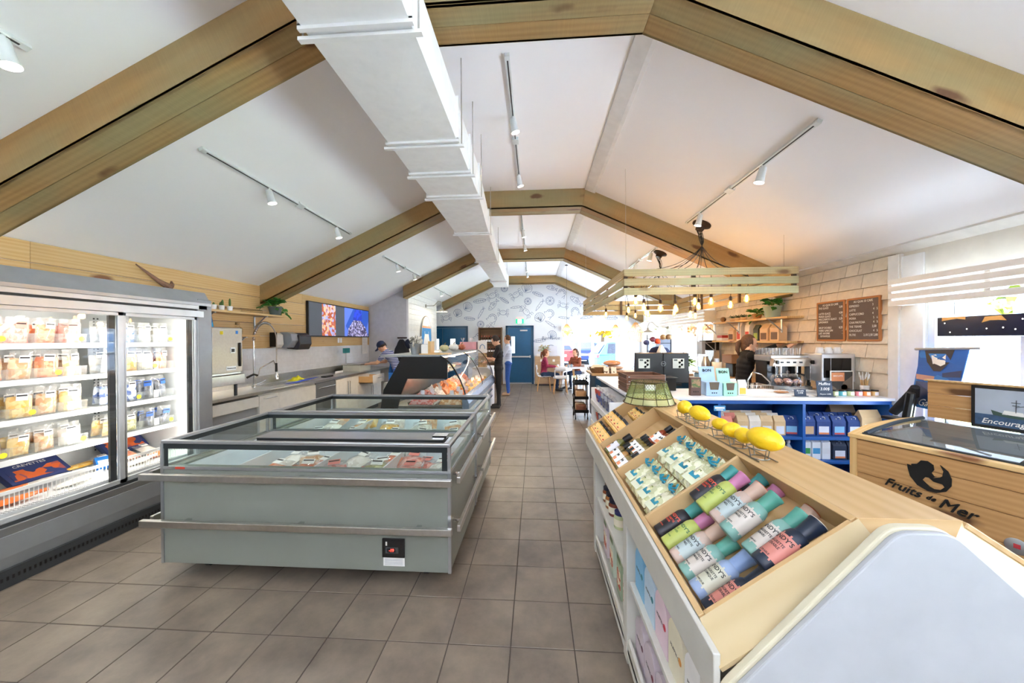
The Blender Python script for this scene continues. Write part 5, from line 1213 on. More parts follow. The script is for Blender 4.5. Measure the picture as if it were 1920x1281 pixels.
def dressing(body, base, cap, rim, ink, word, label):
    t = thing('dressing_bottle', label, 'bottle', group='salad dressing bottles in the near bin')
    n = 40; prof_ = [(.0, .0), (.029, 0), (.032, .004)]+[(.032, .004+.0065*i) for i in range(1, 19)]+[(.031, .127), (.027, .14), (.022, .147)]
    vs = []; fs = []; mi = []
    for r, z in prof_:
        for k in range(n): a = 2*pi*k/n; vs.append((r*cos(a), r*sin(a), z))
    for i in range(len(prof_)-1):
        for k in range(n):
            fs.append((i*n+k, i*n+(k+1) % n, (i+1)*n+(k+1) % n, (i+1)*n+k)); z = prof_[i][1]; a = 2*pi*k/n
            mi.append(1 if z < .018+.012*abs(sin(a*4)) or z > .118-.01*abs(sin(a*4+1)) and base != body else 0)
    b = MB().add(vs, fs); b.mi = mi; b.build('body', [P('db_'+body, SD(body), .45), P('db_'+base, SD(base), .45)], t, smooth=True, local=True)
    c = MB().lathe([(.0215, .146), (.0215, .155), (.024, .198), (.0255, .2), (.0255, .207), (.022, .208), (0, .206)], n=28).build('cap', P('db_'+cap, SD(cap), .45), t, smooth=True, local=True)
    MB().lathe([(.0235, .2072), (.0258, .2072), (.0258, .209), (.0235, .209)], n=28, caps=False).build('cap_rim', P('db_'+rim, SD(rim), .5), c, smooth=True, local=True)
    im = P('i_'+ink, S(ink), .6)
    ctext("MANDY'S", .0185, .032, .1, im, t, sx=.95); 
    for i, wd in enumerate(word): ctext(wd, .0115, .032, .08-.0125*i, im, t, sx=.8)
    ctext(word[-1], .008, .032, .036, im, t, 'small_lettering')
    return t
cols = [('2b2a33', '2b2a33', '4fb3ae', '4fb3ae', 'e8583c', ('VINAIGRETTE', 'MAISON'), 'black bottle with teal cap and coral lettering'),
        ('cfdb72', 'cfdb72', 'e18fbb', 'e18fbb', '1d5a3e', ('ILE', 'ISLAND'), 'lime green bottle with pink cap'),
        ('cfdedd', 'e5c9b8', 'ecc7b0', 'f0602f', '17191c', ('VINAIGRETTE', 'ET MIEL'), 'pale blue bottle with peach orange-rimmed cap'),
        ('eadfd2', '8fc1b3', '62b39f', '62b39f', '17191c', ('VINAIGRETTE', 'TAMARI'), 'cream bottle with green cap'),
        ('e2e0c8', 'a9bfe4', '9cb8e8', '9cb8e8', '17191c', ('VINAIGRETTE', 'BALSAMIQUE'), 'pale cream bottle with light blue cap'),
        ('ea9384', '1f2c42', '1d2c44', 'f3e9d4', '17191c', ('VINAIGRETTE', "A L'ERABLE"), 'coral pink bottle with navy cap')]
PR = [reg(dressing(*c[:6], label=c[6])) for c in cols]
PROTOS += PR
for k in range(6):
    o = dup(PR[k], label=cols[k][6]+', lower row of the near bin', group='salad dressing bottles in the near bin'); lie(o, .05, 1.505-.085*k, -BD+.035, 0, .0, .02)
for k, (ci, y, u, off, nm) in enumerate([(0, 1.50, .45, .0, 'upper row of near bin'), (1, 1.418, .44, .01, 'upper row of near bin'), (2, 1.33, .45, .004, 'upper row of near bin'), (3, 1.235, .44, .014, 'upper row of near bin'), (3, 1.145, .46, -.01, 'second in upper row, half covered'), (5, 1.068, .45, .008, 'upper row, against near bin wall'),
        (1, 1.36, .55, -.06, 'underneath the upper row'), (2, 1.2, .55, -.06, 'underneath the upper row'), (0, 1.44, .56, -.05, 'underneath the upper row')]):
    o = dup(PR[ci], label=cols[ci][6]+', '+nm, group='salad dressing bottles in the near bin'); lie(o, u, y, -BD+.042+off+(.03 if k < 6 else .03), -.04, .0, .03)
# under layer so that the pile rests
for k in range(6):
    o = dup(PR[k], label=cols[k][6]+', lying under the lower row', group='salad dressing bottles in the near bin') if False else None
# pasta bags
pasta = PRINT('pasta_shells', S('cfcf9a'), S('f2f0cf'), 45)
def pasta_bag():
    t = thing('pasta_bag', None, None); w_, h_, d_ = .115, .2, .055
    vs, fs = bag_mesh(w_, h_*.8, d_, 51, top=.05, lump=.6); MB().add([(x, -y, z) for x, y, z in vs], fs).build('contents', pasta, t, smooth=True, local=True)
    vs, fs = bag_mesh(w_*1.05, h_*.82, d_*1.12, 52, top=.05); MB().add([(x, -y, z) for x, y, z in vs], fs).build('film', filmp, t, smooth=True, local=True)
    b = MB(); 
    for k in range(10):
        a = 2*pi*k/10; b.add([(0, 0, .15), (.05*cos(a), .03*sin(a), .205), (.05*cos(a+.5), .03*sin(a+.5), .2)], [(0, 1, 2)])
    b.build('gathered_top', pasta, t, local=True)
    teal = P('teal_ribbon', S('1f8ea8'), .5)
    MB().box(-.045, .045, .0295, .031, .02, .06).build('label', P('pale_card', S('e9ecd0'), .6), t, local=True); MB().box(-.03, .03, .031, .032, .05, .075).build('teal_label', teal, t, local=True)
    MB().box(-.008, .008, .031, .0325, .076, .1).build('leaf_mark', P('olive_ink', S('7d8a4a'), .6), t, local=True)
    MB().tube([(-.04, .035, .155), (-.01, .04, .148), (.0, .042, .152), (.03, .04, .165), (.01, .042, .175), (.0, .043, .152), (-.035, .04, .17), (-.02, .04, .19)], .005, 5).build('ribbon', teal, t, smooth=True, local=True)
    MB().tube([(-.02, 0, .15), (0, .02, .15), (.02, 0, .15), (0, -.02, .15)], .006, 6, closed=True).build('tie', teal, t, smooth=True, local=True)
    return reg(t)
pb = pasta_bag(); PROTOS.append(pb)
for k in range(4):
    o = dup(pb, label='cellophane pasta bag with teal ribbon, lower row, %s from the near side' % ORD[k], group='pasta bags in the third bin'); o['category'] = 'bag'; lie(o, .06, 1.635+.115*k, -BD+.05, 0, .05*k-.08, .05)
    o = dup(pb, label='cellophane pasta bag with teal ribbon, upper row, %s from the near side' % ORD[k], group='pasta bags in the third bin'); o['category'] = 'bag'; lie(o, .48, 1.635+.115*k, -BD+.055, 0, .1-.06*k, .04)
# small dressing bottles with black caps
def sauce(bodyc, labm, label, r=.023, L_=.165, emb=True):
    t = thing('sauce_bottle', label, 'bottle', group='small sauce bottles in the second bin')
    MB().lathe([(0, 0), (r*.95, 0), (r, .004), (r, L_*.55), (r*.8, L_*.63), (r*.55, L_*.68), (r*.5, L_*.72)], n=20).build('glass_body', P('b_'+bodyc, S(bodyc), .2, spec=.7), t, smooth=True, local=True)
    MB().lathe([(r*.62, L_*.7), (r*.72, L_*.74), (r*.72, L_), (0, L_)], n=18).build('cap', blackp, t, smooth=True, local=True)
    cpatch(t, 'label', labm, r, L_*.08, L_*.5, -1.5, 1.5)
    if emb:
        vs = [(sin(.0)*0, r+.0008, L_*.36)]+[(.0085*cos(a), sqrt(r*r-(.0085*cos(a))**2)+.0009, L_*.36+.0085*sin(a)) for a in [2*pi*i/14 for i in range(14)]]
        MB().add(vs, [(0, i+1, (i+1) % 14+1) for i in range(14)]).build('round_emblem', blacki, t, local=True)
        cpatch(t, 'orange_mark', P('orange_ink', S('ef9468'), .6), r, L_*.1, L_*.24, -.5, .3, 5, .0007)
    return reg(t)
sb = [sauce('6c6b32', P('big_label', S('e4e2e6'), .6), 'large olive bottle with white label and black cap', .031, .21), sauce('a8793e', paper, ''), sauce('8e3a1e', paper, ''), sauce('7d6a35', paper, '')]
PROTOS += sb
o = dup(sb[0], label='large oil bottle with black cap at the far side of the second bin', group='small sauce bottles in the second bin'); lie(o, .05, 2.56, -BD+.04)
for k in range(7):
    o = dup(sb[1+k % 3 if k % 3 != 1 else 3], label='black-capped sauce bottle with round emblem, lower row, %s from the far side' % ORD[k+1], group='small sauce bottles in the second bin'); lie(o, .05, 2.495-.052*k, -BD+.028+.014*(k % 2))
for k in range(4):
    o = dup(sb[2], label='reddish sauce bottle with black cap, upper row, %s from the near side' % ORD[k], group='small sauce bottles in the second bin'); lie(o, .58, 2.14+.052*k, -BD+.03+.012*(k % 2), 0, .1)
for k in range(6):
    o = dup(sb[3], label='olive sauce bottle lying under the lower row, %s from the near side' % ORD[k], group='small sauce bottles in the second bin'); lie(o, .02, 2.14+.06*k, -BD+.024) if False else bpy.data.objects.remove(o) if False else lie(o, .3, 2.145+.06*k, -BD+.024)
# wide jars
def jar(label, r=.052, L_=.12, body='e8b25e', lid='1e1e20'):
    t = thing('spread_jar', label, 'jar', group='wide jars in the far bin')
    MB().lathe([(0, 0), (r*.92, 0), (r, .006), (r, L_*.78), (r*.93, L_*.82)], n=24).build('jar', P('b_'+body, S(body), .25, spec=.6), t, smooth=True, local=True)
    MB().lathe([(r*.9, L_*.8), (r*1.0, L_*.82), (r*1.0, L_), (0, L_)], n=24).build('lid', P('lid_'+lid, S(lid), .35), t, smooth=True, local=True)
    cpatch(t, 'label', P('jar_label', S('f0c47c'), .6), r, L_*.1, L_*.72, -1.6, 1.6, 14); cpatch(t, 'red_line', P('dark_red_ink', S('9c2c22'), .6), r, L_*.2, L_*.23, -1.5, 1.5, 14, .0008)
    for i in range(3): cpatch(t, 'printed_mark', P('mark_%d' % i, S(('c43a2c', '3e6a34', '8b5a1e')[i]), .6), r, L_*(.3+.12*i), L_*(.38+.12*i), -.9+.6*i, -.65+.6*i, 4, .0008)
    return reg(t)
jr = jar(''); PROTOS.append(jr)
for i in range(2):
    for k in range(4 if i == 0 else 4):
        o = dup(jr, label='wide orange jar with black lid, %s row of far bin, %s from the near side' % (('front', 'middle')[i], ORD[k]), group='wide jars in the far bin'); lie(o, .03+.28*i, 2.69+.112*k, -BD+.06+.015*i)
for k in range(3):
    o = dup(jr, label='small orange jar at the top of the far bin, %s from the near side' % ORD[k], group='wide jars in the far bin'); lie(o, .66, 2.69+.1*k, -BD+.045); o.scale = (.75,)*3
# ---- on the flat top
lemy = P('lemon_yellow', S('f3c81d'), .4, nz=(60, .03), bump=(90, .25))
def lemon(x, y, z, r, rz, label):
    vs = []; fs = []; n, m = 20, 12
    for i in range(m+1):
        th = pi*i/m; rr = r*sin(th)**.85; zz = -r*1.32*cos(th)*(1+.12*abs(cos(th))**6)
        for k in range(n): a = 2*pi*k/n; vs.append((zz, rr*cos(a), rr*sin(a)))
    for i in range(m):
        for k in range(n): fs.append((i*n+k, i*n+(k+1) % n, (i+1)*n+(k+1) % n, (i+1)*n+k))
    o = MB().add(vs, fs).build('lemon', lemy, None, smooth=True, local=True); o.location = (x, y, z); o.rotation_euler = (0, .1, rz)
    tag(o, label, 'lemon', 'lemons on the plywood top')
zt = RZ+.001
lemon(.9, 2.2, zt+.072, .042, 1.2, 'rounder far lemon, end-on, in the far wire stand'); lemon(.91, 2.03, zt+.072, .042, -1.1, 'large lemon in the far wire stand, pointing at us')
lemon(.9, 1.79, zt+.068, .03, 1.9, 'small lemon, furthest of the four in the near wire stand'); lemon(.905, 1.695, zt+.064, .036, .6, 'greenish round lemon, second in the near wire stand'); lemon(.905, 1.605, zt+.064, .034, 1.3, 'small lemon, third in the near wire stand')
lemon(.92, 1.485, zt+.082, .046, -1.0, 'largest lemon, nearest to us in the near wire stand')
def wire_stand(y0, y1, label):
    t = thing('wire_stand', label, 'stand', (.905, (y0+y1)/2, zt), world=True); b = MB(); n = 3 if y1-y0 > .3 else 2
    for k in range(n):
        y = y0+(k+.5)*(y1-y0)/n; r = .042
        ring = lambda rr, z: [(.905+rr*cos(a), y+rr*sin(a), z) for a in [2*pi*i/20 for i in range(20)]]
        b.tube(ring(r, zt+.045), .0028, 6, closed=True); b.tube(ring(r*.8, zt+.004), .0025, 6, closed=True)
        for a in (0, 1.57, 3.14, 4.71): b.tube([(.905+r*cos(a), y+r*sin(a), zt+.045), (.905+r*.8*cos(a), y+r*.8*sin(a), zt+.004)], .0022, 5)
    b.tube([(.87, y0+.02, zt+.004), (.87, y1-.02, zt+.004)], .0025, 5).tube([(.94, y0+.02, zt+.004), (.94, y1-.02, zt+.004)], .0025, 5)
    b.build('wire', P('pewter_wire', S('8d8a80'), .3, .9), t, smooth=True); return t
wire_stand(1.94, 2.28, 'pewter wire fruit stand under the two far lemons'); wire_stand(1.42, 1.87, 'pewter wire fruit stand under the near lemons')
def net_basket():
    t = thing('net_basket', 'upturned wire basket wrapped in lime green netting on the plywood top', 'basket', (.86, 2.75, zt), world=True)
    c = V((.86, 2.75, zt)); wm = P('dark_wire', S('3b3a1c'), .5, .5); gn = P('lime_net', S('b5c86a'), .6)
    b = MB(); R0, R1, h_ = .185, .125, .165
    ring = lambda rr, z, n=36: [(c.x+rr*cos(a), c.y+rr*sin(a), c.z+z) for a in [2*pi*i/n for i in range(n)]]
    for z, r in ((.006, R0), (h_, R1), (.05, R0-.018)): b.tube(ring(r, z), .003, 6, closed=True)
    for k in range(12): a = 2*pi*k/12; b.tube([(c.x+R0*cos(a), c.y+R0*sin(a), c.z+.006), (c.x+R1*cos(a), c.y+R1*sin(a), c.z+h_)], .0022, 5)
    b.build('wire_frame', wm, t, smooth=True)
    b = MB(); n = 44; rows = 9
    P3 = lambda i, j: (c.x+(R0-.02+(R1-R0+.02)*j/rows)*cos(2*pi*(i+.5*(j % 2))/n), c.y+(R0-.02+(R1-R0+.02)*j/rows)*sin(2*pi*(i+.5*(j % 2))/n), c.z+.05+(h_-.055)*j/rows)
    for j in range(rows):
        for i in range(n):
            for d in ((0, 1) if j % 2 == 0 else (0, 1)):
                i2 = i+(-1 if d else 0) if j % 2 == 0 else i+(1 if d else 0)
                b.tube([P3(i, j), P3(i2, j+1)], .0013, 3, caps=False)
    b.build('netting', P('net_dark', S('6c7a2e'), .6), t, kind='stuff')
    vs = []; fs = []
    for j, (r, z) in enumerate([(R0-.004, .008), (R0-.02, .05), (R0-.05, .12)]):
        for i in range(36): a = 2*pi*i/36; vs.append((c.x+r*cos(a), c.y+r*sin(a), c.z+z))
    for j in range(2):
        for i in range(36): fs.append((j*36+i, j*36+(i+1) % 36, (j+1)*36+(i+1) % 36, (j+1)*36+i))
    MB().add(vs[:72], fs[:36]).build('lime_band', GLASS('lime_film', (.95, 1, .8), .05, .5, S('d3dd9c')), t, smooth=True)
    MB().add([vs[i+36] for i in range(72)], [(i, (i+1) % 36, 36+(i+1) % 36, 36+i) for i in range(36)]).build('lime_film', GLASS('lime_film2', (.93, 1, .78), .04, .3, S('c9d69a')), t, smooth=True)
    MB().box(c.x-.04, c.x+.03, c.y-.06, c.y-.02, c.z+.1, c.z+.14).build('paper_tag', paper, t)
    b = MB(); 
    for k in range(50): a = 2*pi*k/50; b.ball((c.x+(R0+.002)*cos(a), c.y+(R0+.002)*sin(a), c.z+.006), .0045, 5, 4)
    b.build('beaded_edge', P('brown_beads', S('5a3a20'), .6), t, kind='stuff')
net_basket()
# ---- goods on the open shelves
def sleeve_box(c, emblem, label, loc, w_=.125, h_=.2, d_=.12, words="MUFF'N CO"):
    t = thing('muffin_mix_box', label, 'box', loc, -pi/2, group='arched mix boxes on the island shelf')
    kr = P('kraft', S('b99a66'), .6); arch = [(-w_/2, 0), (w_/2, 0)]+[(w_/2*cos(a), h_-w_/2+w_/2*sin(a)) for a in [pi*i/14 for i in range(15)]]
    MB().prism(arch, 'y', -d_/2, d_/2).build('kraft_pouch', kr, t, local=True)
    a2 = [(x*1.04, z*1.02) for x, z in arch]; MB().prism(a2, 'y', -d_/2-.002, -d_/2+.03).build('printed_sleeve', P('s_'+c, S(c), .55), t, local=True, bevel=.001)
    text(words, .017, (0, -d_/2-.0025, h_*.5), (1, 0, 0), (0, 0, 1), blacki, t, 'lettering', .0002, align='CENTER', world_parent=False)
    MB().lathe([(.0, 0), (.012, 0), (.012, .001)], (w_*.32, -d_/2-.0035, h_*.52), 14, ax='y').build('emblem', P('e_'+emblem, S(emblem), .5), t, local=True)
for k, (c, e, nm) in enumerate([('7fb8dc', '2a7f93', 'mid blue'), ('c2d8ea', '1f7f8c', 'pale blue'), ('e5cdd8', 'c93347', 'pink'), ('eae2c9', 'd9923a', 'cream'), ('f1efee', 'd23a48', 'white')]):
    sleeve_box(c, e, '%s arched mix box on the upper island shelf' % nm, (.535, 1.66-.14*k, .441))
for k in range(5): sleeve_box('cfc2cb', ('6d3a52', '7a3040', '5a3a52', '6d3a52', '7a3040')[k], 'mauve arched mix box on the bottom island shelf, %s from the middle leg' % ORD[k], (.535, 1.66-.14*k, .116))
def lidjar(label, loc, lid, fill, grp):
    t = thing('preserve_jar', label, 'jar', loc, group=grp)
    MB().lathe([(0, 0), (.036, 0), (.04, .006), (.04, .07), (.033, .085)], n=20).build('glass', P('b_'+fill, S(fill), .15, spec=.7), t, smooth=True, local=True)
    MB().lathe([(.034, .083), (.036, .085), (.036, .103), (0, .104)], n=20).build('lid', P('lid_'+lid, S(lid), .35), t, smooth=True, local=True)
    MB().lathe([(.0405, .02), (.0405, .062)], n=20, caps=False).build('label', P('cream_label', S('e6dcc6'), .6), t, smooth=True, local=True)
for k, (y, l, f, nm) in enumerate([(2.58, '1c2340', '8a4a2a', 'navy-lidded brown'), (2.48, '1c2340', 'a66a3a', 'navy-lidded amber'), (2.38, '1c2340', '7a3a2a', 'navy-lidded reddish'), (2.22, '1e2a66', 'c9cfa0', 'blue-lidded pale green'), (1.95, '20243a', 'a8461f', 'dark-lidded rust red')]):
    lidjar('%s preserve jar on the island shelf' % nm, (.52, y, .451), l, f, 'preserve jars on the island shelf')
for k, (y, c, nm) in enumerate([(2.1, 'a9b79a', 'sage green'), (1.95, 'd9d4c4', 'cream'), (1.86, 'd7d3e0', 'white and blue'), (2.3, 'cdd6c4', 'pale green'), (2.5, 'dccdd2', 'pale pink')]):
    t = thing('recipe_card_box', '%s upright box on the bottom island shelf' % nm, 'box', (.53, y, .116), -pi/2, group='upright boxes on the bottom island shelf')
    MB().box(-.05, .05, -.05, .05, 0, .26).build('box', P('s_'+c, S(c), .55), t, local=True, bevel=.002); MB().box(-.04, .04, -.0515, -.05, .05, .15).build('printed_picture', PRINT('berry_picture', S('b8482f'), S('e8dcc0'), 40), t, local=True)
    MB().box(-.04, .04, -.0515, -.05, .2, .24).build('printed_band', P('i_3a4a9a' if k == 2 else 'i_5a7040', S('3a4a9a' if k == 2 else '5a7040'), .5), t, local=True)
# ---------------------------------------------------------------- ceiling fittings
dm = P('duct_white', S('f8f9fb'), .5)
duct = thing('air_duct', 'white rectangular sheet-metal air duct hung along the ceiling', 'duct', (-.9, 5, 3.2), world=True)
ys = [-2.1, .6, 1.72, 2.77, 3.29, 3.83, 5.17, 7.04, 9.5, 10.55]; xr_ = [-.612]*6+[-.68, -.76, -.78, -.8]
for i in range(len(ys)-1):
    a, b_ = ys[i], ys[i+1]; x0, x1, xa, xb = -1.165, -1.165, xr_[i], xr_[i+1]; z0, z1 = 3.2, 3.52; c = ((x0+xa)/2, (a+b_)/2)
    if i == 8: x0 = x1 = -1.22
    b = MB(); b.add([(x0, a, z0), (xa, a, z0), (xb, b_, z0), (x1, b_, z0), (x0, a, z1), (xa, a, z1), (xb, b_, z1), (x1, b_, z1), (c[0], c[1], z0-.012), (xa/2+xb/2+.012, c[1], (z0+z1)/2)],
        [(0, 1, 8), (1, 2, 8), (2, 3, 8), (3, 0, 8), (4, 7, 6, 5), (0, 4, 5, 1), (2, 6, 7, 3), (3, 7, 4, 0), (1, 5, 9), (5, 6, 9), (6, 2, 9), (2, 1, 9)])
    b.build('duct_section', dm, duct)
    MB().box(x1-.02, xb+.02, b_-.012, b_+.012, z0-.018, z0+.01).box(xb, xb+.018, b_-.012, b_+.012, z0, z1+.02).box(x1-.02, x1, b_-.012, b_+.012, z0, z1+.02).build('flange', dm, duct)
    if 0 < i < 8:
        MB().cyl((xb+.03, b_+.05, z0-.01), (xb+.03, b_+.05, ceil_z(xb)), .005, n=6).build('hanger_rod', steel, duct); MB().cyl((x1-.03, b_+.05, z0-.01), (x1-.03, b_+.05, ceil_z(x1-.03)), .005, n=6).build('hanger_rod', steel, duct)
        MB().box(x1-.05, xb+.05, b_+.035, b_+.065, z0-.03, z0-.012).build('hanger_bar', dm, duct)
def track(x, y0, y1, heads, label, feed=None):
    z = ceil_z(x); n = V((0, 0, -1)) if KX0 <= x <= KX1 else (V((SLL, 0, -1)).normalized() if x < 0 else V((-SL, 0, -1)).normalized())
    t = thing('track_light', label, 'track light', (x, (y0+y1)/2, z), world=True); s = V((0, 1, 0)).cross(n)
    def bar(ya, yb, w_, h0, h1, nm, m):
        c = V((x, 0, z)); q = [c+s*w_+n*h0, c-s*w_+n*h0, c-s*w_+n*h1, c+s*w_+n*h1]; return MB().prism([(p.x, p.z) for p in q], 'y', ya, yb).build(nm, m, t)
    m = P('track_white', S('e4eaea'), .4, .2)
    bar(y0, y1, .018, .002, .026, 'track', m); bar(y0+.04, y1-.04, .006, .026, .0265, 'slot', cdk); bar(y0-.01, y0+.03, .02, .001, .03, 'end_cap', m)
    ym = (y0+y1)/2+.05; bar(ym-.05, ym+.05, .035, .001, .034, 'feed_box', m)
    for hy in heads:
        p = V((x, hy, z))+n*.026; q = p+V((0, 0, -.06)); d = V((.25 if x < 0 else -.25, .12, -1)).normalized()
        MB().cyl(p, q, .01, n=10).build('stem', m, t, smooth=True)
        h = MB().tube([q+V((0, 0, .02))-d*.02, q+d*.06, q+d*.1], [.03, .036, .042], 18, caps=False).tube([q-d*.01, q+d*.0], [.03, .03], 18).build('lamp_head', m, t, smooth=True)
        MB().cyl(q+d*.085, q+d*.088, .037, n=18).build('lamp_face', EM('spot_face', (1, .93, .8), 25), h)
        spot(q+d*.11, q+d*3, 26, 110, .9, (1, .97, .94), .04)
track(-2.79, 2.8, 5.2, (3.55, 4.82), 'white track light with two heads on the left ceiling slope, nearer one'); track(-2.85, 6.5, 8.6, (7.15, 8.15), 'white track light on the left ceiling slope, farther one')
track(-.21, 2.8, 5.1, (3.55, 4.8), 'white track light along the flat middle of the ceiling, nearer one'); track(-.24, 6.2, 8.4, (7.2, 8.3), 'white track light on the flat ceiling beyond the second beam'); track(-.26, 10.1, 12.2, (10.9, 11.9), 'furthest white track light on the flat ceiling')
track(2.13, 2.8, 5.12, (3.45, 4.7), 'white track light on the right ceiling slope, nearer one'); track(2.15, 6.4, 8.2, (6.7, 7.7), 'white track light on the right ceiling slope, beyond the second beam')
track(-2.78, -.4, 1.78, (.9, 1.68), 'white track light above the display cooler at the left edge'); track(-2.95, 10.2, 12.3, (10.9,), 'track light on the left slope near the back wall')
# slatted pine light frame with bulbs over the coffee counter
lf = thing('slatted_light_frame', 'rectangular frame of three tiers of pine slats hanging over coffee counter', 'light frame', (2.07, 6.2, 2.15), world=True)
X0, X1, Y0, Y1 = 1.07, 3.08, 4.35, 8.0; slw = WOOD('frame_slat', S('c2a677'), S('9f8557'), S('6b4a2c'), .6, saw=.1, green=S('9aa07c'))
for k in range(3):
    z = 2.19+.112*k
    plank('slat', (X0, Y0, z), (X1, Y0, z), (0, -1, 0), .085, .022, slw, lf); plank('slat', (X0, Y1, z), (X1, Y1, z), (0, 1, 0), .085, .022, slw, lf)
    plank('slat', (X0, Y0, z), (X0, Y1, z), (-1, 0, 0), .085, .022, slw, lf); plank('slat', (X1, Y0, z), (X1, Y1, z), (1, 0, 0), .085, .022, slw, lf)
for x in (X0+.03, 1.9, X1-.03):
    for y in (Y0+.04, Y1-.04): MB().box(x-.02, x+.02, y-.018, y+.018, 2.15, 2.45).build('batten', P('batten_dark', S('4b3a2a'), .7), lf)
for y in (5.5, 6.7):
    for x in (X0+.035, X1-.035): MB().box(x-.012, x+.012, y-.02, y+.02, 2.15, 2.45).build('batten', MATS['batten_dark'], lf)
for x in (X0+.05, X1-.1):
    for y in (Y0+.1, Y1-.1): MB().cyl((x, y, 2.45), (x+(.0), y, ceil_z(x)-.002), .002, n=5).build('hanging_wire', steel, lf)
brz = P('canopy_bronze', S('3a2f2b'), .4, .6); fil = EM('filament_bulb', (1, .62, .25), 30); bg_ = GLASS('bulb_glass', (1, .85, .6), .1, .1, (1, .8, .5))
rnd = random.Random(11)
spots_ = [(1.32, 4.75, 0), (1.5, 5.0, .06), (1.62, 4.7, .1), (1.68, 5.4, .12), (1.85, 4.8, .1), (2.05, 4.7, .02), (2.35, 4.9, .0), (2.25, 5.3, .15), (2.6, 4.9, .05), (2.75, 4.8, -.02), (2.5, 5.6, .0),
          (1.3, 6.6, .05), (1.6, 6.2, .0), (1.75, 6.9, .1), (1.95, 6.4, .03), (2.15, 6.9, .12), (2.4, 6.3, .05), (2.6, 6.8, .0), (2.8, 6.4, .1), (2.05, 7.4, .02)]
cans = []
for i, cy in enumerate((5.0, 6.61)):
    t = thing('bulb_cluster', 'cluster of black cords and glowing filament bulbs, %s round canopy' % ('nearer', 'farther')[i], 'pendant light', (2.28, cy, ceil_z(2.28)), world=True); cans.append(t)
    n = V((-SL, 0, -1)).normalized(); c = V((2.28, cy, ceil_z(2.28)))
    MB().tube([c, c+n*.015, c+n*.03, c+n*.05, c+n*.09], [.12, .12, .09, .06, .05], 22).build('canopy', brz, t, smooth=True)
    for j, (bx, by, dz) in enumerate(spots_[:11] if i == 0 else spots_[11:]):
        bz = 2.13-dz; a = j*.9; g = c+n*.09
        pts_ = [g+V((.03*cos(a), .03*sin(a), 0)), c+V((0.0, 0, -.3)), V((2.28*.6+bx*.4, cy*.6+by*.4, 2.62)), V((bx, by, 2.46)), V((bx, by, bz+.09))]
        # smooth the cord
        sp_ = []
        for q in range(len(pts_)-1):
            p0, p1, p2, p3 = pts_[max(q-1, 0)], pts_[q], pts_[q+1], pts_[min(q+2, len(pts_)-1)]
            for s_ in range(5):
                u = s_/5; sp_.append(.5*((2*p1)+(p2-p0)*u+(2*p0-5*p1+4*p2-p3)*u*u+(3*p1-p0-3*p2+p3)*u**3))
        sp_.append(pts_[-1])
        MB().tube(sp_, .004, 5).build('cord', blackp, t, smooth=True)
        sk = MB().lathe([(.008, .1), (.018, .09), (.02, .045), (.016, .04)], (bx, by, bz), 12).build('socket', brz, t, smooth=True)
        MB().lathe([(.013, .045), (.02, .02), (.031, -.02), (.03, -.045), (.02, -.065), (0, -.075)], (bx, by, bz), 14).build('bulb', bg_, t, smooth=True)
        MB().lathe([(.004, .03), (.013, .015), (.014, -.045), (.004, -.055)], (bx, by, bz), 8).build('filament', fil, t)
        if j % 3 == 1: point((bx, by, bz-.02), 4, (1, .62, .3), .05)
# woven pendants over the cafe table
for (x, y, z, r_, lb) in ((.93, 10.5, 1.86, .15, 'woven pendant with a double shade, leftmost over the cafe table'), (2.34, 10.5, 1.84, .14, 'woven pendant, middle of three, before the back window'), (2.5, 9.0, 1.77, .19, 'largest woven pendant, rightmost, over the dark counter')):
    t = thing('woven_pendant', lb, 'pendant light', (x, y, z), group='woven pendant lamps')
    zc = ceil_z(x)-z
    pf = [(.03, .2), (r_*.95, .03), (r_, -.0), (r_*.72, -.17)]; pf = [(r, h*r_/.15) for r, h in pf]
    b = MB(); n = 22
    for k in range(n):
        for tw in (-1, 1): b.tube([(r*cos(2*pi*(k+tw*.5*i)/n), r*sin(2*pi*(k+tw*.5*i)/n), h) for i, (r, h) in enumerate(pf)], .003, 4)
    for (r, h) in pf: b.tube([(r*cos(a), r*sin(a), h) for a in [2*pi*i/24 for i in range(24)]], .005, 5, closed=True)
    b.build('woven_shade', P('rattan', S('d8b27a'), .6), t, local=True, kind='stuff')
    MB().cyl((0, 0, .2*r_/.15), (0, 0, zc-.01), .003, n=5).build('cord', blackp, t, local=True); MB().lathe([(.05, zc), (.045, zc-.02), (0, zc-.025)], n=14).build('canopy', blackp, t, local=True)
    MB().ball((0, 0, .03), .03, 10, 8).build('bulb', EM('warm_bulb', (1, .75, .42), 18), t, smooth=True, local=True); point((x, y, z-.04), 5)
# exit sign
t = thing('exit_sign', 'green running-figure exit sign on white housing above back door', 'sign', (-.56, YB, 2.2), world=True)
MB().box(-.70, -.42, YB-.05, YB, 2.2, 2.36).build('housing', EM('sign_green', S('1fae76'), 1.0), t); MB().box(-.7, -.42, YB-.04, YB, 2.36, 2.45).build('upper_housing', P('pinkish_white', S('f3e1e1'), .5), t)
wh = EM('sign_white', (1, 1, 1), 1.3); MB().box(-.63, -.49, YB-.052, YB-.05, 2.21, 2.35).build('white_panel', wh, t)
MB().ball((-.55, YB-.056, 2.325), (.014, .003, .014), 8, 6).tube([(-.555, YB-.055, 2.31), (-.565, YB-.055, 2.27), (-.545, YB-.055, 2.245), (-.56, YB-.055, 2.215)], .007, 5).tube([(-.565, YB-.055, 2.27), (-.59, YB-.055, 2.25), (-.6, YB-.055, 2.225)], .007, 5).tube([(-.555, YB-.055, 2.3), (-.53, YB-.055, 2.29), (-.52, YB-.055, 2.31)], .006, 5).build('running_figure', P('fig_green', S('158a5c'), .5), t)
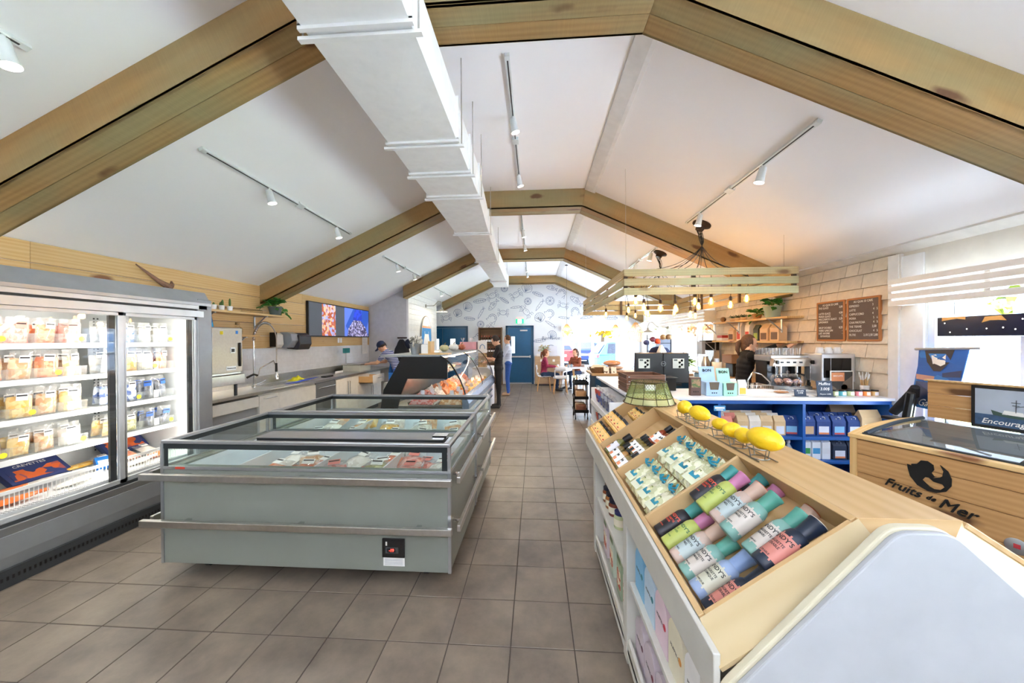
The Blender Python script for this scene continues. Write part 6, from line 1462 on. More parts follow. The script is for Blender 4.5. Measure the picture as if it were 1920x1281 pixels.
MB().box(.1, .13, YB-.02, YB, 2.38, 2.41).build('wall_sensor', blackp, None, label='tiny black sensor on the patterned wall right of the exit sign', cat='sensor')
# ---------------------------------------------------------------- wallpaper line drawings
def motifs():
    F = []
    el = lambda cx, cy, a, b, t0=0, t1=2*pi, n=16, r=0: [(cx+a*cos(t)*cos(r)-b*sin(t)*sin(r), cy+a*cos(t)*sin(r)+b*sin(t)*cos(r)) for t in [t0+(t1-t0)*i/n for i in range(n+1)]]
    fish = [el(0, 0, .4, .16), [(.38, 0), (.55, .14), (.5, 0), (.55, -.14), (.38, 0)], el(-.28, .03, .025, .025, n=8), [(-.18, -.12), (-.13, 0), (-.18, .12)], [(-.05, .15), (.05, .26), (.16, .13)], [(-.02, 0), (.3, 0)], [(0, .06), (.25, .05)], [(0, -.06), (.25, -.05)]]
    shell = [el(0, 0, .36, .36, -.3, pi+.3)+[(-.08, -.3), (.08, -.3), el(0, 0, .36, .36, -.3, 0)[0]]]+[[(0, -.26), (.33*cos(a), .33*sin(a))] for a in [pi*i/8 for i in range(1, 8)]]
    lemon_ = [el(0, 0, .3, .3), el(0, 0, .24, .24)]+[[(0, 0), (.24*cos(a), .24*sin(a))] for a in [pi*i/4 for i in range(8)]]
    shrimp = [el(0, 0, .32, .3, -.6, 3.6), el(0, 0, .18, .16, -.4, 3.3)]+[[(.18*cos(a), .16*sin(a)), (.32*cos(a), .3*sin(a))] for a in [0, .5, 1, 1.5, 2, 2.5, 3]]+[[(-.3, -.1), (-.45, -.25), (-.3, -.3)], [(.3, -.1), (.1, -.4)], [(.28, -.15), (.3, -.45)]]
    leaf_ = [[(-.45, -.1), (0, .02), (.45, .1)], el(0, 0, .45, .14, r=.22)]+[[(x, x*.22), (x+.1, x*.22+.1)] for x in (-.3, -.15, 0, .15, .3)]+[[(x, x*.22), (x+.12, x*.22-.06)] for x in (-.3, -.15, 0, .15)]
    crab = [el(0, 0, .26, .18), el(.36, .2, .1, .07, .5, 5.6), el(-.36, .2, .1, .07, -2.5, 2.6)]+[[(s*.2, -.05-.05*i), (s*(.4-.03*i), .0-.12*i), (s*(.46-.05*i), -.14-.1*i)] for s in (1, -1) for i in range(3)]+[[(.2, .1), (.32, .14)], [(-.2, .1), (-.32, .14)], el(-.07, .06, .02, .02, n=6), el(.07, .06, .02, .02, n=6)]
    carrot = [[(-.4, -.12), (-.2, .02), (.28, .14), (.33, .06), (.3, -.01), (-.1, -.1), (-.4, -.12)], [(.32, .07), (.5, .2)], [(.32, .07), (.52, .1)], [(.32, .06), (.5, 0)], [(-.1, -.02), (-.06, -.07)], [(.1, .04), (.12, -.02)]]
    return [fish, shell, lemon_, shrimp, leaf_, crab, carrot]
MOT = motifs(); b = MB(); rnd = random.Random(3)
def ribbon(pts_, w_, y):
    for i in range(len(pts_)-1):
        a, c = V((pts_[i][0], 0, pts_[i][1])), V((pts_[i+1][0], 0, pts_[i+1][1])); d = c-a
        if d.length < 1e-5: continue
        n = V((-d.z, 0, d.x)).normalized()*w_/2; q = [a+n, c+n, c-n, a-n]; b.add([(p.x, y, p.z) for p in q], [(0, 1, 2, 3)])
gx = -3.3; k = 0
while gx < 3.75:
    gz = .25+(.2 if k % 2 else 0); j = 0
    while gz < 3.8:
        cx, cz = gx+rnd.uniform(-.04, .04), gz+rnd.uniform(-.04, .04); s_ = rnd.uniform(.42, .54); a = rnd.uniform(-.9, .9); m = MOT[(k*3+j*5+rnd.randint(0, 1)) % 7]
        ok = cz+.22 < ceil_z(min(max(cx, XL), XR))-.05 and not (D1[0]-1 < cx < D1[1]+.12 and cz < 2.3) and not (D2[0]-.25 < cx < D2[1]+.25 and cz < 2.6) and not (W2[0]-.2 < cx < W2[1]+.2 and cz < 2.25) and cx > -3.5 and cx < 3.55
        if ok:
            for pl in m: ribbon([(cx+s_*(x*cos(a)-z*sin(a)), cz+s_*(x*sin(a)+z*cos(a))) for x, z in pl], .0125, YB-.0015)
        gz += .43; j += 1
    gx += .43; k += 1
b.build('printed_drawings', P('wallpaper_ink', S('7586aa'), .7), wback, kind='stuff')
# ---------------------------------------------------------------- wall shelf of bottles and the cabinet by the back wall
t = thing('bottle_cabinet', 'open wooden wall cabinet with rows of bottles beside the blue door', 'cabinet', (-1.62, YB-.15, 0), world=True)
ow = WOOD('oak_brown', S('8a6a4a'), S('64492f'), None, .5)
plank('side', (-2.02, YB-.3, 0), (-2.02, YB-.3, 2.06), (0, -1, 0), .03, .29, ow, t); plank('side', (-1.2, YB-.3, 0), (-1.2, YB-.3, 2.06), (0, -1, 0), .03, .29, ow, t)
MB().box(-2.02, -1.2, YB-.02, YB-.002, 0, 2.06).build('back_panel', ow, t)
for z in (.45, .8, 1.15, 1.5, 2.05): plank('shelf', (-2.02, YB-.16, z), (-1.2, YB-.16, z), (0, 0, 1), .28, .025, ow, t)
bt = thing('wine_bottle', None, 'bottle'); MB().lathe([(0, 0), (.035, 0), (.036, .01), (.036, .15), (.015, .2), (.014, .25), (0, .25)], n=12).build('glass_body', P('dark_bottle', S('3c2418'), .15, var=.5), bt, smooth=True, local=True); MB().lathe([(.0365, .04), (.0365, .11)], n=12, caps=False).build('label', paper, bt, local=True); MB().lathe([(.016, .2), (.016, .255), (0, .255)], n=8).build('capsule', P('capsule', S('a8402a'), .4, var=.4), bt, local=True); reg(bt); PROTOS.append(bt)
for r_, (z, n) in enumerate(((1.5, 8), (1.15, 8), (.8, 7))):
    for k in range(n): dup(bt, (-1.93+.09*k, YB-.18, z+.001), label='small labelled bottle on %s cabinet shelf, %s from left' % (('upper', 'middle', 'lower')[r_], ORD[k]), group='bottles in the wall cabinet', scale=1.05 if r_ == 0 else .85)
t = thing('sideboard', 'pale oak cupboard between the blue door and the back window', 'cupboard', (.4, YB-.25, 0), world=True)
ok_ = WOOD('pale_oak', S('c9ad8b'), S('ae9070'), None, .5); MB().box(-.02, .86, YB-.48, YB-.01, .05, 1.02).build('carcass', ok_, t, bevel=.003); MB().box(.0, .84, YB-.44, YB-.02, 0, .05).build('plinth', cdk, t)
for a, b_ in ((0, .42), (.425, .85)):
    MB().box(a, b_-.005, YB-.5, YB-.481, .08, .74).build('door', ok_, t, bevel=.002); MB().box(a, b_-.005, YB-.5, YB-.481, .75, 1.0).build('drawer_front', ok_, t, bevel=.002)
    MB().box((a+b_)/2-.04, (a+b_)/2+.04, YB-.505, YB-.5, .84, .92).build('label_plate', paper, t)
leafy('dried_bouquet', 'bouquet of dried yellow and dark flowers on the oak cupboard', (.32, YB-.25, 1.021), (.06, .12), white, 60, .26, .32, 0, P('dried_flower', S('b6a163'), .8, var=.3), .07, .04, seed=8)
t = thing('brochure_stand', 'clear brochure holder with papers on the oak cupboard', 'brochure holder', (.62, YB-.25, 1.02), world=True); MB().box(.5, .76, YB-.28, YB-.26, 1.021, 1.38).build('papers', P('pale_poster', S('d8dce8'), .6), t); MB().box(.49, .77, YB-.3, YB-.2, 1.021, 1.05).build('base', clearp, t)
MB().box(.05, .2, YB-.32, YB-.2, 1.021, 1.1).build('napkin_box', white, None, label='small white napkin box at left end of oak cupboard', cat='box', bevel=.005)
MB().box(.08, .7, YB-.01, YB-.003, 1.62, 1.66).build('wall_lettering_bar', P('grey_blue_ink', S('5a6f92'), .6), None, label='dark lettering strip on the wall above the oak cupboard', cat='lettering') if False else text('Bienvenue', .16, (.22, YB-.004, 1.66), (1, 0, 0), (0, 0, 1), P('grey_blue_ink', S('5a6f92'), .6), wback, 'lettering', .001, .25)
# ---------------------------------------------------------------- blue counter with open shelves
cbl = P('counter_blue', S('1457a6'), .4); cnv = P('counter_navy', S('123f5c'), .45); ctop = P('counter_top_white', S('e9ebee'), .3)
CY = 3.93
t = thing('shelf_counter', 'blue counter with open shelves of coffee bags under a white top', 'counter', (2.5, 4.3, 0), world=True)
MB().box(1.03, 3.72, CY-.02, 4.62, .955, .985).build('worktop', ctop, t, bevel=.004)
MB().box(1.03, 1.62, 4.62, 6.1, .955, .985).build('worktop_return', ctop, t, bevel=.004)
fr_ = MB(); fr_.box(1.1, 3.7, CY, CY+.02, .915, .953); fr_.build('top_rail', cbl, t, bevel=.002)
for x in (1.1, 1.955, 2.818, 3.68): MB().box(x, x+.03, CY, CY+.5, .08, .915).build('upright', cbl, t, bevel=.002)
for a, b_ in ((1.13, 1.955), (1.985, 2.818), (2.848, 3.68)):
    for z in (.08, .315, .565): MB().box(a, b_, CY+.004, CY+.5, z-.03 if z > .1 else .05, z).build('shelf', cbl, t, bevel=.002)
MB().box(1.1, 3.71, CY+.48, CY+.5, .05, .95).build('back_panel', cbl, t); MB().box(1.12, 3.7, CY+.03, CY+.45, 0, .05).build('plinth', cdk, t)
MB().box(1.1, 1.12, 4.43, 6.05, 0, .95).build('side_panel', cnv, t); MB().box(1.58, 1.6, 4.62, 6.05, 0, .95).build('inner_side', cnv, t)
lb = MB().box(1.91, 2.03, CY-.003, CY, .84, .895).build('printed_tag', P('tag_blue', S('4f9fd0'), .5), t); MB().box(1.92, 2.02, CY-.004, CY-.003, .862, .882).box(1.935, 2.005, CY-.004, CY-.003, .846, .854).build('tag_print', paper, lb)
def gbag(name, c, lab, label_c2=None, w_=.115, h_=.2, d_=.07, fold=.04, word=None, ring=None):
    """a side-gusset bag with folded top"""
    t = thing(name, None, 'bag'); m = P('g_'+c, S(c), .55, bump=(40, .3))
    vs = [(-w_/2, -d_/2, 0), (w_/2, -d_/2, 0), (w_/2, d_/2, 0), (-w_/2, d_/2, 0), (-w_/2, -d_/2, h_*.72), (w_/2, -d_/2, h_*.72), (w_/2, d_/2, h_*.72), (-w_/2, d_/2, h_*.72), (-w_/2*.97, -.004, h_), (w_/2*.97, -.004, h_), (w_/2*.97, .004, h_), (-w_/2*.97, .004, h_)]
    MB().add(vs, [(0, 3, 2, 1), (0, 1, 5, 4), (1, 2, 6, 5), (2, 3, 7, 6), (3, 0, 4, 7), (4, 5, 9, 8), (5, 6, 10, 9), (6, 7, 11, 10), (7, 4, 8, 11), (8, 9, 10, 11)]).build('bag_body', m, t, local=True, bevel=.004)
    MB().box(-w_*.36, w_*.36, -d_/2-.002, -d_/2, h_*.08, h_*.48).build('label', lab, t, local=True)
    if label_c2: MB().box(-w_*.36, w_*.36, -d_/2-.003, -d_/2-.002, h_*.08, h_*.17).build('label_band', label_c2, t, local=True)
    if ring:
        MB().tube([(.022*cos(a), -d_/2*.62, h_*.86+.018*sin(a)) for a in [pi*.9+2*pi*.85*i/12 for i in range(13)]], .003, 5).build('printed_logo', ring, t, local=True)
    return reg(t)
lw_ = P('label_pale', S('dfe3ee'), .6); og_ = P('label_orange', S('e08a55'), .6)
G = [gbag('tea_bag_pouch', 'd9b98c', lw_), gbag('tea_bag_pouch', 'e6dccd', lw_), gbag('tea_bag_pouch', 'e58a78', P('coral_label', S('d96c5c'), .6)),
     gbag('coffee_bag', '1f3f80', lw_, og_, .14, .21, .08, ring=paper), gbag('coffee_bag', '1f3f80', P('label_kraft', S('c9a780'), .6), None, .14, .21, .08, ring=paper), gbag('coffee_bag', '1f3f80', P('label_sky', S('7fb6dc'), .6), P('label_red', S('c9564e'), .6), .14, .21, .08, ring=paper),
     gbag('coffee_bag', '1d2b44', lw_, og_, .14, .2, .08, ring=P('ring_grey', S('8a98b8'), .6))]
PROTOS += G
def put(p, x, y, z, lab, grp, rz=0, sc_=1): 
    return dup(p, (x, y, z), rz, lab, grp, scale=sc_)
gp = 'kraft pouches on the blue shelf'
put(G[2], 2.08, 4.02, .566, 'coral pink pouch at the left end of the middle blue shelf', gp, .0)
for k, (x, p, nm) in enumerate([(2.37, 0, 'kraft'), (2.49, 1, 'cream'), (2.62, 0, 'kraft'), (2.75, 1, 'cream')]): pass
xs = [2.25, 2.375, 2.5, 2.63]
for k, x in enumerate(xs):
    put(G[k % 2 if k < 2 else 0], x, 4.03, .566, '%s pouch in front row of middle shelf, %s from left' % ('cream' if k == 1 else 'kraft', ORD[k]), gp, rnd.uniform(-.1, .1), 1.05)
for k in range(6): put(G[(k+1) % 3 if k < 3 else k % 2], 2.06+.115*k, 4.14, .566, 'pouch in second row of middle blue shelf, %s from left' % ORD[k], gp, rnd.uniform(-.1, .1), 1.08)
for k in range(6): put(G[k % 2], 2.07+.115*k, 4.25, .566, 'pouch in back row of middle blue shelf, %s from left' % ORD[k], gp, rnd.uniform(-.1, .1), 1.1)
put(G[5], 2.76, 4.04, .566, 'dark blue coffee bag with sky blue label beside the kraft pouches', 'blue coffee bags', -.15)
for k, (p, nm) in enumerate([(4, 'kraft label'), (3, 'pale label, orange band'), (5, 'sky blue label'), (3, 'pale label')]):
    put(G[p], 2.93+.155*k, 4.04, .566, 'blue coffee bag with %s, front row, %s from left, right compartment' % (nm, ORD[k]), 'blue coffee bags', rnd.uniform(-.08, .08))
    put(G[3], 2.96+.155*k, 4.17, .566, 'blue coffee bag in the row behind, %s from left, right compartment' % ORD[k], 'blue coffee bags', 0, 1.06)
kb = gbag('kraft_flour_bag', 'd8b98c', P('label_white2', S('eceae6'), .6), None, .24, .3, .1); kb2 = gbag('brown_flour_bag', '7d6a55', P('label_brown', S('6b5a47'), .6), None, .26, .32, .1); PROTOS += [kb, kb2]
put(kb, 3.56, 4.04, .566, 'tall kraft bag with white label at the right end of the counter shelf', None, .1, .92); put(kb2, 3.43, 4.22, .566, 'brown paper bag behind the tall kraft bag', None, -.1, .95)
cart = []
for k, c in enumerate(('3da257', '4a9cd0', 'e3e6ea')):
    t = thing('drink_carton', ('green-labelled milk carton on lower blue shelf', 'blue and white milk carton on lower blue shelf', 'pale milk carton, right of the blue one on lower shelf')[k], 'carton', (2.9+.1*k, 4.03, .316), group='milk cartons on the lower blue shelf')
    MB().box(-.042, .042, -.042, .042, 0, .18).build('carton', P('carton_white', S('e9edf2'), .4), t, local=True, bevel=.002); MB().prism([(-.042, .18), (.042, .18), (.004, .215), (.004, .23), (-.004, .23), (-.004, .215)], 'x', -.042, .042).build('gable', MATS['carton_white'], t, local=True)
    MB().box(-.036, .036, -.0435, -.042, .06, .12).build('printed_panel', P('c_'+c, S(c), .5), t, local=True); MB().lathe([(.012, .0), (.012, .015), (0, .015)], (0, -.015, .205), 10).build('screw_cap', MATS['c_'+c], t, local=True)
    reg(t)
    for j in range(2): dup(t, (2.9+.1*k, 4.14+.1*j, .316), label='%s milk carton, %s behind the front one on lower shelf' % (('green-labelled', 'blue', 'pale')[k], ORD[j]), group='milk cartons on the lower blue shelf')
for k in range(3): put(G[6], 3.24+.15*k, 4.03, .316, 'dark coffee bag with pale label on lower blue shelf, %s from left' % ORD[k], 'dark coffee bags on the lower shelf')
sy = thing('syrup_bottle', None, 'bottle'); MB().lathe([(0, 0), (.035, 0), (.036, .01), (.036, .11), (.015, .15), (.014, .17)], n=14).build('glass_body', P('syrup', S('9aa6b2'), .1, spec=.8, var=.3), sy, smooth=True, local=True); MB().lathe([(.018, .165), (.018, .195), (0, .195)], n=12).build('cap', P('cap_pale', S('d7dae2'), .4), sy, smooth=True, local=True); reg(sy); PROTOS.append(sy)
for k in range(9): dup(sy, (2.06+.085*k, 4.03+.0*(k % 2), .316), label='clear capped bottle on the lower blue shelf, %s from left' % ORD[k], group='capped bottles on the lower blue shelf')
# rack of blue snack bags on the left end
t = thing('snack_rack', 'white stepped rack for snack bags on the aisle end of the counter', 'rack', (.96, 4.6, 0), world=True)
for z in (.36, .66): MB().prism([(.82, z), (1.1, z), (1.1, z+.02), (.835, z+.02), (.835, z+.07), (.82, z+.07)], 'y', 4.05, 5.35).build('tray', white, t, bevel=.002)
for y in (4.05, 5.33): MB().box(.83, 1.1, y, y+.02, 0, .9).build('side', white, t, bevel=.002)
MB().box(1.08, 1.1, 4.05, 5.35, 0, .9).build('back', white, t)
ch = make_bag(PRINT('chips_print', S('1d3f9a'), S('c94a2e'), 16, .62, .3, c3=S('e8b35a')), 61, .2, .26, .08, lab=P('chips_red', S('c9402e'), .4), bar=False, name='snack_bag'); ch['category'] = 'bag'
ch2 = make_bag(PRINT('chips_print2', S('1b2f66'), S('223d80'), 16, .5, .3), 62, .2, .26, .08, lab=P('chips_silver', S('b9bfce'), .3), bar=False, name='snack_bag'); ch2['category'] = 'bag'
PROTOS += [ch, ch2]
for k in range(5):
    dup((ch, ch, ch2, ch2, ch2)[4-k], (.93, 4.25+.23*k, .69), label='%s snack bag on upper rack tray, %s from our end' % (('dark blue', 'dark blue', 'dark blue', 'blue and red', 'blue and red')[k], ORD[k]), group='snack bags on the white rack', rot=(.1, 0, -pi/2+.2))
    dup(ch2 if k % 2 else ch, (.93, 4.25+.23*k, .385), label='snack bag on lower rack tray, %s from our end' % ORD[k], group='snack bags on the white rack', rot=(.1, 0, -pi/2+.2), scale=.85)
# ---- things on the blue counter
ZT = .986
def crate(x0, x1, y0, y1, z0, z1, label):
    t = thing('wooden_crate', label, 'crate', ((x0+x1)/2, (y0+y1)/2, z0), world=True); m = WOOD('walnut_slat', S('7a5138'), S('53341f'), None, .45); n = 4; h = (z1-z0)/n
    for k in range(n):
        z = z0+h*(k+.5)
        for (a, b_, nn) in (((x0, y0, z), (x1, y0, z), (0, -1, 0)), ((x0, y1, z), (x1, y1, z), (0, 1, 0)), ((x0, y0+.012, z), (x0, y1-.012, z), (-1, 0, 0)), ((x1, y0+.012, z), (x1, y1-.012, z), (1, 0, 0))):
            plank('slat', a, b_, nn, h-.006, .011, m, t, .002)
        MB().box(x0+.02, x0+.04, y0-.002, y0, z-.004, z+.004).build('staple', chrome, t)
    MB().box(x0+.012, x1-.012, y0+.012, y1-.012, z0, z0+.01).build('base', m, t); MB().box(x1, x1+.003, y0, y0+.02, z0, z1).build('steel_corner', alu, t)
    MB().tube([(x1+.003, (y0+y1)/2-.04, z1-.08), (x1+.03, (y0+y1)/2-.03, z1-.13), (x1+.03, (y0+y1)/2+.03, z1-.13), (x1+.003, (y0+y1)/2+.04, z1-.08)], .005, 6).build('rope_handle', P('rope', S('d9c9a0'), .8), t, smooth=True)
crate(1.06, 1.5, 4.2, 4.62, ZT, 1.2, 'dark walnut slatted crate with rope handle on the counter end')
t = thing('till_screen', 'black back-to-back till screens with white stickers on the counter', 'till', (1.7, 5.0, ZT), world=True); tb_ = P('till_black', S('161a20'), .35)
MB().prism([(4.88, 1.02), (5.0, 1.02), (4.97, 1.43), (4.9, 1.42)], 'x', 1.36, 1.72).build('screen_back', tb_, t, bevel=.008); MB().prism([(4.88, 1.02), (5.0, 1.02), (4.97, 1.43), (4.9, 1.42)], 'x', 1.725, 2.06).build('screen_back', tb_, t, bevel=.008)
MB().box(1.55, 1.95, 4.85, 5.15, ZT, 1.02).build('stand', tb_, t, bevel=.005)
for x in (1.39, 1.84):
    s_ = MB().box(x, x+.15, 4.878, 4.882, 1.22, 1.35).build('sticker', P('sticker_green', S('cfd6cf'), .6), t)
    b = MB()
    for i in range(4): b.lathe([(0, 0), (.016, 0)], (x+.09+.03*(i % 2), 4.877, 1.24+.028*i), 10, ax='y')
    b.box(x+.015, x+.06, 4.8765, 4.877, 1.32, 1.34); b.build('sticker_print', P('sticker_ink', S('55605f'), .6), s_)
MB().tube([(1.72+.03*cos(a), 4.884, 1.28+.03*sin(a)) for a in [2*pi*i/20 for i in range(20)]], .003, 5, closed=True).build('round_logo', alu, t); text('DEL', .022, (1.72, 4.883, 1.28), (1, 0, 0), (0, 0, 1), alu, t, 'logo_letters', align='CENTER')
t = thing('card_terminal', 'black box and tray between crate and till', 'terminal', (1.62, 4.5, ZT), world=True); MB().box(1.56, 1.7, 4.4, 4.6, ZT, 1.13).build('housing', blackp, t, bevel=.006); MB().box(1.55, 1.72, 4.38, 4.62, 1.13, 1.145).build('lid', tb_, t)
def dbox(name, x, y, w_, d_, h_, c, lab, words=None, back=0, pic=None):
    t = thing(name, lab, 'box', (x, y, ZT), group=None); m = P('d_'+c, S(c), .5)
    MB().box(-w_/2, w_/2, -d_/2, d_/2, 0, h_).build('box', m, t, local=True, bevel=.003)
    if back:
        MB().prism([(d_/2-.01, h_), (d_/2, h_), (d_/2+.04, h_+back), (d_/2+.03, h_+back)], 'x', -w_/2, w_/2).build('header_card', m, t, local=True)
        for i, wd in enumerate(words): text(wd, .045, (0, d_/2+.012+.004*0-.0*i, h_+back*.72-.042*i), (1, 0, 0), (0, .25, 1), P('teal_ink', S('2c5f78'), .5), t, 'lettering', .0005, align='CENTER', world_parent=False, off=.001)
        MB().prism([(-w_*.32, h_+.001), (-w_*.25, h_*.45), (w_*.25, h_*.45), (w_*.32, h_+.001)], 'y', -d_/2-.0015, -d_/2-.0005).build('cut_opening', P('opening_brown', S('6b5c4e'), .7), t, local=True)
    for i in (-1, 0, 1): MB().lathe([(0, 0), (.007, 0)], (i*.022, -d_/2-.002, h_*.22), 10, ax='y').build('printed_dot', P('teal_ink', (0, 0, 0)), t, local=True)
    if pic: MB().box(-w_*.4, w_*.4, -d_/2-.002, -d_/2-.001, h_*.45, h_*.9).build('printed_picture', pic, t, local=True)
    return t
dbox('chocolate_box', 1.77, 4.06, .115, .05, .2, '5a4038', 'tall brown box with photo and green leaf print on the counter', pic=PRINT('leafy_picture', S('4f6b3a'), S('a08060'), 50)); 
dbox('display_box', 1.96, 4.1, .17, .16, .15, 'a9c6e6', 'pale blue candy display box with raised header on the counter', ('BON', 'BON'), .16)
dbox('display_box', 2.13, 4.09, .14, .14, .14, 'a6dcc6', 'mint green candy display box with raised header on the counter', ('BON', 'BON'), .15)
for k, (c, x, y) in enumerate((('e3e3e0', 2.29, 4.1), ('d9c3b8', 2.2, 4.28), ('e6e2d8', 2.24, 4.2))):
    q = gbag('sweet_bag', c, P('lab_yel', S('e9b949'), .5), None, .09, .17, .05); q.location = (x, y, ZT); q['label'] = ('white sweet bag with yellow mark right of the mint box', 'pink-topped sweet bag behind the mint box', 'cream sweet bag between the other sweet bags')[k]
t = thing('wire_tray_counter', 'long white wire tray laid on the counter', 'tray', (2.7, 4.3, ZT), world=True); b = MB()
for z in (ZT+.004, ZT+.05): b.tube([(2.4, 4.08, z), (3.05, 4.08, z), (3.05, 4.55, z), (2.4, 4.55, z)], .003, 5, closed=True)
for i in range(27): b.tube([(2.4+.025*i, 4.55, ZT+.004), (2.4+.025*i, 4.55, ZT+.05)], .0018, 4)
for i in range(19): b.tube([(2.4, 4.08+.025*i, ZT+.004), (3.05, 4.08+.025*i, ZT+.004)], .0018, 4)
b.build('wire', P('white_wire', (0, 0, 0)), t, kind='stuff')
t = thing('pastry', 'small brown pastry lying in the white wire tray', 'pastry', (2.78, 4.2, ZT+.008)); mound(.12, .1, .03, 5, F_TAN).build('pastry', P('pastry_brown', S('b07a4a'), .6), t, smooth=True, local=True)
def easel(x, y, w_, h_, lines, lab, tilt=-.15):
    t = thing('price_easel', lab, 'sign', (x, y, ZT)); t.rotation_euler = (tilt, 0, .0); sl_ = P('slate', S('27344a'), .6)
    MB().box(-w_/2, w_/2, -.003, .003, 0, h_).build('slate', sl_, t, local=True); MB().box(-w_/2-.01, w_/2+.01, -.02, .04, -.002, .006).build('foot', sl_, t, local=True)
    for i, (s_, q) in enumerate(lines): text(s_, q, (0, -.004, h_*.8-i*h_*.32), (1, 0, 0), (0, 0, 1), paper, t, 'chalk_lettering', .0003, .2, align='CENTER', world_parent=False)
easel(2.86, 4.02, .12, .075, [('Biscuits', .024), ('2.00$', .024)], 'small slate reading a price in front of the pastry'); easel(3.1, 4.0, .16, .17, [('Muffins', .042), ('3.00$', .042), ('Moyens 2.00$', .02)], 'larger slate reading Muffins 3.00$ on the counter')
t = thing('cake_dome', 'glass dome of muffins on a footed stand', 'cake stand', (2.96, 4.36, ZT)); g_ = GLASS('dome_glass', (.97, .98, 1), .14)
MB().lathe([(.07, 0), (.065, .01), (.015, .03), (.015, .06), (.19, .075), (.19, .082), (0, .08)], n=26).build('stand', g_, t, smooth=True, local=True); MB().lathe([(.17, .083), (.172, .17), (.15, .2), (.08, .215), (0, .218)], n=26).build('dome', g_, t, smooth=True, local=True); MB().lathe([(.01, .218), (.02, .235), (0, .25)], n=12).build('knob', g_, t, smooth=True, local=True)
for k in range(7):
    a = 2*pi*k/6; r = .1 if k < 6 else 0; m_ = thing('muffin', 'muffin under the glass dome, %s round the ring' % ORD[k] if k < 6 else 'muffin at the middle of the glass dome', 'muffin', (2.96+r*cos(a), 4.36+r*sin(a), ZT+.083), group='muffins under the dome')
    MB().lathe([(.025, 0), (.034, .035)], n=14).build('paper_case', P('case_brown', S('5a3a30'), .7), m_, smooth=True, local=True); MB().ball((0, 0, .042), (.042, .042, .026), 12, 6).build('crown', PRINT('muffin_top', S('6a4a5a'), S('c09a80'), 70), m_, smooth=True, local=True)
for k, (c, lc, nm) in enumerate([('b9c48a', 'e3e6d0', 'green'), ('5fb6c9', 'd9e6ee', 'turquoise'), ('c5c98f', 'e6e8dc', 'olive'), ('e58a94', 'f0dce0', 'pink'), ('f0934a', 'f2e2d6', 'orange'), ('e0b878', 'e8e6ea', 'cream')]):
    t = thing('spice_tin', 'little jar with %s label and black lid, %s in the counter row' % (nm, ORD[k]), 'jar', (3.25+.082*k, 4.08, ZT), group='row of little jars on the counter')
    MB().lathe([(0, 0), (.036, 0), (.037, .004), (.037, .05)], n=20).build('jar', P('t_'+c, S(c), .3), t, smooth=True, local=True); MB().lathe([(.038, .05), (.038, .064), (0, .065)], n=20).build('lid', blackp, t, smooth=True, local=True)
    o = cpatch(t, 'label', P('tl_'+lc, S(lc), .6), .0375, .008, .044, -.9, .5, 8); o.rotation_euler = (0, 0, pi)
t = thing('photo_card', 'upright menu card with a cookie photo and orange title block', 'card', (3.52, 4.32, ZT)); MB().box(-.12, .13, -.004, .004, 0, .25).build('card', paper, t, local=True); MB().box(-.11, .12, -.006, -.004, .01, .24).build('photo', PRINT('cookie_photo', S('3d3a36'), S('75695c'), 6, .5), t, local=True)
MB().box(-.11, .03, -.007, -.006, .13, .23).build('title_block', P('title_orange', S('d88a5c'), .6), t, local=True); MB().lathe([(0, 0), (.035, 0)], (.03, -.0075, .06), 16, ax='y').build('cookie_print', P('cookie', S('a86a45'), .6), t, local=True)
text('BISCUITS', .026, (-.04, -.008, .19), (1, 0, 0), (0, 0, 1), paper, t, 'lettering', .0003, align='CENTER', world_parent=False)
t = thing('stirrer_cup', 'white cup full of wooden stirrers on the counter', 'cup', (3.72-.0, 4.33, ZT)); MB().lathe([(.03, 0), (.042, .1), (.04, .1), (.028, .005)], n=18).build('cup', white, t, smooth=True, local=True)
for k in range(16):
    a = k*2.4; r = .028*sqrt((k+1)/16); p0 = V((r*.6*cos(a), r*.6*sin(a), .01)); p1 = V((r*1.7*cos(a), r*1.7*sin(a), .2+.02*(k % 3))); MB().tube([p0, p1], .0035, 5).build('stirrer', pine, t, local=True); MB().tube([p0+(p1-p0)*.78, p1+(p1-p0)*.02], .0042, 5).build('paper_tip', paper, t, local=True)
t.location = (3.67, 4.2, ZT)
# ---- rear worktop, ovens and machines along the shingled wall
t = thing('rear_counter', 'wood-topped navy counter along the shingled wall', 'counter', (3.4, 6.1, 0), world=True)
plank('worktop', (3.52, 5.05, .95), (3.52, 7.7, .95), (0, 0, 1), .44, .035, WOOD('counter_oak', S('c9a577'), S('a9855a'), None, .4), t); plank('worktop', (2.72, 4.84, .95), (3.74, 4.84, .95), (0, 0, 1), .42, .035, MATS['counter_oak'], t); MB().box(2.76, 3.72, 4.66, 5.03, 0, .914).build('end_carcass', cnv, t); MB().box(3.34, 3.72, 5.04, 7.65, .08, .914).build('carcass', cnv, t)
for k in range(4): MB().box(3.32, 3.34, 5.06+.65*k, 5.69+.65*k, .12, .9).build('door', cnv, t, bevel=.002)
MB().box(3.38, 3.7, 5.1, 7.6, 0, .08).build('plinth', cdk, t)
t = thing('oven', 'silver framed black glass oven standing behind the counter', 'oven', (3.45, 4.5, 1.09), world=True)
MB().box(3.34, 3.71, 4.36, 4.64, 1.1, 1.43).build('body', P('oven_silver', S('d6d8dc'), .3, .7), t, bevel=.01); MB().box(3.36, 3.66, 4.352, 4.36, 1.15, 1.38).build('glass_front', P('black_glass', S('0b0c10'), .08), t, bevel=.003); MB().box(3.43, 3.435, 4.35, 4.352, 1.15, 1.38).build('door_split', alu, t)
for x in (3.37, 3.67):
    for y in (4.4, 4.6): MB().cyl((x, y, ZT if y < 4.62 else .95), (x, y, 1.1), .02, n=10).build('leg', blackp, t)
